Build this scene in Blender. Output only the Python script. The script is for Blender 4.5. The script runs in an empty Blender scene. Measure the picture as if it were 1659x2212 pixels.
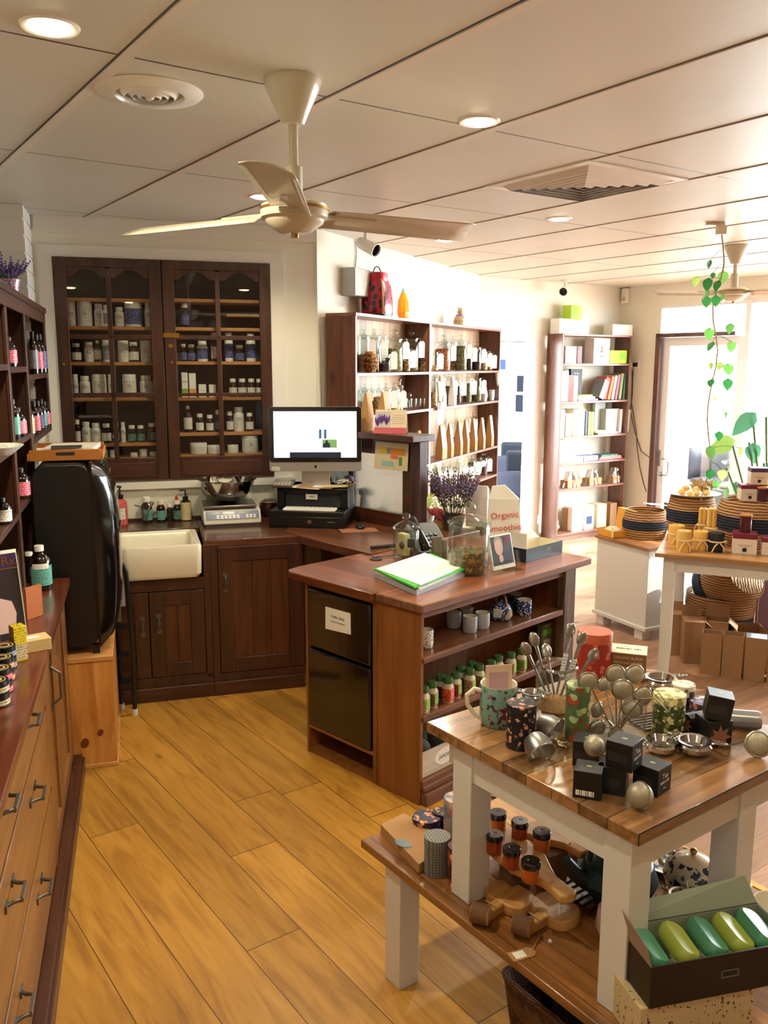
import bpy, math, random
from mathutils import Vector, Matrix, Euler
random.seed(7)
PI=math.pi; R=math.radians
sc=bpy.context.scene; COL=sc.collection
# ------------------------------------------------------------ camera
F_PX=1855.74; PITCH=R(9.747); ROLL=R(.065); EYE=1.70; CEIL=2.468
cp,sp=math.cos(PITCH),math.sin(PITCH); cr,sr=math.cos(ROLL),math.sin(ROLL)
_M=Matrix(((cr,-sr,0),(sr,cr,0),(0,0,1)))@Matrix(((1,0,0),(0,-sp,-cp),(0,cp,-sp)))
_cam=bpy.data.cameras.new('camera'); cam=bpy.data.objects.new('camera',_cam); COL.objects.link(cam)
_cam.sensor_fit='VERTICAL'; _cam.sensor_height=36; _cam.sensor_width=27; _cam.lens=F_PX/2212*36
_cam.clip_start=.05; _cam.clip_end=200
cam.matrix_world=Matrix.Translation((0,0,EYE))@Matrix((_M[0],-_M[1],-_M[2])).transposed().to_4x4()
sc.camera=cam
try: sc.cycles.transparent_max_bounces=48
except Exception: pass
def ray(px,py): return _M.transposed()@Vector(((px-829.5)/F_PX,(py-1106)/F_PX,1))
def W(px,py,z): d=ray(px,py)*((z-EYE)/ray(px,py).z); return Vector((d.x,d.y,z))
class Frame:            # local frame on the floor: x along azimuth a, y to its left (away), z up
    def __init__(s,o,a):
        s.o=Vector((o[0],o[1])); s.a=R(a); s.rz=PI/2-s.a
        s.x=Vector((math.sin(s.a),math.cos(s.a))); s.y=Vector((-math.cos(s.a),math.sin(s.a)))
    def loc(s,p): d=Vector((p[0],p[1]))-s.o; return (d.dot(s.x),d.dot(s.y))
    def w(s,x,y,z=0): p=s.o+s.x*x+s.y*y; return Vector((p.x,p.y,z))
    def X(s,px,py,y):   # point on the plane y=const -> (x,z)
        d=ray(px,py); d2=Vector((d.x,d.y)); t=(y+s.o.dot(s.y))/d2.dot(s.y); return ((d2*t-s.o).dot(s.x),EYE+d.z*t)
    def Y(s,px,py,x):   # point on the plane x=const -> (y,z)
        d=ray(px,py); d2=Vector((d.x,d.y)); t=(x+s.o.dot(s.x))/d2.dot(s.x); return ((d2*t-s.o).dot(s.y),EYE+d.z*t)
    def Z(s,px,py,z): return s.loc(W(px,py,z))
S=Frame((-.397,5.105),74); K=Frame((.143,3.117),45.2); D=Frame((-.140,5.143),25.3)
G=Frame((2.42,8.981),54); T=Frame((.491,1.523),54); E=Frame((2.42,8.981),144)
B=Frame((1.66,8.15),56); T2=Frame((1.46,4.48),114); CB=Frame((1.412,5.568),153)
# ------------------------------------------------------------ materials
def lin(c):
    return tuple(((v/255)/12.92 if v/255<=.04045 else ((v/255+.055)/1.055)**2.4) for v in c)
MATS={}
def _new(name):
    m=bpy.data.materials.new(name); m.use_nodes=True; nt=m.node_tree
    return m,nt,nt.nodes['Principled BSDF']
def mat(name,c,rough=.5,metal=0,**kw):
    if name in MATS: return MATS[name]
    m,nt,b=_new(name); MATS[name]=m
    c=lin(c) if max(c)>1 else c
    b.inputs['Base Color'].default_value=(*c,1); b.inputs['Roughness'].default_value=rough; b.inputs['Metallic'].default_value=metal
    for k,v in kw.items():
        if k=='coat': b.inputs['Coat Weight'].default_value=v; b.inputs['Coat Roughness'].default_value=.08
        if k=='trans': b.inputs['Transmission Weight'].default_value=v
        if k=='ior': b.inputs['IOR'].default_value=v
        if k=='emit': b.inputs['Emission Color'].default_value=(*c,1); b.inputs['Emission Strength'].default_value=v
        if k=='sheen': b.inputs['Sheen Weight'].default_value=v
        if k=='noise':   # gentle surface mottling: (scale, amount)
            tc=nt.nodes.new('ShaderNodeTexCoord'); n=nt.nodes.new('ShaderNodeTexNoise'); n.inputs['Scale'].default_value=v[0]; n.inputs['Detail'].default_value=4
            mx=nt.nodes.new('ShaderNodeMix'); mx.data_type='RGBA'; mx.inputs['A'].default_value=(*[x*(1-v[1]) for x in c],1); mx.inputs['B'].default_value=(*[min(1,x*(1+v[1])) for x in c],1)
            nt.links.new(tc.outputs['Object'],n.inputs['Vector']); nt.links.new(n.outputs['Fac'],mx.inputs['Factor']); nt.links.new(mx.outputs['Result'],b.inputs['Base Color'])
        if k=='bump':
            tc=nt.nodes.new('ShaderNodeTexCoord'); n=nt.nodes.new('ShaderNodeTexNoise'); n.inputs['Scale'].default_value=v[0]
            bp=nt.nodes.new('ShaderNodeBump'); bp.inputs['Strength'].default_value=v[1]; bp.inputs['Distance'].default_value=.004
            nt.links.new(tc.outputs['Object'],n.inputs['Vector']); nt.links.new(n.outputs['Fac'],bp.inputs['Height']); nt.links.new(bp.outputs['Normal'],b.inputs['Normal'])
    return m
def ramp(nt,stops,mode='LINEAR'):
    r=nt.nodes.new('ShaderNodeValToRGB'); cr_=r.color_ramp; cr_.interpolation=mode
    while len(cr_.elements)<len(stops): cr_.elements.new(.5)
    for e,(p,c) in zip(cr_.elements,stops): e.position=p; e.color=(*(lin(c) if max(c)>1 else c),1)
    return r
def wood(name,c1,c2,c3=None,rough=.4,axis='x',scale=1.0,coat=0,knots=False,boards=0,bump=.15):
    """grain runs along axis in the thing's own coordinates; boards = board width across the grain"""
    if name in MATS: return MATS[name]
    m,nt,b=_new(name); MATS[name]=m; N=nt.nodes; Lk=nt.links
    tc=N.new('ShaderNodeTexCoord'); mp=N.new('ShaderNodeMapping')
    s={'x':(1.2,14,14),'y':(14,1.2,14),'z':(14,14,1.2)}[axis]; mp.inputs['Scale'].default_value=[v*scale for v in s]
    Lk.new(tc.outputs['Object'],mp.inputs['Vector'])
    n=N.new('ShaderNodeTexNoise'); n.inputs['Scale'].default_value=1.6; n.inputs['Detail'].default_value=8; n.inputs['Distortion'].default_value=.7; n.inputs['Roughness'].default_value=.62
    Lk.new(mp.outputs['Vector'],n.inputs['Vector'])
    r=ramp(nt,[(.28,c1),(.55,c2),(.78,c3 or c2)]); Lk.new(n.outputs['Fac'],r.inputs['Fac']); col=r.outputs['Color']
    if boards:
        sx=N.new('ShaderNodeSeparateXYZ'); Lk.new(tc.outputs['Object'],sx.inputs['Vector'])
        ax={'x':'Y','y':'X','z':'X'}[axis]
        d=N.new('ShaderNodeMath'); d.operation='DIVIDE'; Lk.new(sx.outputs[ax],d.inputs[0]); d.inputs[1].default_value=boards
        fl=N.new('ShaderNodeMath'); fl.operation='FLOOR'; Lk.new(d.outputs[0],fl.inputs[0])
        wn=N.new('ShaderNodeTexWhiteNoise'); wn.noise_dimensions='1D'; Lk.new(fl.outputs[0],wn.inputs['W'])
        mr=N.new('ShaderNodeMapRange'); mr.inputs['To Min'].default_value=.55; mr.inputs['To Max'].default_value=1.25; Lk.new(wn.outputs['Value'],mr.inputs['Value'])
        fr=N.new('ShaderNodeMath'); fr.operation='FRACT'; Lk.new(d.outputs[0],fr.inputs[0])
        gp=N.new('ShaderNodeMath'); gp.operation='GREATER_THAN'; Lk.new(fr.outputs[0],gp.inputs[0]); gp.inputs[1].default_value=.02
        mu=N.new('ShaderNodeMath'); mu.operation='MULTIPLY'; Lk.new(mr.outputs[0],mu.inputs[0]); Lk.new(gp.outputs[0],mu.inputs[1])
        vm=N.new('ShaderNodeVectorMath'); vm.operation='SCALE'; Lk.new(col,vm.inputs[0]); Lk.new(mu.outputs[0],vm.inputs['Scale']); col=vm.outputs[0]
    if knots:
        v=N.new('ShaderNodeTexVoronoi'); v.inputs['Scale'].default_value=3.1; mp2=N.new('ShaderNodeMapping')
        mp2.inputs['Scale'].default_value={'x':(.6,1.3,1.3),'y':(1.3,.6,1.3),'z':(1.3,1.3,.6)}[axis]; Lk.new(tc.outputs['Object'],mp2.inputs['Vector']); Lk.new(mp2.outputs['Vector'],v.inputs['Vector'])
        rk=ramp(nt,[(.05,(0,0,0)),(.13,(1.,1.,1.))]); Lk.new(v.outputs['Distance'],rk.inputs['Fac'])
        mx=N.new('ShaderNodeMix'); mx.data_type='RGBA'; mx.inputs['A'].default_value=(*[x*.6 for x in lin(c1)],1); Lk.new(rk.outputs['Color'],mx.inputs['Factor']); Lk.new(col,mx.inputs['B']); col=mx.outputs['Result']
    Lk.new(col,b.inputs['Base Color']); b.inputs['Roughness'].default_value=rough
    if coat: b.inputs['Coat Weight'].default_value=coat; b.inputs['Coat Roughness'].default_value=.12
    if bump:
        bp=N.new('ShaderNodeBump'); bp.inputs['Strength'].default_value=bump; bp.inputs['Distance'].default_value=.002; Lk.new(n.outputs['Fac'],bp.inputs['Height']); Lk.new(bp.outputs['Normal'],b.inputs['Normal'])
    return m
def pattern(name,base,cols,scale=30,thr=.35,rough=.5,kind='F1',dist=.0,lines=None,metal=0):
    """coloured blotches (flowers, leaves) scattered over a base colour"""
    if name in MATS: return MATS[name]
    m,nt,b=_new(name); MATS[name]=m; N=nt.nodes; Lk=nt.links
    tc=N.new('ShaderNodeTexCoord'); src=tc.outputs['Object']
    if dist:
        n=N.new('ShaderNodeTexNoise'); n.inputs['Scale'].default_value=scale*1.3; Lk.new(src,n.inputs['Vector'])
        vm=N.new('ShaderNodeVectorMath'); vm.operation='MULTIPLY_ADD'; Lk.new(n.outputs['Color'],vm.inputs[0]); vm.inputs[1].default_value=[dist/scale]*3; Lk.new(src,vm.inputs[2]); src=vm.outputs[0]
    v=N.new('ShaderNodeTexVoronoi'); v.inputs['Scale'].default_value=scale; v.feature=kind; Lk.new(src,v.inputs['Vector'])
    sx=N.new('ShaderNodeSeparateColor'); Lk.new(v.outputs['Color'],sx.inputs['Color'])
    k=len(cols); rc=ramp(nt,[(i/k,c) for i,c in enumerate(cols)],'CONSTANT'); Lk.new(sx.outputs['Red'],rc.inputs['Fac'])
    rm=ramp(nt,[(0,(1.,1.,1.)),(thr,(0,0,0))],'CONSTANT'); Lk.new(v.outputs['Distance'],rm.inputs['Fac'])
    mx=N.new('ShaderNodeMix'); mx.data_type='RGBA'; mx.inputs['A'].default_value=(*lin(base),1); Lk.new(rc.outputs['Color'],mx.inputs['B']); Lk.new(rm.outputs['Color'],mx.inputs['Factor'])
    Lk.new(mx.outputs['Result'],b.inputs['Base Color']); b.inputs['Roughness'].default_value=rough; b.inputs['Metallic'].default_value=metal
    return m
def stripes(name,c1,c2,scale=60,axis='z',rough=.8,dist=2,bump=.6,cross=None):
    """coiled rope, ribs or a woven grid"""
    if name in MATS: return MATS[name]
    m,nt,b=_new(name); MATS[name]=m; N=nt.nodes; Lk=nt.links
    tc=N.new('ShaderNodeTexCoord')
    w=N.new('ShaderNodeTexWave'); w.bands_direction=axis.upper(); w.inputs['Scale'].default_value=scale; w.inputs['Distortion'].default_value=dist; w.inputs['Detail'].default_value=3; w.inputs['Detail Scale'].default_value=1.5
    Lk.new(tc.outputs['Object'],w.inputs['Vector']); fac=w.outputs['Fac']
    if cross:
        w2=N.new('ShaderNodeTexWave'); w2.bands_direction=cross.upper(); w2.inputs['Scale'].default_value=scale; w2.inputs['Distortion'].default_value=dist; Lk.new(tc.outputs['Object'],w2.inputs['Vector'])
        mu=N.new('ShaderNodeMath'); mu.operation='MINIMUM'; Lk.new(fac,mu.inputs[0]); Lk.new(w2.outputs['Fac'],mu.inputs[1]); fac=mu.outputs[0]
    r=ramp(nt,[(.1,c1),(.6,c2)]); Lk.new(fac,r.inputs['Fac']); Lk.new(r.outputs['Color'],b.inputs['Base Color']); b.inputs['Roughness'].default_value=rough
    if bump:
        bp=N.new('ShaderNodeBump'); bp.inputs['Strength'].default_value=bump; bp.inputs['Distance'].default_value=.004; Lk.new(fac,bp.inputs['Height']); Lk.new(bp.outputs['Normal'],b.inputs['Normal'])
    return m
def glassmat(name,c=(235,245,240),a=.22,rough=.03):
    """thin clear glass: mostly lets light straight through, with glossy reflections"""
    if name in MATS: return MATS[name]
    m=bpy.data.materials.new(name); m.use_nodes=True; nt=m.node_tree; N=nt.nodes; Lk=nt.links; MATS[name]=m
    for n in list(N): N.remove(n)
    o=N.new('ShaderNodeOutputMaterial'); t=N.new('ShaderNodeBsdfTransparent'); g=N.new('ShaderNodeBsdfGlossy'); g.inputs['Roughness'].default_value=rough
    t.inputs['Color'].default_value=(*lin(c),1); fr=N.new('ShaderNodeLayerWeight'); fr.inputs['Blend'].default_value=.5
    pw=N.new('ShaderNodeMath'); pw.operation='POWER'; Lk.new(fr.outputs['Facing'],pw.inputs[0]); pw.inputs[1].default_value=3.5
    ad=N.new('ShaderNodeMath'); ad.operation='MULTIPLY_ADD'; ad.use_clamp=True; Lk.new(pw.outputs[0],ad.inputs[0]); ad.inputs[1].default_value=.55; ad.inputs[2].default_value=a
    mx=N.new('ShaderNodeMixShader'); Lk.new(ad.outputs[0],mx.inputs[0]); Lk.new(t.outputs[0],mx.inputs[1]); Lk.new(g.outputs[0],mx.inputs[2]); Lk.new(mx.outputs[0],o.inputs['Surface'])
    return m
# ------------------------------------------------------------ shapes: each returns (verts, faces)
def box(x0,x1,y0,y1,z0,z1):
    v=[(x,y,z) for z in (z0,z1) for y in (y0,y1) for x in (x0,x1)]
    return v,[(0,2,3,1),(4,5,7,6),(0,1,5,4),(2,6,7,3),(0,4,6,2),(1,3,7,5)]
def cbox(cx,cy,cz,sx,sy,sz): return box(cx-sx/2,cx+sx/2,cy-sy/2,cy+sy/2,cz-sz/2,cz+sz/2)
def lathe(prof,seg=24,c=(0,0,0),sx=1,sy=1):
    v=[];f=[];rings=[]
    for r,z in prof:
        if r<1e-6: rings.append([len(v)]); v.append((c[0],c[1],c[2]+z))
        else:
            rings.append(list(range(len(v),len(v)+seg)))
            v+=[(c[0]+sx*r*math.cos(2*PI*i/seg),c[1]+sy*r*math.sin(2*PI*i/seg),c[2]+z) for i in range(seg)]
    for a,b in zip(rings,rings[1:]):
        for i in range(seg):
            j=(i+1)%seg
            if len(a)==1 and len(b)==1: continue
            if len(a)==1: f.append((a[0],b[j],b[i]))
            elif len(b)==1: f.append((a[i],a[j],b[0]))
            else: f.append((a[i],a[j],b[j],b[i]))
    return v,f
def cyl(r,z0,z1,seg=20,c=(0,0),r2=None):
    r2=r if r2 is None else r2
    return lathe([(0,z0),(r,z0),(r2,z1),(0,z1)],seg,(c[0],c[1],0))
def ball(r,c=(0,0,0),seg=16,n=10,sz=1): return lathe([(max(0,r*math.sin(PI*i/n)),-r*sz*math.cos(PI*i/n)) for i in range(n+1)],seg,c)
def tube(pts,r,seg=8,closed=False,rs=None):
    pts=[Vector(p) for p in pts]; n=len(pts); v=[];f=[]; up=None
    for i,p in enumerate(pts):
        if closed: d=pts[(i+1)%n]-pts[i-1]
        else: d=pts[min(i+1,n-1)]-pts[max(i-1,0)]
        d.normalize()
        if up is None: up=d.orthogonal().normalized()
        up=(up-d*up.dot(d)); up=up.normalized() if up.length>1e-6 else d.orthogonal().normalized()
        s=d.cross(up); rr=rs[i] if rs else r
        for k in range(seg):
            a=2*PI*k/seg; q=p+(up*math.cos(a)+s*math.sin(a))*rr; v.append(tuple(q))
    for i in range(n if closed else n-1):
        j=(i+1)%n
        for k in range(seg): f.append((i*seg+k,i*seg+(k+1)%seg,j*seg+(k+1)%seg,j*seg+k))
    if not closed: f.append(tuple(reversed(range(seg)))); f.append(tuple(range((n-1)*seg,n*seg)))
    return v,f
def prism(poly,a0,a1,axis='z'):
    """extrude a 2-D outline; axis z: (x,y), y: (x,z), x: (y,z)"""
    def P3(p,a): return {'z':(p[0],p[1],a),'y':(p[0],a,p[1]),'x':(a,p[0],p[1])}[axis]
    n=len(poly); v=[P3(p,a0) for p in poly]+[P3(p,a1) for p in poly]
    f=[tuple(reversed(range(n))),tuple(range(n,2*n))]+[(i,(i+1)%n,n+(i+1)%n,n+i) for i in range(n)]
    return v,f
def rrect(w,h,r,n=4,cx=0,cy=0):
    out=[]
    for sx,sy,a0 in ((1,1,0),(-1,1,90),(-1,-1,180),(1,-1,270)):
        for i in range(n+1):
            a=R(a0+90*i/n); out.append((cx+sx*(w/2-r)+r*math.cos(a),cy+sy*(h/2-r)+r*math.sin(a)))
    return out
def arc(cx,cz,r,a0,a1,n=12,y=0,pl='xz'):
    o=[]
    for i in range(n+1):
        a=R(a0+(a1-a0)*i/n); p=(cx+r*math.cos(a),cz+r*math.sin(a)); o.append((p[0],y,p[1]) if pl=='xz' else ((p[0],p[1],y) if pl=='xy' else (y,p[0],p[1])))
    return o
def xf(sh,loc=(0,0,0),rot=(0,0,0),s=1):
    M=Matrix.Translation(loc)@Euler(rot).to_matrix().to_4x4()@(Matrix.Scale(s,4) if not hasattr(s,'__len__') else Matrix.Diagonal((*s,1)))
    return [tuple(M@Vector(p)) for p in sh[0]],sh[1]
def surf(fn,nu,nv,closeu=False):
    v=[fn(i/(nu if closeu else nu-1),j/(nv-1)) for j in range(nv) for i in range(nu)]
    f=[(j*nu+i,j*nu+(i+1)%nu,(j+1)*nu+(i+1)%nu,(j+1)*nu+i) for j in range(nv-1) for i in range(nu if closeu else nu-1)]
    return v,f
def mesh(name,shapes,mats,smooth=False):
    """shapes: list of shapes, or of (shape, material index)"""
    V=[];Fc=[];mi=[]
    for s in shapes:
        k=0
        if isinstance(s[1],int): s,k=s
        o=len(V); V+=s[0]; Fc+=[tuple(i+o for i in q) for q in s[1]]; mi+=[k]*len(s[1])
    me=bpy.data.meshes.new(name); me.from_pydata(V,[],Fc); me.update()
    import bmesh; bm=bmesh.new(); bm.from_mesh(me); bmesh.ops.recalc_face_normals(bm,faces=bm.faces); bm.to_mesh(me); bm.free()
    for m in (mats if isinstance(mats,(list,tuple)) else [mats]): me.materials.append(m)
    if any(mi): me.polygons.foreach_set('material_index',mi)
    if smooth:
        me.polygons.foreach_set('use_smooth',[True]*len(me.polygons))
        try: me.set_sharp_from_angle(angle=R(38))
        except Exception: pass
    return me
def obj(name,mats,*shapes,parent=None,smooth=False,bev=0,label=None,loc=None,rot=None,wall=0,sub=0):
    o=bpy.data.objects.new(name,mesh(name,shapes,mats,smooth or bev>0)); COL.objects.link(o)
    if parent is not None: o.parent=parent
    if loc is not None: o.location=loc
    if rot is not None: o.rotation_euler=rot if hasattr(rot,'__len__') else (0,0,rot)
    if wall: md=o.modifiers.new('wall','SOLIDIFY'); md.thickness=wall; md.offset=0
    if bev: md=o.modifiers.new('bevel','BEVEL'); md.width=bev; md.segments=2; md.limit_method='ANGLE'; md.angle_limit=R(40)
    if sub: md=o.modifiers.new('sub','SUBSURF'); md.levels=sub; md.render_levels=sub
    if label: o['label']=label
    return o
def tag(o,label,cat,group=None,kind=None):
    if label: o['label']=label
    if cat: o['category']=cat
    if group: o['group']=group
    if kind: o['kind']=kind
    return o
def thing(name,label,cat,loc=(0,0,0),rz=0,group=None,rot=None,s=1):
    o=bpy.data.objects.new(name,None); o.empty_display_size=.05; COL.objects.link(o); o.location=loc; o.rotation_euler=rot or (0,0,rz); o.scale=(s,s,s)
    return tag(o,label,cat,group)
def struct(name,mats,*shapes,frame=None,**kw):
    o=obj(name,mats,*shapes,**kw); o['kind']='structure'
    if frame is not None: o.location=frame.w(0,0); o.rotation_euler=(0,0,frame.rz)
    return o
def kids(o): return [c for c in o.children]
def dup(root,loc,rz=None,label=None,group=None,s=None,mats=None):
    """copy a thing with its parts and their sub-parts; mats: {part name: material}"""
    def cp_(o,par):
        c=o.copy(); COL.objects.link(c)
        if par is not None: c.parent=par; c.matrix_parent_inverse=o.matrix_parent_inverse.copy()
        base=o.name.split('.')[0]
        if mats and base in mats:
            c.data=o.data.copy(); c.data.materials[0]=mats[base]
        for ch in kids(o): cp_(ch,c)
        return c
    r=cp_(root,None); r.location=loc
    if rz is not None: r.rotation_euler=(0,0,rz)
    if s is not None: r.scale=(s,s,s) if not hasattr(s,'__len__') else s
    if label: r['label']=label
    if group: r['group']=group
    return r
def text(s,size,m,parent,loc,rot=(PI/2,0,0),name='lettering',align='CENTER',ext=.0004,bold=0,sx=1):
    cu=bpy.data.curves.new(name,'FONT'); cu.body=s; cu.size=size; cu.align_x=align; cu.align_y='CENTER'; cu.extrude=ext; cu.offset=bold; cu.resolution_u=2
    t=bpy.data.objects.new(name,cu); COL.objects.link(t)
    me=bpy.data.meshes.new_from_object(t); bpy.data.objects.remove(t); bpy.data.curves.remove(cu)
    me.name=name; me.materials.clear(); me.materials.append(m)
    o=bpy.data.objects.new(name,me); COL.objects.link(o); o.parent=parent; o.location=loc; o.rotation_euler=rot; o.scale=(sx,1,1)
    return o
ORD=['leftmost','second from left','third from left','fourth from left','fifth from left','sixth from left','seventh from left','eighth from left','ninth from left','tenth from left','eleventh from left','twelfth from left']
def ordn(i,n): return 'rightmost' if i==n-1 and n>1 else ('only one' if n==1 else ORD[i])
# ============================================================ common materials
white_wall=mat('white_wall',(232,230,216),.7,noise=(2.5,.03)); ceil_m=mat('ceiling_panel',(226,219,208),.45,noise=(1.2,.02))
trim_m=mat('white_trim',(234,231,224),.45); gloss_white=mat('gloss_white',(238,236,230),.25)
dark_wood=wood('dark_wood',(40,19,11),(68,35,20),(84,45,26),.42,'z',coat=.2)
dark_wood_x=wood('dark_wood_x',(42,20,12),(72,37,21),(88,48,28),.42,'x',coat=.2)
dark_wood_y=wood('dark_wood_y',(42,20,12),(72,37,21),(88,48,28),.42,'y',coat=.2)
panel_wood=wood('panel_wood',(58,30,14),(86,46,23),(100,56,29),.42,'z',coat=.2)
top_wood=wood('counter_top_wood',(64,34,20),(102,60,38),(124,78,52),.3,'x',coat=.5,boards=.14)
top_wood_y=wood('desk_top_wood',(72,38,20),(116,68,40),(140,88,56),.3,'y',coat=.5)
edge_wood=wood('sawn_edge_wood',(74,42,28),(122,80,58),(146,102,78),.6,'x',bump=.6)
mid_wood=wood('counter_wood',(104,60,26),(134,82,38),(148,94,48),.42,'z',coat=.15)
mid_wood_x=wood('counter_shelf_wood',(86,48,24),(120,72,38),(138,86,50),.36,'x',coat=.4)
case_wood=wood('bookcase_wood',(70,38,26),(108,66,46),(128,84,62),.4,'z',coat=.2,knots=True)
case_wood_x=wood('bookcase_shelf_wood',(84,50,36),(124,80,60),(148,104,82),.4,'x',coat=.2)
lining_wood=wood('lining_boards',(150,116,84),(186,152,116),(200,170,136),.5,'z',boards=.09)
pine=wood('pine',(168,104,44),(206,144,74),(220,164,96),.4,'z',knots=True)
pine_x=wood('pine_end',(170,112,56),(206,150,88),(222,170,110),.45,'x')
honey=wood('honey_wood',(104,66,32),(138,92,48),(152,106,60),.38,'z',coat=.25)
honey_x=wood('honey_wood_along',(104,66,32),(138,92,48),(152,106,60),.38,'y',coat=.25)
table_wood=wood('table_top_wood',(92,62,36),(150,108,66),(176,136,90),.26,'x',coat=.6,boards=.075,scale=1.2)
oak_shelf=wood('cabinet_shelf_wood',(150,96,50),(192,134,78),(206,150,92),.45,'x')
table_paint=mat('white_table_paint',(216,215,210),.4,noise=(6,.03)); chrome=mat('chrome',(200,200,198),.12,1); steel=mat('brushed_steel',(170,168,162),.28,1)
pewter=mat('dull_metal',(120,118,112),.38,.9); black_pl=mat('black_plastic',(18,18,20),.4); black_gl=mat('gloss_black',(10,10,12),.12,coat=.6)
brass=mat('brass',(170,128,62),.3,.9); paper=mat('white_paper',(240,238,230),.7); cream=mat('cream_plastic',(226,216,190),.35)
kraft=mat('kraft_paper',(176,132,84),.8,noise=(8,.08)); string_m=mat('twine',(176,148,104),.9); ink=mat('ink_black',(30,28,30),.6); ink_grey=mat('ink_grey',(120,116,112),.7)
clear=glassmat('clear_glass',(250,252,251),.05); jar_glass=glassmat('jar_glass',(246,251,249),.07); pane_glass=glassmat('pane_glass',(250,252,252),.035,.01)
# ============================================================ floors
def plank_floor(name,c1,c2,c3,az,w,ln,phase,rough,gap=(70,44,16)):
    m,nt,b=_new(name); MATS[name]=m; N=nt.nodes; Lk=nt.links
    tc=N.new('ShaderNodeTexCoord'); mp=N.new('ShaderNodeMapping'); mp.vector_type='TEXTURE'
    mp.inputs['Rotation'].default_value=(0,0,PI/2-R(az)); Lk.new(tc.outputs['Object'],mp.inputs['Vector'])
    sx=N.new('ShaderNodeSeparateXYZ'); Lk.new(mp.outputs['Vector'],sx.inputs['Vector'])
    def mth(op,a,b_=None,c=None):
        n=N.new('ShaderNodeMath'); n.operation=op
        for i,q in enumerate((a,b_,c)):
            if q is None: continue
            if isinstance(q,(int,float)): n.inputs[i].default_value=q
            else: Lk.new(q,n.inputs[i])
        return n.outputs[0]
    row=mth('FLOOR',mth('DIVIDE',mth('SUBTRACT',sx.outputs['Y'],phase),w)); fy=mth('FRACT',mth('DIVIDE',mth('SUBTRACT',sx.outputs['Y'],phase),w))
    wn=N.new('ShaderNodeTexWhiteNoise'); wn.noise_dimensions='1D'; Lk.new(row,wn.inputs['W'])
    xs=mth('ADD',mth('DIVIDE',sx.outputs['X'],ln),mth('MULTIPLY',wn.outputs['Value'],7.3)); ci=mth('FLOOR',xs); fx=mth('FRACT',xs)
    cb=N.new('ShaderNodeCombineXYZ'); Lk.new(row,cb.inputs['X']); Lk.new(ci,cb.inputs['Y'])
    w2=N.new('ShaderNodeTexWhiteNoise'); w2.noise_dimensions='2D'; Lk.new(cb.outputs[0],w2.inputs['Vector'])
    gv=N.new('ShaderNodeCombineXYZ'); Lk.new(mth('ADD',mth('MULTIPLY',sx.outputs['X'],1.5),mth('MULTIPLY',w2.outputs['Value'],31)),gv.inputs['X']); Lk.new(mth('MULTIPLY',sx.outputs['Y'],13),gv.inputs['Y']); Lk.new(mth('MULTIPLY',w2.outputs['Value'],9),gv.inputs['Z'])
    n=N.new('ShaderNodeTexNoise'); n.inputs['Scale'].default_value=1.4; n.inputs['Detail'].default_value=7; n.inputs['Distortion'].default_value=1.4; n.inputs['Roughness'].default_value=.6; Lk.new(gv.outputs[0],n.inputs['Vector'])
    r=ramp(nt,[(.25,c1),(.5,c2),(.8,c3)]); Lk.new(n.outputs['Fac'],r.inputs['Fac'])
    tone=N.new('ShaderNodeMapRange'); tone.inputs['To Min'].default_value=.7; tone.inputs['To Max'].default_value=1.12; Lk.new(w2.outputs['Value'],tone.inputs['Value'])
    # knots
    kv=N.new('ShaderNodeTexVoronoi'); kv.inputs['Scale'].default_value=1; kc=N.new('ShaderNodeCombineXYZ'); Lk.new(mth('MULTIPLY',sx.outputs['X'],2.1),kc.inputs['X']); Lk.new(mth('MULTIPLY',sx.outputs['Y'],4.6),kc.inputs['Y']); Lk.new(kc.outputs[0],kv.inputs['Vector'])
    kr=ramp(nt,[(.02,(.35,.35,.35)),(.10,(1.,1.,1.))]); Lk.new(kv.outputs['Distance'],kr.inputs['Fac'])
    g=mth('MULTIPLY',mth('GREATER_THAN',fy,.014),mth('GREATER_THAN',fx,.0022))
    v=N.new('ShaderNodeVectorMath'); v.operation='SCALE'; Lk.new(r.outputs['Color'],v.inputs[0]); Lk.new(tone.outputs[0],v.inputs['Scale'])
    v2=N.new('ShaderNodeVectorMath'); v2.operation='MULTIPLY'; Lk.new(v.outputs[0],v2.inputs[0]); Lk.new(kr.outputs['Color'],v2.inputs[1])
    mx=N.new('ShaderNodeMix'); mx.data_type='RGBA'; mx.inputs['A'].default_value=(*lin(gap),1); Lk.new(v2.outputs[0],mx.inputs['B']); Lk.new(g,mx.inputs['Factor'])
    Lk.new(mx.outputs['Result'],b.inputs['Base Color']); b.inputs['Roughness'].default_value=rough
    bp=N.new('ShaderNodeBump'); bp.inputs['Strength'].default_value=.12; bp.inputs['Distance'].default_value=.002; Lk.new(n.outputs['Fac'],bp.inputs['Height']); Lk.new(bp.outputs['Normal'],b.inputs['Normal'])
    return m
oak_floor=plank_floor('oak_floor',(138,92,34),(182,130,50),(204,152,68),144,.1815,1.42,.644,.42)
red_floor=plank_floor('red_floor',(134,98,72),(164,126,98),(182,146,118),54,.12,1.1,.1,.3,(84,44,26))
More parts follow.
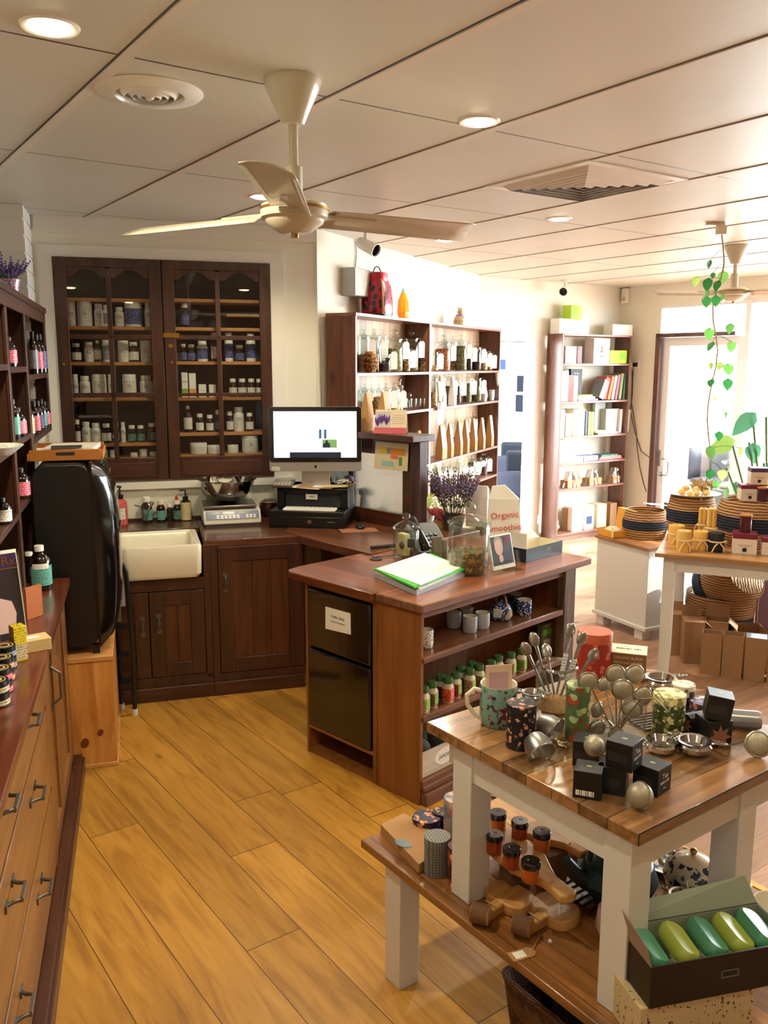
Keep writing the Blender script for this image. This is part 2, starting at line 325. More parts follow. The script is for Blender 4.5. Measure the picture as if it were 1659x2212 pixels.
# strip between the two floors runs along az 144 through P=(.99,2.92)
A1=Frame((.9916,2.92),144)
def quad_on(fr,x0,x1,y0,y1,z): return [fr.w(x0,y0,z),fr.w(x1,y0,z),fr.w(x1,y1,z),fr.w(x0,y1,z)]
def slab(pts,z0,z1): return prism([(p[0],p[1]) for p in pts],z0,z1)
struct('floor',oak_floor,slab(quad_on(A1,-8.5,9,0,-7,0) if False else [A1.w(-9,0),A1.w(9,0),A1.w(9,-9),A1.w(-9,-9)],-.1,0))
struct('floor',red_floor,slab([A1.w(-12,0),A1.w(9,0),A1.w(9,9),A1.w(-12,9)],-.1,0))
struct('trim_1',mat('floor_strip',(200,160,90),.3,.7),box(-2.2,4,-.012,.012,0,.006),frame=A1)
# ============================================================ walls
WL=S.w(-1.76,0); 
def wallbox(name,m,fr,x0,x1,z0=0,z1=CEIL,t=.12,y=0): return struct(name,m,box(x0,x1,y,y+t,z0,z1),frame=fr)
# back wall with the recess for the glazed cabinet
CX0,CX1,CZ0,CZ1=-1.42,-.262,1.055,2.262
struct('wall_back',white_wall,box(-1.8,CX0,0,.3,0,CEIL),box(CX1,.0,0,.3,0,CEIL),box(CX0,CX1,0,.3,0,CZ0),box(CX0,CX1,0,.3,CZ1,CEIL),box(CX0,CX1,.26,.3,CZ0,CZ1),frame=S)
struct('trim_2',trim_m,box(CX0-.07,CX1+.075,-.012,.0,CZ1,CZ1+.06),box(CX0-.07,CX0,-.012,0,.85,CZ1),box(CX1,CX1+.075,-.012,0,.85,CZ1),box(CX0-.07,CX1+.12,-.03,0,1.005,CZ0-.01),frame=S)
struct('trim_3',trim_m,box(-1.5,.0,-.012,0,2.385,CEIL),frame=S)
# diagonal wall behind the jar bookcase
DW=Frame((-.397,5.105),25.0)
struct('wall_middle',white_wall,box(0,2.93,0,.12,0,CEIL),box(0,.012,-.012,.12,0,CEIL),frame=DW)
# far wall with the doorway
dC=G.loc(DW.w(2.93,0)); ox0,ox1=G.X(1083,900,0)[0]-.12,G.X(1150,900,0)[0]; oz=G.X(1120,738,0)[1]
struct('wall_far',white_wall,box(dC[0]-.05,ox0,0,.12,0,CEIL),box(ox0,ox1,0,.12,oz,CEIL),box(ox1,.0,0,.12,0,CEIL),frame=G)
struct('trim_4',trim_m,box(ox1,ox1+.09,-.015,.13,0,oz+.07),box(ox0,ox1,-.015,.13,oz,oz+.07),frame=G)
# left wall and brick pier
wl=Frame(S.w(-1.76,0),74)
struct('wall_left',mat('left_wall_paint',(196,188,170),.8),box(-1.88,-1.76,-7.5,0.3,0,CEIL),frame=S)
brick=mat('painted_brick',(226,224,218),.55,bump=(30,.5))
brk=[]
z=1.2;row=0
while z<CEIL-.01:
    z1=min(CEIL,z+.076)
    brk.append(box(-1.76,-1.513,-.331,0,z+.006,z1-.004)); row+=1; z+=.08
struct('wall_pier',brick,box(-1.76,-1.518,-.326,0,0,CEIL),*brk,frame=S)
# right wall (shop front)
rx0=E.X(1417,900,0)[0]; rz=1.975
struct('wall_right',white_wall,box(0,rx0,0,.12,0,CEIL),box(rx0,5.2,0,.12,2.27,CEIL),box(5.2,9.2,0,.12,0,CEIL),box(3.0,5.2,0,.12,0,.35),frame=E)
# rear walls closing the shop behind the camera
q=[E.w(9.2,0),E.w(9.2,-6.0),S.w(-1.76,-7.4)]
rear_m=mat('darkened_rear_wall',(150,120,92),.8,noise=(3,.2))  # unseen wall, colour darkened to cut light bounced onto the ceiling
def wall_between(name,a,b,m=rear_m,t=.12):
    d=(b-a); n=Vector((-d.y,d.x,0)).normalized()*t
    return struct(name,m,slab([a,b,b-n,a-n],0,CEIL))
wall_between('wall_rear',q[0]+Vector((0,0,0)),q[2])
# ============================================================ ceiling: 1200 x 600 panels
CG=Frame((0,0),55.5)
def cg(px,py): return CG.Z(px,py,CEIL)
gx0,gy0=cg(705,208)
m,nt,b=_new('ceiling_panels'); ceil_p=m
N=nt.nodes; Lk=nt.links
tc=N.new('ShaderNodeTexCoord'); mp=N.new('ShaderNodeMapping'); mp.vector_type='TEXTURE'; mp.inputs['Rotation'].default_value=(0,0,CG.rz); Lk.new(tc.outputs['Object'],mp.inputs['Vector'])
mp2=N.new('ShaderNodeMapping'); mp2.inputs['Location'].default_value=(-gx0,-gy0,0); Lk.new(mp.outputs[0],mp2.inputs['Vector'])
sx=N.new('ShaderNodeSeparateXYZ'); Lk.new(mp2.outputs[0],sx.inputs[0])
def _fr(o,wd,th):
    d=N.new('ShaderNodeMath'); d.operation='DIVIDE'; Lk.new(o,d.inputs[0]); d.inputs[1].default_value=wd
    f=N.new('ShaderNodeMath'); f.operation='FRACT'; Lk.new(d.outputs[0],f.inputs[0])
    g=N.new('ShaderNodeMath'); g.operation='GREATER_THAN'; Lk.new(f.outputs[0],g.inputs[0]); g.inputs[1].default_value=th/wd; return g.outputs[0]
mu=N.new('ShaderNodeMath'); mu.operation='MULTIPLY'; Lk.new(_fr(sx.outputs['X'],.6085,.008),mu.inputs[0]); Lk.new(_fr(sx.outputs['Y'],1.2,.009),mu.inputs[1])
nz=N.new('ShaderNodeTexNoise'); nz.inputs['Scale'].default_value=1.3; Lk.new(tc.outputs['Object'],nz.inputs['Vector'])
rr=ramp(nt,[(.3,(210,208,198)),(.7,(220,218,210))]); Lk.new(nz.outputs['Fac'],rr.inputs['Fac'])
mx=N.new('ShaderNodeMix'); mx.data_type='RGBA'; mx.inputs['A'].default_value=(*lin((70,60,54)),1); Lk.new(rr.outputs['Color'],mx.inputs['B']); Lk.new(mu.outputs[0],mx.inputs['Factor']); Lk.new(mx.outputs['Result'],b.inputs['Base Color'])
b.inputs['Roughness'].default_value=.38
struct('ceiling',ceil_p,slab([E.w(-2.5,.1),E.w(9.5,.1),E.w(9.5,-9.5),E.w(-2.5,-9.5)],CEIL,CEIL+.1))
# cover battens along the long joints (T-bars), a few mm proud
for k in range(-3,9):
    struct('trim_%d'%(k+8),mat('ceiling_batten',(222,214,202),.4),box(gx0+k*.6085+.008,gx0+k*.6085+.040,-.5,9.2 if k<4 else 10.5,CEIL-.004,CEIL),frame=CG)
# ============================================================ shop front glazing
fr_m=mat('shopfront_aluminium',(232,234,236),.35,.0); brown_fr=wood('door_frame_wood',(52,26,16),(84,46,30),(100,58,40),.4,'z')
struct('window_1',pane_glass,box(rx0+.95,4.6,.05,.056,.35,2.26),frame=E); struct('window_2',pane_glass,box(4.6,5.2,.05,.056,.35,2.26),frame=E)
struct('window_3',pane_glass,box(rx0,rx0+.95,.05,.056,2.02,2.26),frame=E)
struct('trim_30',brown_fr,box(rx0-.03,rx0+.02,-.03,.1,0,2.0),box(rx0-.03,rx0+.82,-.03,.1,1.965,2.0),frame=E)
struct('trim_31',fr_m,box(rx0+.9,rx0+.95,-.01,.1,0,2.27),box(3.0,3.05,0,.1,0,2.27),box(4.6,4.65,0,.1,.35,2.27),box(5.15,5.2,0,.1,.35,2.27),box(rx0+.95,5.2,0,.1,.32,.37),box(rx0,5.2,0,.1,2.24,2.27),frame=E)
dl=struct('door_1',fr_m,box(rx0+.03,rx0+.10,.03,.07,.02,1.96),box(rx0+.82,rx0+.9,.03,.07,.02,1.96),box(rx0+.10,rx0+.82,.03,.07,1.88,1.96),box(rx0+.10,rx0+.82,.03,.07,.02,.16),frame=E)
obj('glass',pane_glass,box(rx0+.10,rx0+.82,.047,.053,.16,1.88),parent=dl)
obj('door_handle',steel,tube([(rx0+.08,.03,.62),(rx0+.08,-.02,.62),(rx0+.17,-.02,.62),(rx0+.19,-.02,.66),(rx0+.19,-.02,.74),(rx0+.17,-.02,.78),(rx0+.11,-.02,.78)],.009),xf(cyl(.024,0,.012),(rx0+.08,.03,.62),(PI/2,0,0)),parent=dl,smooth=True)
obj('lock_plate',steel,box(rx0+.035,rx0+.06,.018,.03,.70,.86),parent=dl)
# pavement outside
struct('floor',mat('pavement',(200,198,192),.8,noise=(3,.05)),box(-6,14,.3,12,-.12,-.02),frame=E)
# ============================================================ light
sc.view_settings.view_transform='Standard'; sc.view_settings.look='None'; sc.view_settings.gamma=1; sc.view_settings.use_curve_mapping=False
sc.view_settings.exposure=-0.4
wd=bpy.data.worlds.new('sky'); sc.world=wd; wd.use_nodes=True; bg=wd.node_tree.nodes['Background']
bg.inputs['Color'].default_value=(.93,.97,1,1); bg.inputs['Strength'].default_value=44
def light(kind,name,loc,energy,color,**kw):
    l=bpy.data.lights.new(name,kind); l.energy=energy; l.color=color
    for k,v in kw.items():
        if k!='rot': setattr(l,k,v)
    o=bpy.data.objects.new(name,l); COL.objects.link(o); o.location=loc
    if 'rot' in kw: o.rotation_euler=kw['rot']
    return o
saz,sel=R(82),R(27)
dirv=-Vector((math.sin(saz)*math.cos(sel),math.cos(saz)*math.cos(sel),math.sin(sel)))
light('SUN','sun',(5,5,5),16,(1,.97,.92),angle=R(.6),rot=dirv.to_track_quat('-Z','Y').to_euler())
# portals: tell the renderer where daylight enters
for i,(x0,x1,z0,z1) in enumerate(((rx0,rx0+.95,0,2.26),(rx0+.95,4.6,.35,2.26),(4.6,5.2,.35,2.26))):
    pl=bpy.data.lights.new('window_portal','AREA'); pl.shape='RECTANGLE'; pl.size=x1-x0; pl.size_y=z1-z0; pl.cycles.is_portal=True
    o=bpy.data.objects.new('window_portal',pl); COL.objects.link(o)
    n=-E.y; o.location=E.w((x0+x1)/2,.1,(z0+z1)/2)
    xax=Vector((E.x.x,E.x.y,0)); zax=Vector((E.y.x,E.y.y,0)); yax=zax.cross(xax)
    o.rotation_euler=Matrix((xax,yax,zax)).transposed().to_euler()
# downlights
lamp_e=mat('lamp_glow',(255,236,190),.5,emit=40)
def downlight(px,py,pw,label,r=.05,en=1):
    p=W(px,py,CEIL); t=thing('downlight',label,'ceiling light',(p.x,p.y,CEIL))
    obj('trim_ring',gloss_white,lathe([(r,-.004),(r+.012,-.005),(r+.016,0),(r,.0),(r,-.004)],32),parent=t,smooth=True)
    obj('bulb',lamp_e,lathe([(0,-.012),(r*.5,-.011),(r*.85,-.008),(r,-.002)],28),parent=t,smooth=True)
    light('SPOT','downlight_beam',(p.x,p.y,CEIL-.03),pw,(1,.88,.60) if en else (1,.91,.74),spot_size=R(150),spot_blend=.5,shadow_soft_size=.045)
DL=[(108,57,150,'round recessed downlight glowing at top left above the counter unit'),(1035,262,110,'round recessed downlight right of the near ceiling fan, before square vent'),(568,424,80,'round recessed downlight half hidden behind the near ceiling fan blade'),(1208,472,120,'round recessed downlight just beyond the square ceiling vent'),(962,518,70,'small far downlight above the jar bookcase')]
for i,(x,y,e,l) in enumerate(DL): downlight(x,y,e*.7,l,.052,i in (0,2,1))
for x,y,pw in ((-.7,.3,30),(.9,1.0,35),(.4,-1.5,35),(1.9,2.2,60),(2.5,-.5,20)):     # unseen downlights added behind and beside the camera, powered to brighten the room
    t=thing('downlight','recessed downlight outside the photo frame, behind the viewer','ceiling light',(x,y,CEIL),group='downlights behind the viewer')
    obj('bulb',lamp_e,lathe([(0,-.012),(.026,-.011),(.044,-.008),(.052,-.002)],28),parent=t,smooth=True)
    light('SPOT','downlight_beam',(x,y,CEIL-.03),pw,(1,.88,.62),spot_size=R(145),spot_blend=.5,shadow_soft_size=.045)

# ============================================================ vents
p=W(323,198,CEIL); t=thing('round_air_vent','round white ceiling air vent with concentric rings left of the near fan','vent',(p.x,p.y,CEIL))
obj('flange',gloss_white,lathe([(.095,-.004),(.098,-.014),(.145,-.008),(.152,-.002),(.150,0),(.09,0),(.095,-.004)],44),parent=t,smooth=True)
for k in range(4): obj('vent_ring',gloss_white,lathe([(.082-.02*k,-.004),(.070-.02*k,-.018-.001*k),(.068-.02*k,-.018-.001*k),(.078-.02*k,-.003),(.082-.02*k,-.004)],40),parent=t,smooth=True)
obj('hub',gloss_white,lathe([(0,-.024),(.010,-.022),(.012,-.004),(0,-.004)],20),parent=t,smooth=True); obj('backing',mat('vent_grey',(150,146,138),.8),cyl(.095,-.003,-.0005,30),parent=t)
vc=[CG.Z(px,py,CEIL) for px,py in ((1085,405),(1265,350),(1465,380),(1250,430))]; vx=sum(v[0] for v in vc)/4; vy=sum(v[1] for v in vc)/4
t=fthing('square_air_vent','large square four-way ceiling air vent with louvres near the right','vent',CG,vx,vy,CEIL) if 'fthing' in globals() else thing('square_air_vent','large square four-way ceiling air vent with louvres near the right','vent',CG.w(vx,vy,CEIL),CG.rz)
def sqring(a,b_,za,zb):
    v=[]; 
    for h_,z_ in ((a,za),(b_,zb)): v+=[(-h_,-h_,z_),(h_,-h_,z_),(h_,h_,z_),(-h_,h_,z_)]
    return v,[(i,(i+1)%4,4+(i+1)%4,4+i) for i in range(4)]
obj('flange',gloss_white,sqring(.30,.30,0,-.006),sqring(.30,.262,-.006,-.008),sqring(.262,.25,-.008,-.001),parent=t)
obj('backing',mat('vent_opening_shade',(60,56,52),.8),box(-.26,.26,-.26,.26,-.002,-.0005),parent=t)  # dark plate paints the shade of an opening; the ceiling is solid here
for k in range(6): obj('louvre',gloss_white,sqring(.25-.04*k,.222-.04*k,-.003,-.026),sqring(.222-.04*k,.220-.04*k,-.026,-.026),sqring(.248-.04*k,.220-.04*k,-.003,-.026),parent=t)
# ============================================================ furniture
OFF={}
_obj=obj
def obj(name,mats,*shapes,parent=None,loc=None,**kw):
    if parent is not None and loc is None and parent.name in OFF: loc=OFF[parent.name]
    return _obj(name,mats,*shapes,parent=parent,loc=loc,**kw)
def froot(name,label,cat,fr,x,y,z=0,group=None):
    """thing standing at (x,y,z) of a frame, whose parts are written in the frame's coordinates"""
    t=thing(name,label,cat,fr.w(x,y,z),fr.rz,group); OFF[t.name]=(-x,-y,-z); return t
def fthing(name,label,cat,fr,x,y,z=0,group=None,rz=0,s=1): return thing(name,label,cat,fr.w(x,y,z),fr.rz+rz,group,s=s)
def yshift(sh,k): return sh
# --- framed door in the plane y (faces -y), returns door object
def door_y(root,x0,x1,z0,z1,y,st=.07,mf=None,mp_=None,name='door',t=.022):
    mf=mf or dark_wood; mp_=mp_ or panel_wood
    d=obj(name,mf,box(x0,x0+st,y,y+t,z0,z1),box(x1-st,x1,y,y+t,z0,z1),box(x0+st,x1-st,y,y+t,z1-st,z1),box(x0+st,x1-st,y,y+t,z0,z0+st),parent=root,bev=.002)
    w=(x1-x0-2*st); n=max(2,round(w/.11))
    _obj('panel',mp_,*[box(x0+st+w*i/n+.001,x0+st+w*(i+1)/n-.001,y+.009,y+.016,z0+st,z1-st) for i in range(n)],parent=d)
    return d
def strap_handle(door,x,z,y,h=.105):
    _obj('handle',pewter,prism([(x-.009,z-h/2),(x+.009,z-h/2),(x+.012,z-h/2+.014),(x+.006,z-h/2+.028),(x+.006,z-.012),(x+.011,z),(x+.006,z+.012),(x+.006,z+h/2-.028),(x+.013,z+h/2-.014),(x+.009,z+h/2),(x-.009,z+h/2),(x-.013,z+h/2-.014),(x-.006,z+h/2-.028),(x-.006,z+.012),(x-.011,z),(x-.006,z-.012),(x-.006,z-h/2+.028),(x-.012,z-h/2+.014)],y-.003,y,'y'),
         tube([(x,y-.002,z-h*.32),(x,y-.02,z-h*.22),(x,y-.024,z),(x,y-.02,z+h*.22),(x,y-.002,z+h*.32)],.005,rs=[.004,.0045,.006,.0045,.004]),parent=door,smooth=True)
# --- under-sink cabinet
sk=froot('sink_cabinet','dark wood base cabinet with two doors under the white farmhouse sink','cabinet',S,-1.1,-.35)
obj('body',dark_wood,box(-1.56,-1.54,-.66,-.02,.07,.80),box(-.716,-.701,-.66,-.02,.07,.80),box(-1.56,-.701,-.03,-.02,.07,.80),box(-1.56,-.70,-.66,-.02,.07,.09),box(-.735,-.701,-.685,-.66,.10,.80),box(-1.56,-.735,-.685,-.62,.575,.635),box(-1.56,-.701,-.685,-.66,.07,.125),parent=sk,bev=.002)
obj('plinth',dark_wood_x,box(-1.56,-.70,-.70,-.66,0,.072),parent=sk,bev=.003)
d1=door_y(sk,-1.37,-1.012,.128,.572,-.69); d2=door_y(sk,-1.008,-.738,.128,.572,-.69)
strap_handle(d1,-1.045,.40,-.69); strap_handle(d2,-.965,.41,-.69)
tc_=froot('tall_door_cabinet','dark wood base cabinet with one wide door below the weighing scale','cabinet',S,-.45,-.35)
obj('body',dark_wood,box(-.70,-.685,-.66,-.02,.07,.80),box(-.22,-.20,-.66,-.02,.07,.80),box(-.70,-.20,-.03,-.02,.07,.80),box(-.70,-.20,-.66,-.02,.07,.09),box(-.70,-.205,-.685,-.66,.07,.115),box(-.70,-.664,-.685,-.66,.115,.80),parent=tc_,bev=.002)
obj('plinth',dark_wood_x,box(-.70,-.225,-.70,-.66,0,.072),parent=tc_,bev=.003)
d3=door_y(tc_,-.662,-.225,.118,.785,-.69,.075); strap_handle(d3,-.628,.60,-.69)
# --- farmhouse sink
sn=froot('farmhouse_sink','white glazed farmhouse sink with deep apron front set into the dark counter','sink',S,-.97,-.5,.645)
def sinkshape():
    x0,x1,y0,y1,z0,z1=-1.30,-.742,-.735,-.292,.645,.815; t=.035
    def ring(dx,dy,z,r): return [(p[0],p[1],z) for p in rrect(x1-x0-2*dx,y1-y0-2*dy,r,5,(x0+x1)/2,(y0+y1)/2)]
    rs=[ring(.02,.02,z0,.02),ring(.004,.004,z0+.02,.03),ring(0,0,z1-.012,.03),ring(.004,.004,z1-.002,.03),ring(.012,.012,z1,.025),ring(t-.01,t-.01,z1,.02),ring(t,t,z1-.012,.02),ring(t+.004,t+.004,z0+.05,.02),ring(t+.03,t+.03,z0+.03,.02)]
    v=[p for r_ in rs for p in r_]; n=len(rs[0]); f=[]
    for k in range(len(rs)-1): f+=[(k*n+i,k*n+(i+1)%n,(k+1)*n+(i+1)%n,(k+1)*n+i) for i in range(n)]
    f.append(tuple(range(n))); f.append(tuple(reversed(range((len(rs)-1)*n,len(rs)*n)))); return v,f
obj('basin',mat('glazed_fireclay',(236,230,212),.14,coat=.6),sinkshape(),parent=sn,smooth=True)
obj('drain',steel,lathe([(0,.682),(.03,.682),(.035,.679)],20,(-1.02,-.5,0)),parent=sn,smooth=True)
# --- worktops
wt=froot('worktop','dark polished timber worktop running behind the sink and under the scale','worktop',S,-.6,-.3,.785)
obj('worktop',top_wood,box(-1.56,-.725,-.288,-.005,.785,.82),box(-.725,-.235,-.675,-.005,.785,.82),prism([(-.235,-.675),(.0,-.40),(.0,-.005),(-.235,-.005)],.785,.82),parent=wt,bev=.003)
obj('splash_board',dark_wood_x,box(-1.56,-.20,-.02,-.003,.82,.835),parent=wt)
dk=froot('worktop','reddish timber desk top linking the till corner to the front counter','worktop',K,.8,1.3,.775)
obj('worktop',top_wood_y,prism([(.44,.74),(1.26,.74),(1.26,1.12),(1.12,1.12),(1.12,1.98),(.96,1.98),(.485,1.43)],.785,.822),parent=dk,bev=.003)
obj('edge_board',wood('desk_edge',(60,32,20),(98,56,36),(112,66,44),.5,'y'),prism([(.436,.742),(.44,.742),(.482,1.43),(.478,1.43)],.784,.8225),parent=dk)
obj('support',dark_wood,box(1.06,1.10,.9,1.9,0,.785),parent=dk)
# --- front counter
fc=froot('shelf_counter','timber front counter with open shelves of cups and spices facing the shop','counter',K,.5,.12)
obj('side_panel',mid_wood,box(-.005,.012,0,.235,0,.782),parent=fc,bev=.002); obj('side_panel',mid_wood,box(1.0,1.018,.01,.235,0,.782),parent=fc,bev=.002)
obj('corner_post',wood('grey_post',(60,42,34),(104,80,66),(124,98,82),.6,'z'),box(.945,1.028,-.012,.03,0,.782),parent=fc,bev=.003)
obj('back_panel',mid_wood,box(.012,1.0,.222,.235,.06,.782),parent=fc)
for z,t in ((.602,.02),(.366,.02),(.10,.02)):
    obj('shelf',mid_wood_x,box(.012,.945 if z>.2 else 1.0,.0,.222,z-t,z),parent=fc,bev=.002)
    obj('shelf_lip',edge_wood,box(.006,.94,-.008,.0,z-t-.004,z-.001),parent=fc,bev=.002)
obj('top_rail',edge_wood,box(.015,.945,.004,.022,.755,.782),parent=fc)
obj('plinth',edge_wood,box(.004,.98,-.03,.0,0,.052),box(.004,.98,-.018,.0,.052,.078),parent=fc,bev=.004)
fb=froot('fridge_surround','timber end bay of the counter housing the small black fridge','counter',K,.3,.46)
obj('side_panel',mid_wood,box(-.005,.6,.238,.262,0,.782),parent=fb,bev=.002); obj('side_panel',mid_wood,box(-.005,.6,.668,.682,0,.782),parent=fb,bev=.002)
obj('top_rail',honey_x,box(-.004,.02,.262,.668,.765,.782),parent=fb); obj('base_shelf',honey_x,box(-.004,.58,.262,.668,.118,.134),parent=fb,bev=.002)
obj('bottom_board',mid_wood,box(.0,.58,.262,.668,.0,.018),parent=fb); obj('back_panel',mid_wood,box(.58,.6,.262,.668,0,.782),parent=fb)
bf=froot('mini_fridge','small black two-door fridge built into the end of the counter','fridge',K,.27,.465,.134)
obj('body',black_pl,box(.02,.55,.275,.655,.134,.758),parent=bf,bev=.01)
obj('door',black_gl,box(-.012,.018,.272,.658,.50,.758),parent=bf,bev=.008,label='upper black door with paper notice'); obj('door',black_gl,box(-.012,.018,.272,.658,.137,.488),parent=bf,bev=.008,label='lower black door')
nt_=froot('paper_notice','creased white paper notice taped to the small black fridge','notice',K,-.0135,.53,.63)
px_=[(K.Y(703,1310,-.014)),(K.Y(703,1358,-.014)),(K.Y(758,1371,-.014)),(K.Y(757,1325,-.014))]
obj('sheet',paper,prism(px_,-.0145,-.0138,'x'),parent=nt_)
cy_=sum(p[0] for p in px_)/4; cz_=sum(p[1] for p in px_)/4
text('Crafts | Baby',.016,ink,nt_,(-.0012,cy_-.53,cz_-.63+.012),(PI/2,0,-PI/2)); obj('small_print',ink_grey,box(-.0152,-.0147,cy_-.045,cy_+.045,cz_-.011,cz_-.008),parent=nt_)
ct=froot('counter_top','thick polished reddish timber top of the front counter with sawn edge','worktop',K,.5,.38,.782)
obj('top_slab',wood('counter_slab',(84,36,18),(136,70,36),(160,92,54),.28,'y',coat=.55,boards=.15),prism([(-.005,.232),(1.14,.232),(1.14,.80),(.05,.80),(-.015,.785),(-.035,.75),(-.035,.24)],.783,.815),parent=ct,bev=.004)
obj('front_board',edge_wood,box(-.02,1.14,-.022,.228,.783,.815),parent=ct,bev=.004)
obj('board_face',wood('counter_front_board',(92,44,24),(146,82,48),(166,104,66),.3,'x',coat=.5),box(-.016,1.136,-.018,.224,.8148,.8156),parent=ct)
# --- partition screen behind the monitor
pt=froot('desk_screen','dark timber partition with a white frosted pane behind the monitor','partition',K,1.02,1.45)
obj('post',wood('partition_post',(44,28,24),(74,50,44),(92,66,60),.5,'z'),box(.985,1.045,.93,1.0,0,1.30),parent=pt,bev=.003); obj('post',dark_wood,box(.985,1.045,1.93,1.99,0,1.30),parent=pt)
obj('frame',dark_wood_y,box(.99,1.03,1.0,1.93,.822,.90),box(.99,1.03,1.0,1.93,1.215,1.30),box(.99,1.03,1.0,1.06,.9,1.215),box(.99,1.03,1.45,1.49,.9,1.215),parent=pt,bev=.002)
obj('ledge',dark_wood_y,box(.93,1.11,.93,1.99,1.30,1.335),parent=pt,bev=.004)
frost=mat('frosted_glass',(238,246,242),.55,trans=.85,ior=1.3)
obj('pane',frost,box(1.005,1.011,1.06,1.45,.9,1.215),parent=pt); obj('pane',frost,box(1.005,1.011,1.49,1.93,.9,1.215),parent=pt)
obj('back_boards',lining_wood,box(1.03,1.04,1.0,1.93,0,.82),parent=pt)
# --- jar bookcase
DX0,DX1,DX2=[D.X(p,750,0)[0] for p in (768,930,1081)]; DD=.198
DZ=[D.X(932,y,0)[1] for y in (700,803,882,1001,1075)]+[.47,.20]
for k,(xa,xb,lab) in enumerate(((DX0,DX1,'left bay of the tall timber bookcase filled with glass herb jars'),(DX1,DX2,'right bay of the tall timber bookcase filled with tagged glass jars'))):
    bc=froot('jar_bookcase',lab,'bookcase',D,(xa+xb)/2,DD/2,0,'jar bookcase bays')
    obj('side_panel',case_wood,box(xa,xa+.018,0,DD,0,DZ[0]),parent=bc,bev=.0015); obj('side_panel',case_wood,box(xb-.018,xb,0,DD,0,DZ[0]),parent=bc,bev=.0015)
    obj('top_board',case_wood_x,box(xa,xb,-.004,DD,DZ[0],DZ[0]+.018),parent=bc,bev=.0015)
    obj('back_lining',lining_wood,box(xa+.018,xb-.018,DD-.01,DD,.02,DZ[0]),parent=bc)
    for z in DZ[1:]: obj('shelf',case_wood_x,box(xa+.018,xb-.018,0,DD-.01,z-.018,z),parent=bc,bev=.0015)
    obj('plinth',case_wood_x,box(xa+.018,xb-.018,.01,.03,0,.18),parent=bc)
# --- book shelf by the shop door
BZ=[1.966,1.71,1.355,1.02,.763,.516,.075]
bs=froot('bookshelf','tall narrow open timber bookshelf of books and boxes near the shop door','bookcase',B,.48,.1)
obj('side_panel',case_wood,box(0,.022,0,.20,0,1.985),parent=bs,bev=.002); obj('side_panel',case_wood,box(.94,.962,0,.20,0,1.985),parent=bs,bev=.002)
obj('top_board',case_wood_x,box(.022,.94,0,.20,1.966,1.985),parent=bs,bev=.002)
for z in BZ[1:]: obj('shelf',case_wood_x,box(.022,.94,.0,.20,z-.02,z),parent=bs,bev=.002)
obj('plinth',case_wood_x,box(.022,.94,.015,.03,0,.055),parent=bs)
# --- left counter unit with drawers
lu=froot('drawer_counter','long polished timber counter of drawers along the left edge','counter',S,-1.55,-3.3)
obj('body',honey,box(-1.75,-1.368,-5.2,-1.385,.05,.81),parent=lu)
obj('plinth',dark_wood_y,box(-1.72,-1.302,-5.2,-1.385,0,.06),box(-1.72,-1.312,-5.2,-1.388,.06,.075),parent=lu,bev=.003)
obj('top_slab',wood('left_top_wood',(64,26,12),(104,48,22),(124,62,32),.3,'y',coat=.5),box(-1.75,-1.318,-5.2,-1.385,.812,.842),parent=lu,bev=.004)
obj('end_stile',honey,box(-1.368,-1.345,-1.46,-1.385,.076,.81),parent=lu,bev=.002)
def door_x(root,y0,y1,z0,z1,x,st=.07,name='door'):
    d=obj(name,honey,box(x-.02,x,y0,y0+st,z0,z1),box(x-.02,x,y1-st,y1,z0,z1),box(x-.02,x,y0+st,y1-st,z1-st,z1),box(x-.02,x,y0+st,y1-st,z0,z0+st),parent=root,bev=.002)
    _obj('panel',honey,box(x-.016,x-.009,y0+st,y1-st,z0+st,z1-st),parent=d); return d
def d_handle(par,x,y,z,L=.10,vert=False):
    a,b_=((0,-L/2),(0,L/2)) if vert else ((-L/2,0),(L/2,0))
    P_=lambda o,du,dz:(x+o,y+du,z+dz)
    k=.32
    if vert: pts=[P_(0,0,-L/2),P_(.012,0,-L/2+.012),P_(.03,0,-L*k),P_(.03,0,L*k),P_(.012,0,L/2-.012),P_(0,0,L/2)]
    else: pts=[P_(0,-L/2,0),P_(.012,-L/2+.012,0),P_(.03,-L*k,0),P_(.03,L*k,0),P_(.012,L/2-.012,0),P_(0,L/2,0)]
    feet=[cbox(p[0]+.002,p[1],p[2],.005,.018 if vert else .03,.03 if vert else .018) for p in (pts[0],pts[-1])]
    mid=[cbox(x+.03,y,z,.006,.012 if vert else L*.66,L*.66 if vert else .012)]
    _obj('handle',pewter,tube(pts,.0048,8),*feet,*mid,parent=par,smooth=True)
dA=door_x(lu,-1.90,-1.47,.085,.80,-1.345); dB=door_x(lu,-2.19,-1.91,.085,.80,-1.345,.06); d_handle(dB,-1.345,-2.06,.63,.14,True)
obj('stile',honey,box(-1.368,-1.343,-2.245,-2.195,.076,.81),parent=lu,bev=.002)
ycols=[(-3.42,-2.25,(-2.68,-3.14)),(-4.6,-3.46,(-3.75,-4.3))]
for y0,y1,hs in ycols:
    for z0,z1,hz in ((.64,.80,.765),(.365,.625,.555),(.09,.35,.275)):
        dd=obj('drawer',honey_x,box(-1.365,-1.343,y0,y1,z0,z1),parent=lu,bev=.003)
        for h in hs: d_handle(dd,-1.343,h,hz)
obj('stile',honey,box(-1.368,-1.343,-3.455,-3.425,.076,.81),parent=lu)
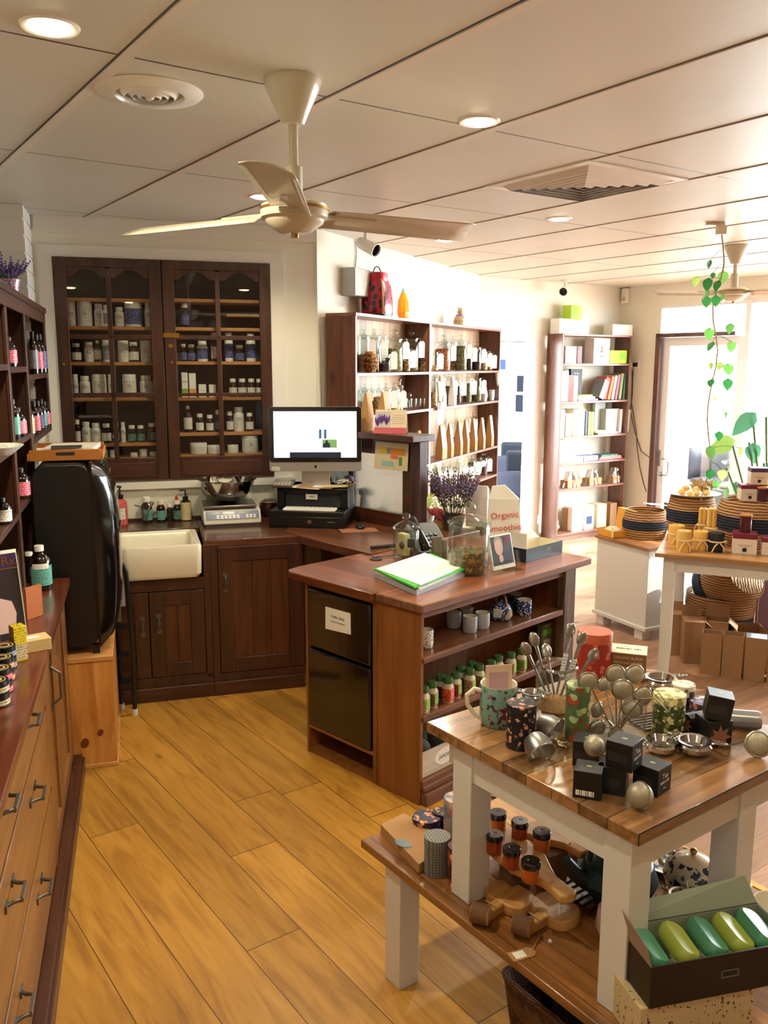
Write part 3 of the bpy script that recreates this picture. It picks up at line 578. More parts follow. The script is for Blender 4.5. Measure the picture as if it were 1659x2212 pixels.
# --- apothecary shelving over it
ap=froot('pigeonhole_shelving','dark timber pigeonhole shelving of bottles against the left wall','shelving',S,-1.6,-1.7,.84)
AX=-1.46; AZ=(1.92,1.665,1.395,1.185)
sty=[-.285,-1.16,-1.70,-2.35,-3.1]
for i,y in enumerate(sty): obj('upright',dark_wood,box(-1.755,AX,y-.012 if i else y-.02,y+.012 if i else y,(1.365 if i==0 else .843),1.95),parent=ap,bev=.002)
for i,y in enumerate(sty): obj('face_stile',dark_wood,box(AX,AX+.012,y-(.026 if i else .05),y+(.026 if i else 0),(1.365 if i==0 else .845),1.95),parent=ap,bev=.002)
obj('top_board',dark_wood_y,box(-1.755,AX+.02,-3.15,-.283,1.95,1.975),parent=ap,bev=.002); obj('top_rail',dark_wood_y,box(AX-.001,AX+.013,-3.1,-.285,1.90,1.95),parent=ap)
obj('back_boards',wood('unit_back',(84,44,20),(126,76,40),(140,88,50),.5,'z'),box(-1.757,-1.75,-3.1,-1.16,.845,1.95),box(-1.757,-1.75,-1.16,-.285,1.365,1.95),parent=ap)
for i in range(4):
    for z in ((1.655,1.385) if i==0 else ((1.69,1.42,1.18) if i==1 else (1.70,1.41,1.17))):
        obj('shelf',dark_wood_y,box(-1.75,AX+.01,sty[i+1]+.012,sty[i]-.012,z-.022,z),parent=ap,bev=.0015)
# --- black retro fridge on a pine box
pb=froot('pine_plinth_box','knotty pine box stand carrying the tall black fridge','stand',S,-1.38,-1.1)
obj('front_panel',pine,box(-1.60,-1.172,-1.375,-1.352,.018,.472),parent=pb); obj('front_panel',pine,box(-1.60,-1.172,-.86,-.84,.018,.472),parent=pb)
for kx,kz,kr in ((-1.30,.115,.017),(-1.235,.155,.012)): obj('wood_knot',mat('pine_knot',(110,56,24),.5),xf(lathe([(0,0),(kr,0),(kr,.0006),(0,.0008)],16,sy=1.35),(kx,-1.3752,kz),(PI/2,.3,0)),parent=pb)
obj('side_panel',pine,box(-1.195,-1.178,-1.34,-.87,.06,.47),box(-1.60,-1.58,-1.352,-.86,.02,.47),parent=pb); obj('top_board',pine_x,box(-1.60,-1.168,-1.38,-.835,.472,.492),parent=pb,bev=.002); obj('bottom_board',pine_x,box(-1.60,-1.168,-1.38,-.835,0,.018),parent=pb,bev=.002)
rf=froot('retro_fridge','tall rounded glossy black fridge standing on the knotty pine box','fridge',S,-1.4,-1.1,.492)
obj('body',black_pl,prism(rrect(.232,.77,.06,6,-1.330,.915),-1.34,-.88,'y'),parent=rf,smooth=True,bev=.006)
def bulge():
    def fn(u,v):
        a=(u-.5)*2; b_=(v-.5)*2
        y=-1.11+a*.235; z=.915+b_*.39
        e=max(0,1-abs(a)**5)**.5*max(0,1-abs(b_)**7)**.5
        return (-1.215+.10*e*(1-.25*b_*b_),y,z)
    return surf(fn,17,25)
bl=bulge(); dr=obj('door',black_gl,bl,box(-1.222,-1.212,-1.345,-.875,.525,1.305),parent=rf,smooth=True)
_obj('door_handle',pewter,box(-1.150,-1.128,-1.262,-1.245,.60,.74),parent=dr,bev=.004)
for x,y in ((-1.25,-1.33),(-1.42,-1.33),(-1.25,-.93)): obj('foot',black_pl,box(x,x+.03,y,y+.03,.492,.53),parent=rf)
# --- folding ladder
ld=froot('folding_step_ladder','folded black metal step ladder with curved top leaning by the sink','ladder',S,-1.11,-.8)
fx1,fy1=S.Z(292,1543,0); 
top1=[S.Y(265,1225,-1.10)]
yq,zq=S.Y(268,1230,-1.125)
obj('front_rail',black_pl,tube([(fx1,fy1,.02),(-1.095,-.85,.35),(-1.105,-.86,.66),(-1.109,-.862,.73),(-1.122,-.865,.765),(-1.15,-.868,.785),(-1.20,-.87,.785)],.0115,10),parent=ld,smooth=True)
obj('rear_rail',black_pl,tube([(-1.165,-.745,.02),(-1.16,-.80,.5),(-1.158,-.82,.66)],.011,10),parent=ld,smooth=True)
obj('tread',mat('ladder_panel',(176,182,192),.4),box(-1.19,-1.118,-.86,-.85,.56,.76),parent=ld,label='pale grey folded tread')
for z in (.16,.30,.44,.56): obj('rung',black_pl,cbox((-1.14),-.80,z,.05,.085,.012),parent=ld)
obj('rubber_foot',mat('white_rubber',(214,206,190),.7),cyl(.014,0,.03,12,(fx1,fy1)),parent=ld); obj('rubber_foot',mat('white_rubber',(214,206,190),.7),cyl(.014,0,.03,12,(-1.165,-.745)),parent=ld)
# --- glazed wall cabinet
def glazed(x0,x1,lab,k):
    g=froot('glazed_cabinet',lab,'cabinet',S,(x0+x1)/2,.1,CZ0,'glazed wall cabinets'); 
    obj('carcass',mat('cabinet_inside',(52,50,56),.7),box(x0,x0+.012,-.004,.25,CZ0,CZ1),box(x1-.012,x1,-.004,.25,CZ0,CZ1),box(x0,x1,.245,.255,CZ0,CZ1),box(x0,x1,-.004,.25,CZ1-.012,CZ1),box(x0,x1,-.004,.25,CZ0,CZ0+.012),parent=g)
    return g
cabL=glazed(CX0,-.862,'left dark timber glazed wall cabinet of white supplement bottles above the sink',0); cabR=glazed(-.862,CX1,'right dark timber glazed wall cabinet with brass latch beside the monitor',1)
CS={0:(2.055,1.905,1.712,1.515,1.262,1.178),1:(2.062,1.905,1.716,1.513,1.312,1.185)}
for k,(g,x0,x1) in enumerate(((cabL,CX0,-.862),(cabR,-.862,CX1))):
    for z in CS[k]: obj('shelf',oak_shelf,box(x0+.014,x1-.014,.035,.243,z-.018,z),parent=g)
    if k==1: obj('shelf',oak_shelf,box(-.50,x1-.014,.1,.243,1.972,1.985),parent=g)
    st=.066; y0,y1=-.026,-.004; zb=CZ0+.125; zt=CZ1-.055; mx_=(x0+x1)/2; m2=.013
    xs=[(x0+st,mx_-m2),(mx_+m2,x1-st)]
    rows=[(zb,1.545),(1.575,1.845),(1.875,zt)] if k==0 else [(zb,1.545),(1.575,1.85),(1.88,zt)]
    rows=[(zb,S.X(300,858 if k==0 else 857,-.02)[1]),(S.X(300,850 if k==0 else 852,-.02)[1]+.005,S.X(300,733,-.02)[1]),(S.X(300,723,-.02)[1],zt)]
    shp=[box(x0+.003,x0+st,y0,y1,CZ0,CZ1-.002),box(x1-st,x1-.003,y0,y1,CZ0,CZ1-.002),box(x0+st,x1-st,y0,y1,CZ1-.05,CZ1-.002),box(x0+st,x1-st,y0,y1,CZ0,zb),box(mx_-m2,mx_+m2,y0+.003,y1,zb,zt)]
    for a,b_ in ((rows[0][1],rows[1][0]),(rows[1][1],rows[2][0])): shp.append(box(x0+st,x1-st,y0+.003,y1,a,b_))
    for xa,xb in xs:      # ogee heads
        w=xb-xa; c=(xa+xb)/2
        pts=[(xa,CZ1-.05),(xa,zt-.05),(xa+w*.12,zt-.05)]+[(xa+w*.12+ (c-xa-w*.12)*t_,zt-.05+.045*math.sin(PI/2*t_)) for t_ in (.15,.3,.45,.6,.8,1)]
        pts+=[(2*c-p[0],p[1]) for p in reversed(pts[:-1])]
        shp.append(prism(pts,y0+.003,y1,'y'))
    dr=obj('door',dark_wood,*shp,parent=g,bev=.002)
    _obj('bottom_panel',dark_wood_x,box(x0+st+.01,x1-st-.01,y0-.004,y0,CZ0+.02,CZ0+.10),parent=dr,bev=.002)
    _obj('pane',pane_glass,*[box(xa-.003,xb+.003,-.013,-.010,za-.003,zb_+.003) for xa,xb in xs for za,zb_ in rows],parent=dr)
    if k==1:
        _obj('latch',brass,box(x0-.002,x0+.085,y0-.006,y0-.001,1.845,1.87),xf(cyl(.012,0,.01),(x0+.035,y0,1.80),(PI/2,0,0)),parent=dr)
        _obj('keyhole',brass,xf(cyl(.008,0,.004),(x0+.038,y0,1.71),(PI/2,0,0)),parent=dr)
    else: _obj('keyhole',brass,xf(cyl(.008,0,.004),(x0+.03,y0,1.70),(PI/2,0,0)),parent=dr)
# --- display table on a low bench
dt=froot('display_table','white-legged display table with varnished plank top, crowded with tea strainers','table',T,.34,.33,.376)
obj('table_top',table_wood,box(0,.68,0,.652,.783,.81),parent=dt,bev=.002)
for x,y in ((.018,.028),(.018,.50),(.40,.028),(.60,.56)): obj('leg',table_paint,box(x,x+.068,y,y+.068,.376,.783),parent=dt,bev=.002)
obj('apron',table_paint,box(.024,.044,.09,.50,.70,.783),box(.08,.62,.034,.054,.70,.783),box(.634,.654,.08,.56,.70,.783),box(.05,.62,.60,.62,.70,.783),parent=dt)
bn=froot('low_bench','low white-legged bench with long plank shelf, under the display table','bench',T,.3,.3)
obj('bench_top',wood('bench_wood',(92,56,26),(158,104,54),(184,130,76),.3,'y',coat=.55,boards=.07),box(-.03,.66,-.5,.905,.352,.375),parent=bn,bev=.003)
for x,y in ((-.018,.735),(.57,.80),(.57,-.45),(-.018,-.46)): obj('leg',table_paint,box(x,x+.068,y,y+.068,0,.352),parent=bn,bev=.002)
# --- second table
t2=froot('display_table','white-legged table of beeswax candles and baskets near the window','table',T2,.6,.4)
obj('table_top',wood('table2_top',(150,100,56),(196,146,92),(214,170,118),.35,'x',coat=.3,boards=.09),box(-.012,1.15,-.012,.78,.69,.712),parent=t2,bev=.002)
for x,y in ((.03,.02),(1.05,.02),(.03,.68),(1.05,.68)): obj('leg',table_paint,box(x,x+.06,y,y+.06,0,.69),parent=t2,bev=.002)
obj('apron',table_paint,box(.09,1.05,.03,.05,.61,.69),box(.04,.06,.08,.68,.61,.69),box(1.08,1.10,.08,.68,.61,.69),parent=t2)
# --- white cabinet
wc=froot('storage_cabinet','low white painted cabinet with timber top beside the candle table','cabinet',CB,.23,.25)
obj('body',table_paint,box(0,.47,0,.5,.075,.575),parent=wc,bev=.002); obj('skirting',table_paint,box(-.012,.482,-.012,.512,.06,.085),parent=wc,bev=.003)
for x,y in ((.02,.0),(.38,.0),(.02,.43),(.38,.43)): obj('foot',table_paint,box(x,x+.07,y,y+.07,0,.06),parent=wc)
obj('top_board',wood('cab_top_wood',(120,78,44),(166,118,74),(180,134,90),.5,'x'),box(-.01,.48,-.015,.51,.575,.592),parent=wc,bev=.002)
# --- ceiling fan
def fan(fr_loc,az0,name_label,Rr=.60,s=1,zh=2.11,zc=CEIL,can_h=.12):
    t=thing('ceiling_fan',name_label,'ceiling fan',(fr_loc[0],fr_loc[1],zc),0)
    m=mat('fan_enamel',(206,198,176),.3,coat=.4)
    obj('canopy',m,lathe([(0,0),(.078,0),(.08,-.006),(.072,-.03),(.05,-.075),(.036,-.105),(.03,-.118),(0,-.12)],28),parent=t,smooth=True)
    h=zh-zc
    obj('down_rod',m,cyl(.013,h+.05,-.11,14),cyl(.024,h+.03,h+.13,16),parent=t,smooth=True)
    obj('motor_housing',m,lathe([(0,h+.04),(.07,h+.038),(.092,h+.028),(.096,h+.01),(.094,h-.006),(.083,h-.012),(.08,h-.02),(.045,h-.045),(.035,h-.048),(0,h-.05)],36),parent=t,smooth=True)
    obj('trim_ring',brass,lathe([(.0925,h+.012),(.0975,h+.014),(.0975,h+.02),(.0925,h+.022)],36),lathe([(0,h-.048),(.011,h-.05),(.011,h-.06),(0,h-.062)],14),parent=t,smooth=True)
    for k in range(3):
        a=PI/2-R(az0+120*k); ca,sa=math.cos(a),math.sin(a)
        def fn(u,v,ca=ca,sa=sa):
            r=.10+(Rr-.10)*v; wd=(.056+.012*v)*(1 if v<.97 else .92); c=(u-.5)*2; tw=R(-15)
            lx=r+(.02*c*(1 if v>.95 else 0)); ly=c*wd*math.cos(tw); lz=c*wd*math.sin(tw)+.012*(1-c*c)-.002
            return (lx*ca-ly*sa,lx*sa+ly*ca,h+lz)
        bl=obj('blade',m,surf(fn,7,12),parent=t,smooth=True,wall=.003)
        _obj('blade_rib',m,xf(box(.09,.26,-.006,.006,.006,.014),(0,0,h),(0,0,a)),xf(box(.07,.12,-.03,.03,-.002,.006),(0,0,h),(0,0,a)),parent=bl)
    return t
fan((-.2515,2.514),60,'cream three-blade ceiling fan nearest the viewer, hanging from flared canopy')
# ============================================================ bottles, tubs and jars
wht_pl=mat('white_plastic',(232,230,222),.35); amber=mat('amber_glass',(34,16,8),.08,coat=.5); brown_pl=mat('dark_brown_glass',(22,12,10),.1,coat=.4)
def print_mat(name,base,inkc,scale=260):
    """a printed label: base colour with fine rows of small print"""
    if name in MATS: return MATS[name]
    m,nt,b=_new(name); MATS[name]=m; N=nt.nodes; Lk=nt.links
    tc=N.new('ShaderNodeTexCoord'); sx=N.new('ShaderNodeSeparateXYZ'); Lk.new(tc.outputs['Object'],sx.inputs[0])
    w=N.new('ShaderNodeTexWave'); w.bands_direction='Z'; w.inputs['Scale'].default_value=scale/6.5; Lk.new(tc.outputs['Object'],w.inputs['Vector'])
    n=N.new('ShaderNodeTexNoise'); n.inputs['Scale'].default_value=scale; Lk.new(tc.outputs['Object'],n.inputs['Vector'])
    a=N.new('ShaderNodeMath'); a.operation='MULTIPLY'; Lk.new(w.outputs['Fac'],a.inputs[0]); Lk.new(n.outputs['Fac'],a.inputs[1])
    g=N.new('ShaderNodeMath'); g.operation='GREATER_THAN'; Lk.new(a.outputs[0],g.inputs[0]); g.inputs[1].default_value=.47
    mx=N.new('ShaderNodeMix'); mx.data_type='RGBA'; mx.inputs['A'].default_value=(*lin(base),1); mx.inputs['B'].default_value=(*lin(inkc),1); Lk.new(g.outputs[0],mx.inputs['Factor']); Lk.new(mx.outputs['Result'],b.inputs['Base Color']); b.inputs['Roughness'].default_value=.45
    return m
LBL={'white':print_mat('label_white',(234,230,220),(120,120,126)),'blue':print_mat('label_blue',(36,52,120),(190,200,230)),'green':print_mat('label_green',(44,98,88),(180,214,200)),
 'pink':print_mat('label_pink',(214,84,108),(244,220,224)),'purple':print_mat('label_purple',(58,38,110),(200,190,220)),'teal':print_mat('label_teal',(104,176,164),(40,90,84)),'cream':print_mat('label_cream',(222,206,160),(90,70,40)),
 'grey':print_mat('label_grey',(150,154,168),(60,60,80)),'orange':print_mat('label_orange',(224,140,62),(250,240,220)),'yellow':print_mat('label_yellow',(236,214,40),(120,100,20)),'red':print_mat('label_red',(206,60,66),(250,230,230)),'lime':print_mat('label_lime',(150,196,84),(60,90,30))}
LNAME={'white':'white-labelled','blue':'blue-labelled','green':'green-labelled','pink':'pink-labelled','purple':'purple-labelled','teal':'teal-labelled','cream':'cream-labelled','grey':'grey-labelled'}
swirl=mat('grey_ink_swirl',(70,74,86),.5)
def wrap(r,z0,z1,a0=-150,a1=-30,n=12,t=.0006):
    """label wrapped round the front of a bottle"""
    v=[];f=[]
    for i in range(n+1):
        a=R(a0+(a1-a0)*i/n)
        v+=[((r+t)*math.cos(a),(r+t)*math.sin(a),z0),((r+t)*math.cos(a),(r+t)*math.sin(a),z1)]
    for i in range(n): f.append((2*i,2*i+2,2*i+3,2*i+1))
    return v,f
def bottle(kind,name,label,cat,loc,rz,h,r,lab='white',group=None,cap=None,detail=True):
    t=thing(name,label,cat,loc,rz,group); z0,z1=.12,.62
    if kind=='tub': body=[(0,0),(r*.94,0),(r,.01),(r,h*.80),(r*.95,h*.83),(0,h*.83)]; capp=[(r*.90,h*.82),(r*.97,h*.825),(r*.97,h*.985),(r*.93,h),(0,h)]; mb=wht_pl; z0,z1=.1,.74
    elif kind=='bot': body=[(0,0),(r*.93,0),(r,.01),(r,h*.66),(r*.93,h*.73),(r*.70,h*.78),(r*.66,h*.82),(0,h*.82)]; capp=[(r*.70,h*.80),(r*.80,h*.805),(r*.80,h*.98),(r*.76,h),(0,h)]; mb=wht_pl; z0,z1=.12,.62
    elif kind=='amb': body=[(0,0),(r*.95,0),(r,.008),(r,h*.62),(r*.9,h*.70),(r*.62,h*.77),(r*.58,h*.82),(0,h*.82)]; capp=[(r*.60,h*.80),(r*.74,h*.805),(r*.74,h*.98),(r*.70,h),(0,h)]; mb=amber; z0,z1=.10,.52
    elif kind=='syr': body=[(0,0),(r*.95,0),(r,.01),(r,h*.60),(r*.92,h*.70),(r*.6,h*.80),(r*.36,h*.845),(r*.34,h*.89),(0,h*.89)]; capp=[(r*.37,h*.87),(r*.43,h*.875),(r*.43,h*.985),(r*.40,h),(0,h)]; mb=brown_pl; z0,z1=.12,.56
    elif kind=='short': body=[(0,0),(r*.95,0),(r,.006),(r,h*.60),(0,h*.6)]; capp=[(r*.98,h*.58),(r*1.03,h*.6),(r*1.03,h*.96),(r,h),(0,h)]; mb=wht_pl if cap is None else amber; z0,z1=.08,.5
    obj('body',mb,lathe(body,20),parent=t,smooth=True)
    obj('cap',cap or wht_pl,lathe(capp,20),parent=t,smooth=True)
    if lab:
        lo=obj('label',LBL[lab],wrap(r,h*z0,h*z1,-165,-15),parent=t,smooth=True)
        if detail and lab=='white' and kind in('tub','bot'):
            _obj('logo',swirl,xf(lathe([(.0075,-.0007),(.0075,.0007),(.0105,.0007),(.0105,-.0007),(.0075,-.0007)],14,sx=1,sy=.75),(0,-r-.0006,h*.50),(PI/2,.6,0)),parent=lo)
    return t
def place(fr,px,ytop,w,zs,y):
    x,zz=fr.X(px,ytop,y); ht=zz-zs; p=fr.w(x,y,zz)
    return x,ht,w/2*((p-cam.location).length/F_PX)*.97
rng=random.Random(3)
KN={'tub':('supplement_tub','white supplement tub','tub'),'bot':('supplement_bottle','white plastic supplement bottle','bottle'),'amb':('pill_bottle','dark glass pill bottle','bottle'),'syr':('syrup_bottle','dark narrow-necked bottle','bottle'),'short':('cream_jar','short wide pot','pot')}
CAB={0:[(1,[(407,670,48,'tub','white'),(485,670,80,'tub','white'),(568,686,50,'bot','white'),(608,692,30,'bot','grey'),(688,705,50,'bot','white'),(768,678,94,'tub','blue'),(855,680,44,'bot','white')]),
 (2,[(438,915,52,'amb','white'),(512,908,50,'bot','white'),(561,898,38,'syr','white'),(613,895,45,'tub','grey'),(710,898,58,'tub','white'),(770,908,54,'amb','white'),(840,898,58,'tub','white')]),
 (3,[(432,1093,30,'tub','white'),(488,1103,56,'bot','white'),(571,1093,76,'tub','white'),(643,1093,40,'tub','white'),(745,1093,76,'tub','white'),(842,1100,70,'bot','white'),(893,1118,24,'bot','white')]),
 (4,[(445,1355,30,'amb','white'),(495,1368,48,'bot','white'),(553,1375,54,'bot','white'),(612,1378,52,'amb','white'),(668,1370,38,'amb','green'),(709,1370,26,'bot','white'),(760,1388,46,'amb','green'),(811,1388,46,'amb','green'),(875,1375,52,'amb','green')]),
 (5,[(604,1530,36,'short','white'),(652,1530,36,'short','white'),(774,1545,42,'short','white'),(828,1525,44,'short','white'),(886,1540,42,'short','white')])],
 1:[(1,[(1065,682,52,'amb','blue')]),
 (2,[(1058,918,36,'amb','blue'),(1104,922,44,'amb','blue'),(1168,900,62,'bot','blue'),(1236,853,40,'amb','white'),(1320,853,48,'bot','blue'),(1383,925,52,'amb','blue'),(1447,856,56,'bot','blue')]),
 (3,[(1345,1118,46,'amb','white'),(1399,1118,50,'amb','white'),(1451,1118,46,'amb','white'),(1493,1120,30,'amb','white')]),
 (4,[(1083,1275,50,'syr','white'),(1153,1320,46,'amb','white'),(1211,1328,44,'amb','white'),(1257,1300,34,'amb','green'),(1327,1308,40,'amb','white'),(1378,1282,60,'bot','white'),(1441,1315,48,'amb','white')]),
 (5,[(1147,1487,96,'short','white'),(1238,1500,76,'short','white'),(1346,1500,62,'short','white'),(1444,1445,94,'tub','white')])]}
SH=['','top stocked shelf','second shelf','third shelf','fourth shelf','bottom shelf']
for c in (0,1):
    cn=('left','right')[c]
    for si,L_ in CAB[c]:
        zs=CS[c][si]
        for i,(cx,ty,w,kd,lb) in enumerate(L_):
            x,h,r=place(S,cx/2.676,ty/2.676+400,w/2.676,zs,.085); r=min(r,.052)
            nm,ds,ct_=KN[kd]; ds=ds if lb=='white' else ds.replace('white ','white ' )
            lbt={'white':'','blue':'blue-labelled ','green':'green-labelled ','grey':'grey-labelled '}[lb]
            bottle(kd,nm,f'{lbt}{ds}, {ordn(i,len(L_))} on {SH[si]} of {cn} glazed cabinet',ct_,S.w(x,.085,zs),S.rz,h,r,lb,f'{SH[si]} stock in {cn} glazed cabinet')
# small cartons on the third shelf of the right cabinet
def carton(name,label,cat,loc,rz,sx,sy,sz,m,group=None,band=None,txt=None,tm=None):
    t=thing(name,label,cat,loc,rz,group)
    obj('carton',m,box(-sx/2,sx/2,-sy/2,sy/2,0,sz),parent=t,bev=.001)
    if band: obj('printed_band',band,box(-sx/2-.0004,sx/2+.0004,-sy/2-.0004,sy/2,sz*.08,sz*.35),parent=t)
    if txt: text(txt,min(sz*.25,sx*.4),tm or ink,t,(0,-sy/2-.0003,sz*.62))
    return t
for i,(cx,ty,w,lab,m,bd,tx) in enumerate(((1065,1083,34,'tall white and green carton, leftmost on third shelf of right glazed cabinet',paper,LBL['lime'],'EAR'),(1110,1087,38,'tall white carton with orange corner, third shelf of right glazed cabinet',paper,LBL['orange'],None),(1226,1152,38,'small white carton beside the two stacked ones, right glazed cabinet',paper,LBL['grey'],None))):
    x,h,r=place(S,cx/2.676,ty/2.676+400,w/2.676,CS[1][3],.085); carton('remedy_carton',lab,'box',S.w(x,.085,CS[1][3]),S.rz,2*r,.035,h,m,None,bd,tx)
x,h,r=place(S,1168/2.676,1150/2.676+400,42/2.676,CS[1][3],.085)
for k in range(2): carton('remedy_carton',('lower','upper')[k]+' of two small stacked white cartons in the right glazed cabinet','box',S.w(x,.085,CS[1][3]+k*h/2),S.rz,2*r,.04,h/2-.001,paper,'stacked small cartons')
# left pigeonhole shelving bottles
LS=[(60,868,950,9,1.385,'cream'),(68,716,802,9,1.655,'grey'),(77,722,806,11,1.655,'pink'),(84,722,808,13,1.655,'purple'),(71,866,950,11,1.385,'pink'),(80,866,949,11,1.385,'purple'),(87,862,946,11,1.385,'teal'),(96,866,944,12,1.385,'pink')]
def sidebottle(px,yt,w,z,lab,label,x=-1.474,grp=None,rz=.9,kind='syr'):
    y,zt=S.Y(px,yt,x); yl,_=S.Y(px-w/2,yt,x); yr,_=S.Y(px+w/2,yt,x); y=min(y,-.345)
    return bottle(kind,'syrup_bottle',label,'bottle',S.w(x,y,z),S.rz+rz-.3,max(.09,zt-z),w*.5*4.3/F_PX*2.1,lab,grp,black_pl if lab!='cream' else None,False)
up=[l for l in LS if l[4]==1.655]; lo=sorted([l for l in LS if l[4]==1.385])
for i,l in enumerate(up): sidebottle(l[0],l[1],l[3],1.655,l[5],f'{LNAME[l[5]]} dark bottle, {ordn(i,3)} in top right pigeonhole by the brick pier',-1.474,'bottles in the top right pigeonhole')
for i,l in enumerate(lo): sidebottle(l[0],l[1],l[3],1.385,l[5],f'{LNAME[l[5]]} dark bottle, {ordn(i,5)} in pigeonhole above the wooden tray',-1.474,'bottles in the pigeonhole above the tray')
sidebottle(16,728,12,1.69,'pink','pink-labelled dark bottle alone in top pigeonhole left of the brick pier',-1.474); sidebottle(25,862,10,1.42,'teal','teal-labelled dark bottle beside a pink one in the middle pigeonhole',-1.474)
sidebottle(35,880,14,1.42,'pink','pink-labelled dark bottle beside a teal one in the middle pigeonhole',-1.474); sidebottle(42,1010,14,1.18,'pink','pink-labelled dark bottle alone in the lower pigeonhole left of the fridge',-1.474); sidebottle(3,1082,12,1.17,'white','white-labelled dark bottle at left photo edge in lower pigeonhole',-1.474)
# dishes of small things on the lower shelf edge at the far left
y_,z_=S.Y(8,968,-1.44); t=fthing('serving_dish','small white oval dish jutting from the left shelf at photo edge','dish',S,-1.45,-2.03,1.412)
obj('dish',gloss_white,lathe([(0,.004),(.04,.004),(.062,.018),(.085,.028),(.087,.03),(.062,.014),(.04,0),(0,0)],28,sx=.8,sy=1.2),parent=t,smooth=True); obj('wrapped_soap',clear,ball(.018,(.0,.02,.02),12,8),ball(.015,(.01,-.02,.02),12,8),parent=t,smooth=True)
# ---------------------------------------------------------------- glass storage jars
herb=lambda n,a,b_,sc_=90: pattern(n,a,b_,sc_,.6,.95)
HERB=[herb('herb_brown',(96,62,34),[(140,98,54),(70,44,24),(168,128,78)]),herb('herb_green',(86,84,52),[(118,112,70),(60,62,38),(140,132,90)]),herb('herb_dark',(46,34,34),[(70,52,48),(30,22,24),(90,60,56)]),herb('herb_rust',(122,62,32),[(156,86,44),(92,42,22),(178,116,70)]),herb('herb_tan',(176,140,88),[(206,172,118),(140,108,64),(220,190,140)])]
HN=['brown herbs','green herbs','dark leaves','rust-coloured bark','tan seeds']
tagm=mat('paper_tag',(244,242,236),.7)
def storage_jar(label,loc,rz,h,r,content=0,fill=.6,tagon=1,group=None,name='storage_jar',seg=24):
    t=thing(name,label,'jar',loc,rz,group); k=min(r*.42,h*.1); hb=h-2*k-h*.08
    obj('jar_body',jar_glass,lathe([(0,.002),(r*.9,.002),(r,.012),(r,hb*.9),(r*.93,hb*.97),(r*.93,hb)],seg),parent=t,smooth=True)
    obj('contents',HERB[content],lathe([(0,.006),(r*.93,.006),(r*.955,.02),(r*.955,hb*fill),(r*.6,hb*fill+.006),(0,hb*fill+.002)],seg),parent=t,smooth=True)
    obj('lid',jar_glass,lathe([(r*.86,hb-.004),(r*1.02,hb),(r*1.02,hb+.006),(r*.8,hb+h*.045),(r*.3,hb+h*.07),(k*.5,hb+h*.08),(k*.55,hb+h*.09)],seg),lathe([(r*.80,hb-.015),(r*.88,hb-.015),(r*.88,hb)],seg),parent=t,smooth=True)
    obj('knob',jar_glass,ball(k,(0,0,hb+h*.08+k*.9),14,10),parent=t,smooth=True)
    if tagon:
        tg=obj('tag',tagm,xf(prism([(-.023,-.10),(.023,-.10),(.023,.0),(.012,.014),(-.012,.014),(-.023,0)],-.0006,.0006,'y'),(0,0,0),(0,0,-.75)),parent=t,loc=(r*.35,-r*1.0-.019,hb*.88 if hb>.13 else .118),rot=(R(3),R(-6),0))
        _obj('string',string_m,tube([(0,0,.006),(-.01,.006,.028),(-.02,.012,.035)],.0009,5),parent=tg)
    return t
JN={0:'brown',1:'green',2:'dark',3:'rust',4:'tan'}
# (px,top,width,depth y,contents,fill,tag)
JARS={('left','top compartment',1,0):[(786,711,24,.15,1,.5,1),(804,708,33,.15,0,.4,1),(823,711,22,.16,2,.3,0),(832,753,26,.06,2,.5,1),(851,710,40,.09,1,.72,1),(876,742,22,.05,0,.5,1),(889,712,32,.10,1,.66,1),(912,748,20,.06,0,.5,1)],
('right','top compartment',1,1):[(939,752,16,.05,4,.3,1),(957,722,35,.08,3,.8,1),(978,724,20,.14,0,.35,1),(996,722,27,.08,1,.85,1),(1013,736,17,.12,2,.5,1),(1030,738,21,.08,2,.8,1),(1045,750,18,.08,4,.5,1),(1057,757,14,.06,4,.4,1)],
('left','second compartment',2,0):[(788,828,26,.14,4,.2,0),(803,830,22,.13,0,.5,0),(818,829,24,.07,4,.7,1),(834,827,24,.07,0,.2,1),(851,826,28,.08,4,.3,1)],
('right','second compartment',2,1):[(937,806,17,.06,4,.5,1),(969,806,18,.10,0,.7,1),(988,808,19,.08,2,.7,1),(1010,806,20,.08,1,.8,1),(1030,804,22,.08,1,.7,1)],
('right','third compartment',3,1):[(960,897,16,.16,0,.5,0),(984,906,16,.16,0,.5,0),(996,893,22,.16,2,.5,0),(1018,891,22,.16,2,.5,0)],
('right','fourth compartment',4,1):[(941,1002,24,.07,2,.6,1),(957,998,20,.14,4,.5,1),(972,1004,20,.06,4,.5,1),(988,990,20,.14,0,.4,1),(1003,994,22,.07,0,.4,1),(1019,984,18,.08,1,.9,1),(1032,988,15,.12,4,.6,1),(1045,978,18,.08,2,.5,1)],
('right','fifth compartment',5,1):[(941,1076,28,.07,2,.6,0),(962,1078,22,.12,2,.5,0)]}
for (bay,comp,si,b_),L_ in JARS.items():
    for i,(px,ty,w,y,cn,fl,tg) in enumerate(L_):
        zs=DZ[si]; x,h,r=place(D,px,ty,w,zs,y); r=min(r,.08); h=max(h,.09); y=max(.012+r,min(y,DD-.014-r))
        storage_jar(f'clear storage jar of {HN[cn]}, {ordn(i,len(L_))} in {comp} of {bay} bookcase bay',D.w(x,y,zs),D.rz,h,r,cn,fl,tg,f'jars in the {comp} of the {bay} bay',seg=20)
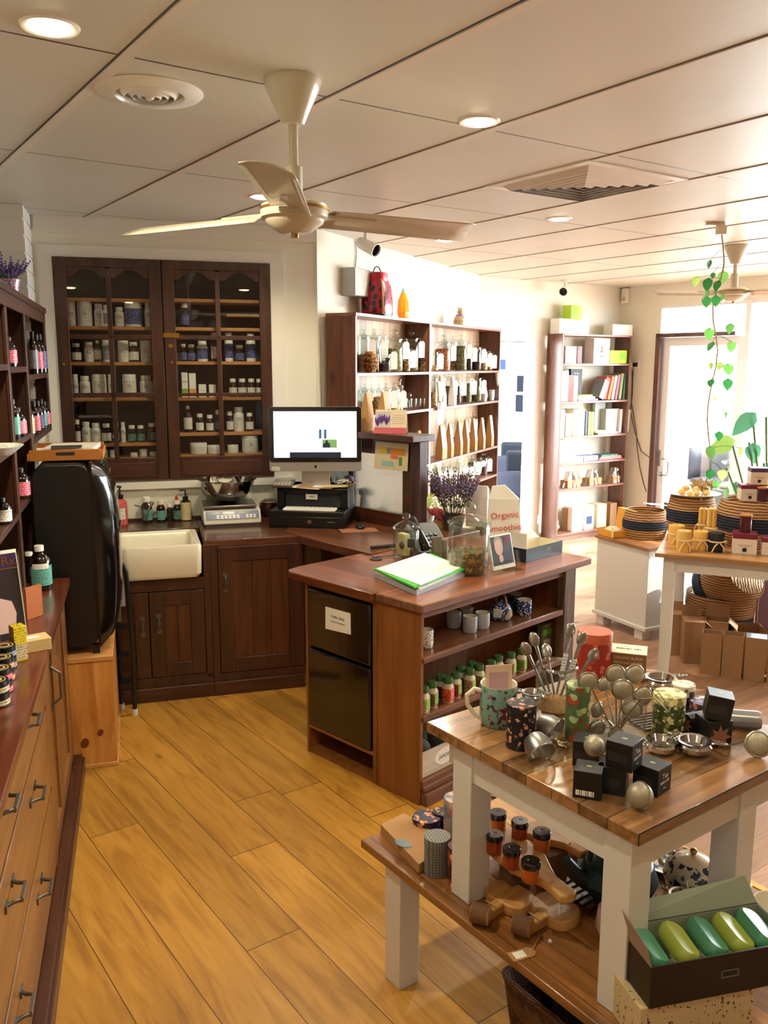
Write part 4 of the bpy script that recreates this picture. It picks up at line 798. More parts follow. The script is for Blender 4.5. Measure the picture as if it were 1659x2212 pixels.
# round-bellied jar
x,h,r=place(D,800,758,36,DZ[1],.045); t=fthing('ginger_jar','squat round-bellied glass jar of golden seeds with cork lid, left bay top','jar',D,x,.045,DZ[1])
obj('jar_body',HERB[0],lathe([(0,0),(r*.55,0),(r*.8,h*.2),(r,h*.5),(r*.95,h*.7),(r*.62,h*.86)],24),parent=t,smooth=True); obj('lid',mat('cork',(190,150,96),.8),lathe([(0,h*.86),(r*.68,h*.86),(r*.68,h*.97),(0,h)],24),parent=t,smooth=True); obj('tag',tagm,xf(box(-.018,.018,-.001,.001,-.1,0),(r*.75,-r*.7,h*.84),(0,R(-12),.4)),parent=t)
# ---------------------------------------------------------------- kraft packets
def packet(label,loc,rz,w,h,d,mf,group=None,front=None,name='paper_packet',lean=0):
    t=thing(name,label,'packet',loc,rz,group)
    k=.3
    sh=[(-w/2,-d/2,0),(w/2,-d/2,0),(w/2,d/2,0),(-w/2,d/2,0),(-w/2,-d/2,h*k),(w/2,-d/2,h*k),(w/2,d/2,h*k),(-w/2,d/2,h*k),(-w/2*.97,-.005,h),(w/2*.97,-.005,h),(w/2*.97,.004,h),(-w/2*.97,.004,h)]
    sh=[(x+lean*z*.3,y,z) for x,y,z in sh]
    fc=[(3,2,1,0),(0,1,5,4),(1,2,6,5),(2,3,7,6),(3,0,4,7),(4,5,9,8),(5,6,10,9),(6,7,11,10),(7,4,8,11),(8,9,10,11)]
    obj('bag',mf,(sh,fc),parent=t)
    if front:
        yy=lambda z:-(d/2+( .005-d/2)*(z/h-k)/(1-k))-.001
        v=[(sx*w*.46+lean*z*.3,yy(z)-o_,z) for o_ in (0,.0008) for sx,z in ((-1,h*.32),(1,h*.32),(1,h*.93),(-1,h*.93))]
        obj('label',front,(v,[(0,1,2,3),(4,5,6,7),(0,1,5,4),(1,2,6,5),(2,3,7,6),(3,0,4,7)]),parent=t)
    return t
PK=[('third compartment',3,[(951,918,30,1),(968,914,16,0),(988,909,15,1),(1003,906,14,0),(1020,904,15,1),(1038,902,14,0),(1056,897,17,1)])]
for comp,si,L_ in PK:
    for i,(px,ty,w,k) in enumerate(L_):
        x,h,r=place(D,px,ty,w,DZ[si],.06); packet(f'brown paper packet with white front, {ordn(i,len(L_))} in third compartment of right bookcase bay',D.w(x,.05,DZ[si]),D.rz,r*1.9,h,.06,kraft,'paper packets on the third shelf',LBL['white'],lean=.1)
for i,(px,ty,w,si,lab) in enumerate(((905,930,14,3,'white-fronted paper packet on third shelf, right edge of left bay'),(900,1016,13,4,'first white-fronted paper packet on fourth shelf, left bay'),(914,1014,13,4,'second white-fronted paper packet on fourth shelf, left bay beside divider'))):
    x,h,r=place(D,px,ty,w,DZ[si],.05); packet(lab,D.w(x,.05,DZ[si]),D.rz,r*2,h,.06,kraft,None,LBL['white'])
x,h,r=place(D,953,811,17,DZ[2],.05); packet('white paper bag with grey folded top, second compartment of right bay',D.w(x,.05,DZ[2]),D.rz,r*2,h,.07,paper,None,LBL['white'])
x,h,r=place(D,978,814,14,DZ[2],.045); packet('slim white paper packet between jars in second compartment, right bay',D.w(x,.045,DZ[2]),D.rz,r*2,h,.05,paper)
# herb bundle hanging on the divider, sign below it
t=fthing('hanging_sign','white blank card hanging on the bookcase divider between the bays','sign',D,1.24,-.02,0); obj('card',paper,box(-.055,.055,-.002,.0,D.X(940,918,-.02)[1],D.X(940,870,-.02)[1]),parent=t)
t=fthing('herb_bundle','small dried flower bundle in white paper hung on bookcase divider','dried flowers',D,1.205,-.03,D.X(932,850,-.03)[1]); obj('wrap',paper,lathe([(.02,-.06),(.05,.08),(.048,.08),(.018,-.06)],14,sy=.5),parent=t,smooth=True); obj('stems',kraft,*[tube([(0,0,-.12),(.004*k,.003*k,0),(.014*k,.004*k,.11)],.004,5) for k in (-2,-1,0,1,2)],parent=t)
t=fthing('herb_bundle','dried flower bundle hung on the right end panel of jar bookcase','dried flowers',D,DX2+.01,.012,D.X(1088,830,0)[1]); obj('wrap',paper,lathe([(.02,-.06),(.05,.10),(.048,.10),(.018,-.06)],14,sy=.6),parent=t,smooth=True); obj('stems',kraft,*[tube([(0,0,-.2),(.008*k,.003*k,0),(.016*k,.004*k,.13)],.004,5) for k in (-2,-1,0,1,2)],parent=t)
# glass press, teapot and cups in the left second compartment
x,h,r=place(D,864,818,14,DZ[2],.06); t=fthing('coffee_press','tall glass plunger press with metal knob, second compartment of left bay','coffee press',D,x,.06,DZ[2])
obj('beaker',clear,lathe([(0,.003),(r,.003),(r,h*.75),(r*1.04,h*.77)],22),parent=t,smooth=True); obj('lid',steel,lathe([(0,h*.8),(r*1.02,h*.78),(r*1.02,h*.76),(0,h*.76)],22),cyl(.003,h*.8,h*.95,8),ball(.010,(0,0,h*.96),10,8),parent=t,smooth=True); obj('paper_insert',LBL['cream'],cyl(r*.7,.01,h*.5,16),parent=t)
x,h,r=place(D,880,833,20,DZ[2],.12); t=fthing('glass_teapot','clear glass teapot with ring handle beside the plunger press','teapot',D,x,.12,DZ[2])
obj('body',jar_glass,ball(r*1.1,(0,0,r*1.1+.06),20,12),lathe([(r*.6,0),(r*.7,.02),(r*.5,.06)],18),parent=t,smooth=True); obj('handle',clear,tube([(r+.005+.03*math.cos(a),0,r*1.1+.07+.035*math.sin(a)) for a in [R(q) for q in range(-120,130,20)]],.004,7),parent=t,smooth=True); obj('knob',clear,ball(.01,(0,0,r*2.2+.07)),parent=t,smooth=True)
for i,px in enumerate((874,884,894,904,913)):
    x,h,r=place(D,px,861,12,DZ[2],.04); t=fthing('glass_cup',f'tiny double-walled glass cup, {ordn(i,5)} of five on the second shelf','cup',D,x,.04,DZ[2],'tiny double-walled glass cups')
    obj('cup',jar_glass,lathe([(0,.002),(r*.4,.002),(r*.95,h*.4),(r,h),(r*.92,h),(r*.8,h*.45),(0,h*.2)],18),parent=t,smooth=True)
x,h,r=place(D,1046,838,16,DZ[2],.05); t=fthing('small_teapot','small blue and white teapot with arched cane handle at shelf end','teapot',D,x,.05,DZ[2])
bw=pattern('blue_white_small',(222,224,228),[(70,90,140),(120,140,180)],160,.3,.2); obj('body',bw,lathe([(0,0),(r*.7,0),(r,h*.35),(r*.9,h*.75),(r*.4,h*.95),(0,h)],20),tube([(r*.8,0,h*.4),(r*1.4,0,h*.7),(r*1.6,0,h*1.0)],.007,8),parent=t,smooth=True); obj('handle',string_m,tube([(r*.9*math.cos(a),0,h*.8+r*2.0*math.sin(a)) for a in [R(q) for q in range(0,181,20)]],.004,7),parent=t,smooth=True)
x,h,r=place(D,1062,842,13,DZ[2],.05); t=fthing('tea_cup','small blue and white handleless cup beside the small teapot','cup',D,x,.05,DZ[2]); obj('cup',bw,lathe([(0,0),(r*.7,0),(r,h*.3),(r,h),(r*.9,h),(r*.85,h*.2),(0,h*.12)],18),parent=t,smooth=True)
# things on top of the bookcase
zt=DZ[0]+.018
x,h,r=place(D,815,578,60,zt,.10); t=fthing('lacquer_basket','red and black lacquered lidded basket with cane straps on bookcase top','basket',D,x,.10,zt)
rl=pattern('red_lacquer',(168,24,48),[(24,14,18),(40,16,20),(168,24,48)],28,.55,.3,dist=.3); red=mat('red_enamel',(170,26,44),.3); cane=mat('cane',(150,104,60),.7)
def sq(rad,z,n=24,p=4): return [(rad*math.copysign(abs(math.cos(2*PI*i/n))**(2/p),math.cos(2*PI*i/n)),rad*math.copysign(abs(math.sin(2*PI*i/n))**(2/p),math.sin(2*PI*i/n)),z) for i in range(n)]
def loft(rings,caps=True):
    v=[p for r_ in rings for p in r_]; n=len(rings[0]); f=[(k*n+i,k*n+(i+1)%n,(k+1)*n+(i+1)%n,(k+1)*n+i) for k in range(len(rings)-1) for i in range(n)]
    if caps: f+= [tuple(range(n)),tuple(reversed(range((len(rings)-1)*n,len(rings)*n)))]
    return v,f
obj('body',rl,loft([sq(r*.95,h*.06),sq(r,h*.1),sq(r*.98,h*.3),sq(r*.86,h*.62),sq(r*.70,h*.72)]),parent=t,smooth=True); obj('base',mat('black_lacquer',(20,16,16),.4),loft([sq(r*.95,0),sq(r*.95,h*.06)]),parent=t)
obj('lid',red,loft([sq(r*.70,h*.72,24,2.4),sq(r*.72,h*.74,24,2.4),sq(r*.70,h*.88,24,2.4),sq(r*.6,h*.90,24,2.4)]),parent=t,smooth=True)
for a in (45,135,225,315):
    q=R(a); obj('strap',cane,tube([(r*1.12*math.cos(q),r*1.12*math.sin(q),.0+h*.05),(r*1.14*math.cos(q),r*1.14*math.sin(q),h*.3),(r*.98*math.cos(q),r*.98*math.sin(q),h*.62),(r*.74*math.cos(q),r*.74*math.sin(q),h*.75)],.007,7),parent=t,smooth=True)
obj('handle',mat('dark_cord',(50,36,30),.7),tube([(r*.66*math.cos(a),0,h*.84+h*.18*math.sin(a)) for a in [R(q) for q in range(0,181,15)]],.004,7),parent=t,smooth=True)
x,h,r=place(D,871,622,28,zt,.10); t=fthing('orange_figurine','translucent orange pear-shaped ornament with green tip on bookcase top','ornament',D,x,.10,zt)
om=mat('orange_resin',(250,140,20),.2,trans=.35); obj('body',om,loft([sq(r*.7,0,8,2),sq(r,h*.25,8,2),sq(r*.85,h*.6,8,2),sq(r*.35,h*.85,8,2),sq(r*.2,h*.88,8,2)]),parent=t); obj('tip',mat('green_tip',(40,150,130),.4),lathe([(r*.24,h*.86),(r*.2,h*.92),(0,h)],12),parent=t,smooth=True)
x,h,r=place(D,993,663,28,zt,.10); t=fthing('cow_figurine','small cream cow figurine with purple scarf on bookcase top','figurine',D,x,.10,zt)
cw=pattern('spotted_cow',(216,192,140),[(150,80,60),(216,192,140),(180,140,80)],60,.35,.4)
obj('body',cw,lathe([(0,0),(r*.85,.0),(r*.95,h*.25),(r*.75,h*.5),(0,h*.6)],18),ball(r*.5,(r*.12,-r*.1,h*.76),14,10),ball(r*.22,(r*.35,-r*.4,h*.70),10,8),xf(ball(r*.18,(0,0,0),10,8),(-r*.4,0,h*.92)),xf(ball(r*.18,(0,0,0),10,8),(r*.6,0,h*.92)),cyl(r*.2,0,h*.2,10,(r*.4,-r*.5)),cyl(r*.2,0,h*.2,10,(-r*.3,-r*.6)),parent=t,smooth=True); obj('scarf',mat('purple_scarf',(140,110,190),.8),lathe([(r*.5,h*.5),(r*.62,h*.46),(r*.58,h*.58),(r*.4,h*.62)],16),parent=t,smooth=True)
# wall box, camera, smoke pieces
xw,zw=DW.X(778,612,0); t=froot('meter_box','plain grey box fixed to the wall behind the red basket','wall box',DW,xw,-.04,zw)
x0,z1=DW.X(752,577,-.05); x1,z0=DW.X(795,645,-.05)
obj('case',mat('grey_paint',(176,176,172),.5),box(x0,x1,-.09,0,z0,z1),parent=t,bev=.004); obj('lid',mat('grey_paint2',(192,192,188),.5),box(x0+.006,x1-.006,-.095,-.09,z0+.006,z1-.006),parent=t)
xc,zc=DW.X(768,500,-.004); c_=obj('cable',mat('cable_grey',(120,120,120),.6),tube([DW.w(DW.X(766,577,0)[0],-.006,DW.X(766,577,0)[1]),DW.w(DW.X(768,545,0)[0],-.006,DW.X(768,545,0)[1]),DW.w(DW.X(765,512,0)[0],-.006,CEIL)],.003,6)); tag(c_,'thin grey cable rising from the grey wall box to the ceiling','cable')
def seccam(px,py,label,az,s=1.0,pit=25):
    p=W(px,py,CEIL); t=thing('security_camera',label,'camera',(p.x,p.y,CEIL),PI/2-R(az),s=s)
    obj('mount',gloss_white,cyl(.045,-.012,0,24),cyl(.014,-.06,-.01,12),ball(.018,(0,0,-.065),12,8),parent=t,smooth=True)
    M_=lambda sh: xf(sh,(0,0,-.085),(0,R(pit),0))
    obj('housing',gloss_white,M_(xf(lathe([(0,-.06),(.028,-.055),(.034,-.04),(.036,.06),(.040,.085),(.036,.085)],20),(0,0,0),(0,PI/2,0))),parent=t,smooth=True); obj('lens',black_gl,M_(xf(lathe([(.0,.06),(.034,.06),(.034,.075)],20),(0,0,0),(0,PI/2,0))),parent=t,smooth=True)
    return t
seccam(790,497,'white bullet security camera on ceiling above the lacquered basket',125,1.0); seccam(1222,605,'white bullet security camera on ceiling near far bookshelf, lens facing viewer',205,1.0,18)
# ============================================================ till corner and counter goods
def at(px,py,z): return W(px,py,z)
def rad(px_w,p): return px_w/2*((Vector(p)-cam.location).length/F_PX)
def hgt(p,px,py):   # height above p of the point seen at (px,py) straight above p
    d=ray(px,py); t=(p.x*d.x+p.y*d.y)/(d.x**2+d.y**2); return EYE+d.z*t-p.z
WZ=.82
# ---- monitor
mp_=Vector((-.378,4.72,WZ)); t=thing('computer_monitor','silver and black all-in-one computer with bright white screen','computer',mp_,R(2))
zb=hgt(mp_,681,1018); zt_=hgt(mp_,681,879); mw=rad(197,mp_+Vector((0,0,.3)))
alu=mat('aluminium',(188,188,190),.3,.6); scr=mat('lit_screen',(240,246,255),.4,emit=1.35); dscr=mat('screen_dark',(34,44,62),.4,emit=.6)
obj('housing',alu,prism(rrect(2*mw,zt_-zb,.014,4,0,(zt_+zb)/2),0,.022,'y'),ball(.12,(0,.012,(zt_+zb)/2),16,8,.9),parent=t,smooth=True) if False else obj('housing',alu,prism(rrect(2*mw,zt_-zb,.014,4,0,(zt_+zb)/2),0,.026,'y'),parent=t)
obj('bezel',black_gl,prism(rrect(2*mw-.002,(zt_-zb)*.855,.013,4,0,zt_-(zt_-zb)*.4275),-.002,0,'y'),parent=t)
sz0=zb+(zt_-zb)*.215; sz1=zt_-.024; sw=mw-.026
sn_=obj('screen',scr,box(-sw,sw,-.0035,-.002,sz0,sz1),parent=t)
_obj('video_strip',dscr,box(-sw*.62,sw*.62,-.0042,-.0036,sz0,sz0+.03),parent=sn_)
_obj('video_window',mat('screen_green',(120,170,110),.4,emit=.7),box(sw*.17,sw*.52,-.0042,-.0036,sz0+.055,sz0+.10),parent=sn_)
_obj('video_figure',dscr,prism([(sw*.18,sz0+.055),(sw*.36,sz0+.055),(sw*.35,sz0+.078),(sw*.30,sz0+.084),(sw*.30,sz0+.095),(sw*.25,sz0+.095),(sw*.25,sz0+.084),(sw*.19,sz0+.076)],-.0046,-.0043,'y'),parent=sn_)
for i in range(2): _obj('icon_column',mat('screen_icons',(70,110,160),.4,emit=.6),box(sw*(.09+.12*i),sw*(.15+.12*i),-.0042,-.0036,sz0+.105,sz0+.155),parent=sn_)
ap_=[(-.006+.0,-.008),(-.010,-.001),(-.009,.006),(-.004,.009),(0,.007),(.004,.009),(.0085,.006),(.0065,.002),(.0075,-.003),(.010,-.005),(.006,-.012),(0,-.010),(-.004,-.012)]
obj('emblem',ink,prism([(p[0]*.8,p[1]*.8+zb+(zt_-zb)*.075) for p in ap_],-.0012,-.0002,'y'),prism([(0,zb+(zt_-zb)*.075+.008),(.004,zb+(zt_-zb)*.075+.013),(.0045,zb+(zt_-zb)*.075+.009)],-.0012,-.0002,'y'),parent=t)
obj('stand',alu,prism([(-.09,0),(.09,0),(.075,zb+.06),(-.075,zb+.06)],.03,.036,'y'),box(-.09,.09,.0,.13,0,.006),parent=t)
obj('sticker',LBL['white'],box(-mw+.012,-mw+.058,-.0012,-.0003,zb+.004,zb+.026),parent=t)
# ---- cash drawer, printer, keyboard
a=at(581,1139,WZ); b_=at(744,1144,WZ); dw=(b_-a).length; rzd=math.atan2(b_.y-a.y,b_.x-a.x)
t=thing('cash_drawer','black metal cash drawer with round lock on the desk under the printer','cash drawer',a+ (b_-a)*.5,rzd)
dh=hgt(a,581,1103); obj('case',black_pl,box(-dw/2,dw/2,0,.36,0,dh),parent=t,bev=.004); obj('drawer_front',mat('black_satin',(24,24,26),.3),box(-dw/2+.01,dw/2-.01,-.006,0,.012,dh-.03),parent=t,bev=.002)
obj('lock',chrome,xf(cyl(.012,0,.006),(0.02,-.006,dh*.42),(PI/2,0,0)),parent=t,smooth=True); obj('maker_mark',ink_grey,box(dw*.28,dw*.38,-.0068,-.006,dh*.40,dh*.44),parent=t)
dc=t.location.copy(); Rz=Matrix.Rotation(rzd,3,'Z')
def onD(x,y,z): return dc+Rz@Vector((x,y,z))
t=thing('laser_printer','black laser printer with open tray standing on the cash drawer','printer',onD(.01,.1,dh),rzd)
pw=dw*.50; ph=hgt(onD(0,.1,dh),600,1060)-.0
obj('body',black_pl,box(-pw+.01,-pw+.05,0,.25,0,.115),box(pw-.05,pw-.01,0,.25,0,.115),box(-pw+.05,pw-.05,.03,.25,0,.115),box(-pw+.01,pw-.01,.0,.25,.085,.115),parent=t,bev=.006)
obj('paper_tray',mat('grey_smoke',(46,50,58),.3),xf(box(-pw+.055,pw-.055,0,.004,0,.075),(0,.012,.008),(R(-12),0,0)),parent=t); obj('notice',paper,box(-.035,.03,-.0012,0,.052,.082),parent=t); text('LABELS',.010,ink,t,(-.0025,-.0018,.067))
kb=thing('keyboard','slim white keyboard resting on the cash drawer below the printer','keyboard',onD(.01,.045,dh),rzd)
obj('base',paper,box(-.145,.145,-.035,.045,0,.009),parent=kb,bev=.003); kk=[cbox(-.135+.0207*c,-.026+.0165*r_,.0105,.0165,.0125,.003) for r_ in range(5) for c in range(14)]
obj('keys',mat('key_white',(246,246,244),.5),*kk,parent=kb)['kind']='stuff'
t=thing('paper_stack','loose papers and notes lying on top of the printer','papers',onD(.01,.14,dh+.116),rzd); 
for i in range(4): obj('sheet',(paper,kraft,paper,LBL['cream'])[i],xf(box(-.10,.10,-.07,.07,0,.002),(-.03+.05*i,.0,.0025*i),(0,0,.2*i-.3),.7 if i>1 else 1),parent=t)
t=thing('calculator','small grey desk calculator on top of the printer','calculator',onD(-.155,.12,dh+.128),rzd,rot=(R(14),0,rzd)); obj('case',mat('calc_grey',(92,88,84),.4),box(-.055,.055,-.05,.05,0,.014),parent=t,bev=.003); obj('display',mat('lcd',(150,158,140),.3),box(-.047,.03,.018,.042,.014,.0155),parent=t); obj('keys',mat('calc_keys',(190,184,172),.5),*[cbox(-.042+.02*c,-.038+.015*r_,.0155,.014,.009,.003) for c in range(5) for r_ in range(4)],parent=t)['kind']='stuff'
t=thing('cable_tangle','tangled white and brown cables at the right of the printer','cables',onD(.17,.16,dh+.117),rzd); obj('cable',string_m,tube([(.03*math.cos(k*.9)+.004*k,.06*math.sin(k*.7),.02+.015*math.sin(k)) for k in range(18)],.0025,6),parent=t,smooth=True); obj('cable',gloss_white,tube([(.035*math.cos(k*.8+1),.05*math.sin(k*.9),.03+.015*math.cos(k)) for k in range(16)],.002,6),parent=t,smooth=True)
t=thing('crystal_group','small dark crystals and purple ornament behind the printer papers','ornaments',onD(.06,.28,dh+.116),rzd); obj('crystal',mat('dark_crystal',(30,44,44),.2),lathe([(.02,0),(.022,.03),(.008,.06),(0,.062)],6),parent=t); obj('crystal',mat('clear_crystal',(200,206,200),.1,trans=.5),lathe([(.012,0),(.014,.03),(.004,.05),(0,.052)],6,(.05,0,0)),parent=t); obj('ornament',mat('purple_orn',(110,80,130),.4),ball(.03,(.12,0,.03),14,10,.8),parent=t,smooth=True)
# ---- scale with bowl
a=at(441,1140,WZ); b_=at(565,1134,WZ); sw_=(b_-a).length; rzs=math.atan2(b_.y-a.y,b_.x-a.x); sc0=(a+b_)/2
t=thing('weighing_scale','white counter scale with blue keypad front and steel platter','scale',sc0,rzs)
obj('body',mat('scale_white',(222,218,206),.35),prism([(0,.012),(0,.04),(.035,.085),(.06,.09),(.27,.09),(.27,.012)],-sw_/2,sw_/2,'x'),parent=t,bev=.006)
obj('base',mat('scale_grey',(80,78,76),.5),box(-sw_/2+.01,sw_/2-.01,.01,.26,0,.014),parent=t)
fp=obj('control_panel',mat('scale_blue',(34,48,120),.3),xf(box(-sw_/2+.012,sw_/2-.012,0,.050,0,.0012),(0,-.0022,.0415),(R(52),0,0)),parent=t)
lc=mat('lcd_dark',(70,84,80),.2)
for x in (-.105,-.02,.07): _obj('display',lc,xf(box(x-.032,x+.032,.030,.045,.0012,.002),(0,-.0022,.0415),(R(52),0,0)),parent=fp)
_obj('keys',gloss_white,*[xf(box(x-.007,x+.007,y,y+.007,.0012,.003),(0,-.0022,.0415),(R(52),0,0)) for x in [(-.08+.022*i) for i in range(6)]+[.08+.02*i for i in range(3)] for y in (.005,.017)],parent=fp)['kind']='stuff'
obj('platter',steel,box(-sw_/2+.005,sw_/2-.02,.03,.27,.098,.112),parent=t,bev=.003); obj('spider',pewter,cyl(.03,.088,.1,16,(0,.15)),parent=t)
bw_=rad(124,sc0+Vector((0,.1,.2))); t=thing('mixing_bowl','wide stainless steel mixing bowl sitting on the weighing scale','bowl',sc0+Matrix.Rotation(rzs,3,'Z')@Vector((-.01,.15,.113)),0)
obj('bowl',mat('polished_steel',(190,186,176),.08,1),lathe([(0,.001),(.05,.001),(bw_*.55,.02),(bw_*.82,.07),(bw_*.93,.125),(bw_,.13),(bw_*1.0,.133),(bw_*.92,.128),(bw_*.80,.07),(bw_*.52,.024),(0,.006)],40),parent=t,smooth=True)
p=at(571,1118,WZ)+Vector((.02,.06,0)); t=thing('copper_pot','small dark copper pot of utensils behind the weighing scale','pot',p); obj('pot',mat('aged_copper',(92,52,34),.3,.8),lathe([(0,0),(.05,.0),(.058,.02),(.055,.07),(.048,.08),(.045,.08),(.05,.02),(0,.01)],24),parent=t,smooth=True); obj('lid',steel,lathe([(.05,.08),(.055,.085),(.03,.10),(0,.102)],20),parent=t,smooth=True)
# ---- bottles by the sink
def ledge(px,py): x_=S.X(px,py,-.055)[0]; return S.w(x_,-.055,WZ)
def pump(label,p,h,r,lab,glass,name='pump_bottle',band=None):
    t=thing(name,label,'bottle',p,.2); hb=h*.66
    obj('body',glass,lathe([(0,0),(r*.95,0),(r,.006),(r,hb*.86),(r*.9,hb*.94),(r*.45,hb),(0,hb)],22),parent=t,smooth=True)
    obj('label',LBL[lab],wrap(r,hb*.04,hb*.9,-180,0),parent=t,smooth=True)
    if band: _obj('label_panel',LBL['white'],wrap(r+.0008,hb*.25,hb*.68,-150,-40),parent=t,smooth=True)
    obj('pump',black_pl,cyl(r*.52,hb,hb+h*.10,14),cyl(r*.14,hb+h*.1,hb+h*.27,8),tube([(r*.3,0,h*.95),(-r*.1,0,h*.965),(-r*.85,0,h*.955),(-r*1.0,0,h*.93)],r*.16,7),parent=t,smooth=True); return t
p=ledge(262,1130)-Vector((S.y.x,S.y.y,0))*.05; pump('red-labelled hand soap pump bottle on the ledge behind the sink',p,hgt(p,262,1048),rad(27,p),'red',mat('pink_soap',(214,90,90),.2),band=1)
p=ledge(402,1117); pump('dark brown pump bottle with cream labels, rightmost of the ledge bottles',p,hgt(p,401,1056),rad(22,p),'cream',brown_pl)
p=ledge(318,1124); bottle('amb','tonic_bottle','dark bottle with white cap standing behind the measuring glass','bottle',p,.6,hgt(p,318,1073),rad(22,p),'teal')
p=ledge(348,1121); bottle('amb','tonic_bottle','dark bottle with striped cap on the ledge, teal and white label','bottle',p,.6,hgt(p,348,1080),rad(18,p),'teal',None,cream)
p=ledge(367,1119); bottle('amb','tonic_bottle','smallest dark unlabelled bottle on the ledge, cream cap','bottle',p,0,hgt(p,367,1088),rad(13,p),None)
p=ledge(383,1118); t=bottle('amb','dropper_bottle','dark dropper bottle with red rubber bulb and green label','bottle',p,0,hgt(p,381,1080),rad(18,p),'green'); obj('rubber_bulb',mat('red_rubber',(190,50,40),.5),lathe([(rad(18,p)*.4,hgt(p,381,1080)),(rad(18,p)*.36,hgt(p,381,1073)),(0,hgt(p,381,1070))],10),parent=t,smooth=True)
p=ledge(314,1129)-Vector((S.y.x,S.y.y,0))*.07; t=thing('measuring_glass','small conical measuring glass holding steel tongs on the ledge','glass',p); obj('glass',clear,lathe([(0,.001),(.022,.001),(.008,.012),(.012,.02),(.028,.095),(.027,.095),(.011,.022)],22),parent=t,smooth=True); obj('utensil',steel,tube([(0,0,.02),(-.02,.0,.10),(-.055,0,.108)],.0035,7),parent=t,smooth=True); obj('utensil',steel,tube([(0,0,.02),(.03,0,.10),(.045,0,.125)],.005,7,rs=[.004,.006,.012]),parent=t,smooth=True)
# ---- scanner, mug, mouse
p=at(790,1124,WZ); t=thing('barcode_scanner','black handheld barcode scanner standing in its cradle','scanner',p,R(-20))
obj('cradle',black_pl,lathe([(0,0),(.06,0),(.06,.008),(.03,.014),(.018,.03),(0,.03)],20),tube([(.01,0,.02),(.012,0,.10),(.0,0,.14)],.012,8),parent=t,smooth=True); obj('scanner_body',black_pl,tube([(-.02,0,.05),(-.015,0,.12),(-.005,0,.155)],.016,10),tube([(-.035,0,.165),(0,0,.172),(.045,0,.158)],.022,12,rs=[.02,.024,.018]),parent=t,smooth=True); obj('cable',black_pl,tube([(-.02,0,.05),(-.035,.0,.02),(-.04,-.03,.005),(.02,-.05,.004),(.09,-.04,.004)],.002,6),parent=t,smooth=True)
def mug(name,label,p,h,r,m,rz,inside=None,group=None,hm=None,cat='mug'):
    t=thing(name,label,cat,p,rz,group)
    obj('body',m,lathe([(0,0),(r*.86,0),(r*.92,.004),(r,h*.25),(r,h),(r*.985,h+.001)],28),parent=t,smooth=True); obj('lining',inside or mat('glaze_cream',(230,222,200),.15,coat=.5),lathe([(r*1.0,h-.001),(r*.985,h+.0015),(r*.93,h),(r*.92,h*.3),(r*.8,h*.1),(0,h*.1)],28),parent=t,smooth=True)
    if hm: obj('handle',hm,tube([(-r*.95,0,h*.84),(-r*1.35,0,h*.9),(-r*1.75,0,h*.75),(-r*1.7,0,h*.5),(-r*1.3,0,h*.25),(-r*.95,0,h*.16)],r*.13,9),parent=t,smooth=True)
    return t
gm=pattern('green_floral_mug',(110,120,60),[(170,110,80),(190,150,110),(90,110,60)],70,.5,.25,dist=.2)
p=at(831,1129,WZ); mg=mug('pen_mug','green floral mug holding pens beside the barcode scanner',p,hgt(p,831,1094),rad(27,p),gm,0,hm=mat('glaze_cream',(230,222,200),.15,coat=.5)); obj('pen',mat('purple_pen',(84,40,110),.3),tube([(0,0,.02),(-.012,0,.13)],.0045,7),parent=mg); obj('scissors',steel,tube([(.012+.012*math.cos(a_),0,.10+.012*math.sin(a_)) for a_ in [k*.7 for k in range(10)]],.002,6),parent=mg)
p=at(774,1146,WZ); t=thing('mouse_mat','small woven brown and cream fringed mat on the desk','mat',p,R(14)); obj('mat',stripes('woven_mat',(120,64,36),(190,130,90),90,'x',.9,1,.3),box(-.10,.10,-.055,.055,0,.003),parent=t); obj('fringe',cream,box(-.113,-.10,-.06,.06,0,.002),parent=t); obj('fringe',cream,box(.10,.113,-.06,.06,0,.002),parent=t)
p=at(778,1141,WZ+.004); t=thing('computer_mouse','black computer mouse lying on the woven mat','mouse',p,R(100)); obj('mouse',black_pl,ball(.03,(0,0,.008),18,10,.45),parent=t,smooth=True).scale=(1.25,.85,1)
# ---- wall calendars, packets on the ledge
q=[K.Y(812,953,.98),K.Y(808,1012,.98),K.Y(880,1018,.98),K.Y(883,959,.98)]
t=froot('planner_sheet','printed weekly planner sheet with coloured blocks taped to the dark partition','planner',K,.98,sum(v[0] for v in q)/4,1.2); obj('sheet',LBL['cream'] if False else mat('planner_paper',(214,200,164),.7),prism(q,.979,.981,'x'),parent=t)
ya,za=q[0]; yb,zb_=q[2]
def blk(u0,u1,v0,v1,c,n): obj('coloured_block',mat(n,c,.7),box(.9783,.979,ya+(yb-ya)*u1,ya+(yb-ya)*u0,za+(zb_-za)*v1,za+(zb_-za)*v0),parent=t)
blk(.14,.36,.2,.42,(226,196,40),'pl_yellow');blk(.36,.47,.2,.42,(130,150,170),'pl_blue');blk(.47,.94,.2,.46,(226,150,50),'pl_orange');blk(.48,.72,.46,.60,(210,104,90),'pl_red');blk(.74,.84,.5,.82,(90,140,70),'pl_green');blk(.2,.58,.70,.90,(150,190,180),'pl_teal')
LZ=1.335
p=K.w(1.0,K.Y(845,930,1.0)[0],LZ); t=thing('desk_calendar','tent desk calendar with purple crocus photo and pink base strip','calendar',p,R(-8))
cw_=rad(70,p); ch=.125
obj('card',mat('calendar_card',(228,214,186),.7),([(-cw_,-.045,0),(cw_,-.045,0),(cw_*.96,0,ch),(-cw_*.96,0,ch),(-cw_,.045,0),(cw_,.045,0)],[(0,1,2,3),(3,2,5,4),(0,4,5,1)]),parent=t)
tl=math.atan2(.045,ch)
def oncal(sh): return xf(sh,(0,-.0458,.0),(-tl,0,0))
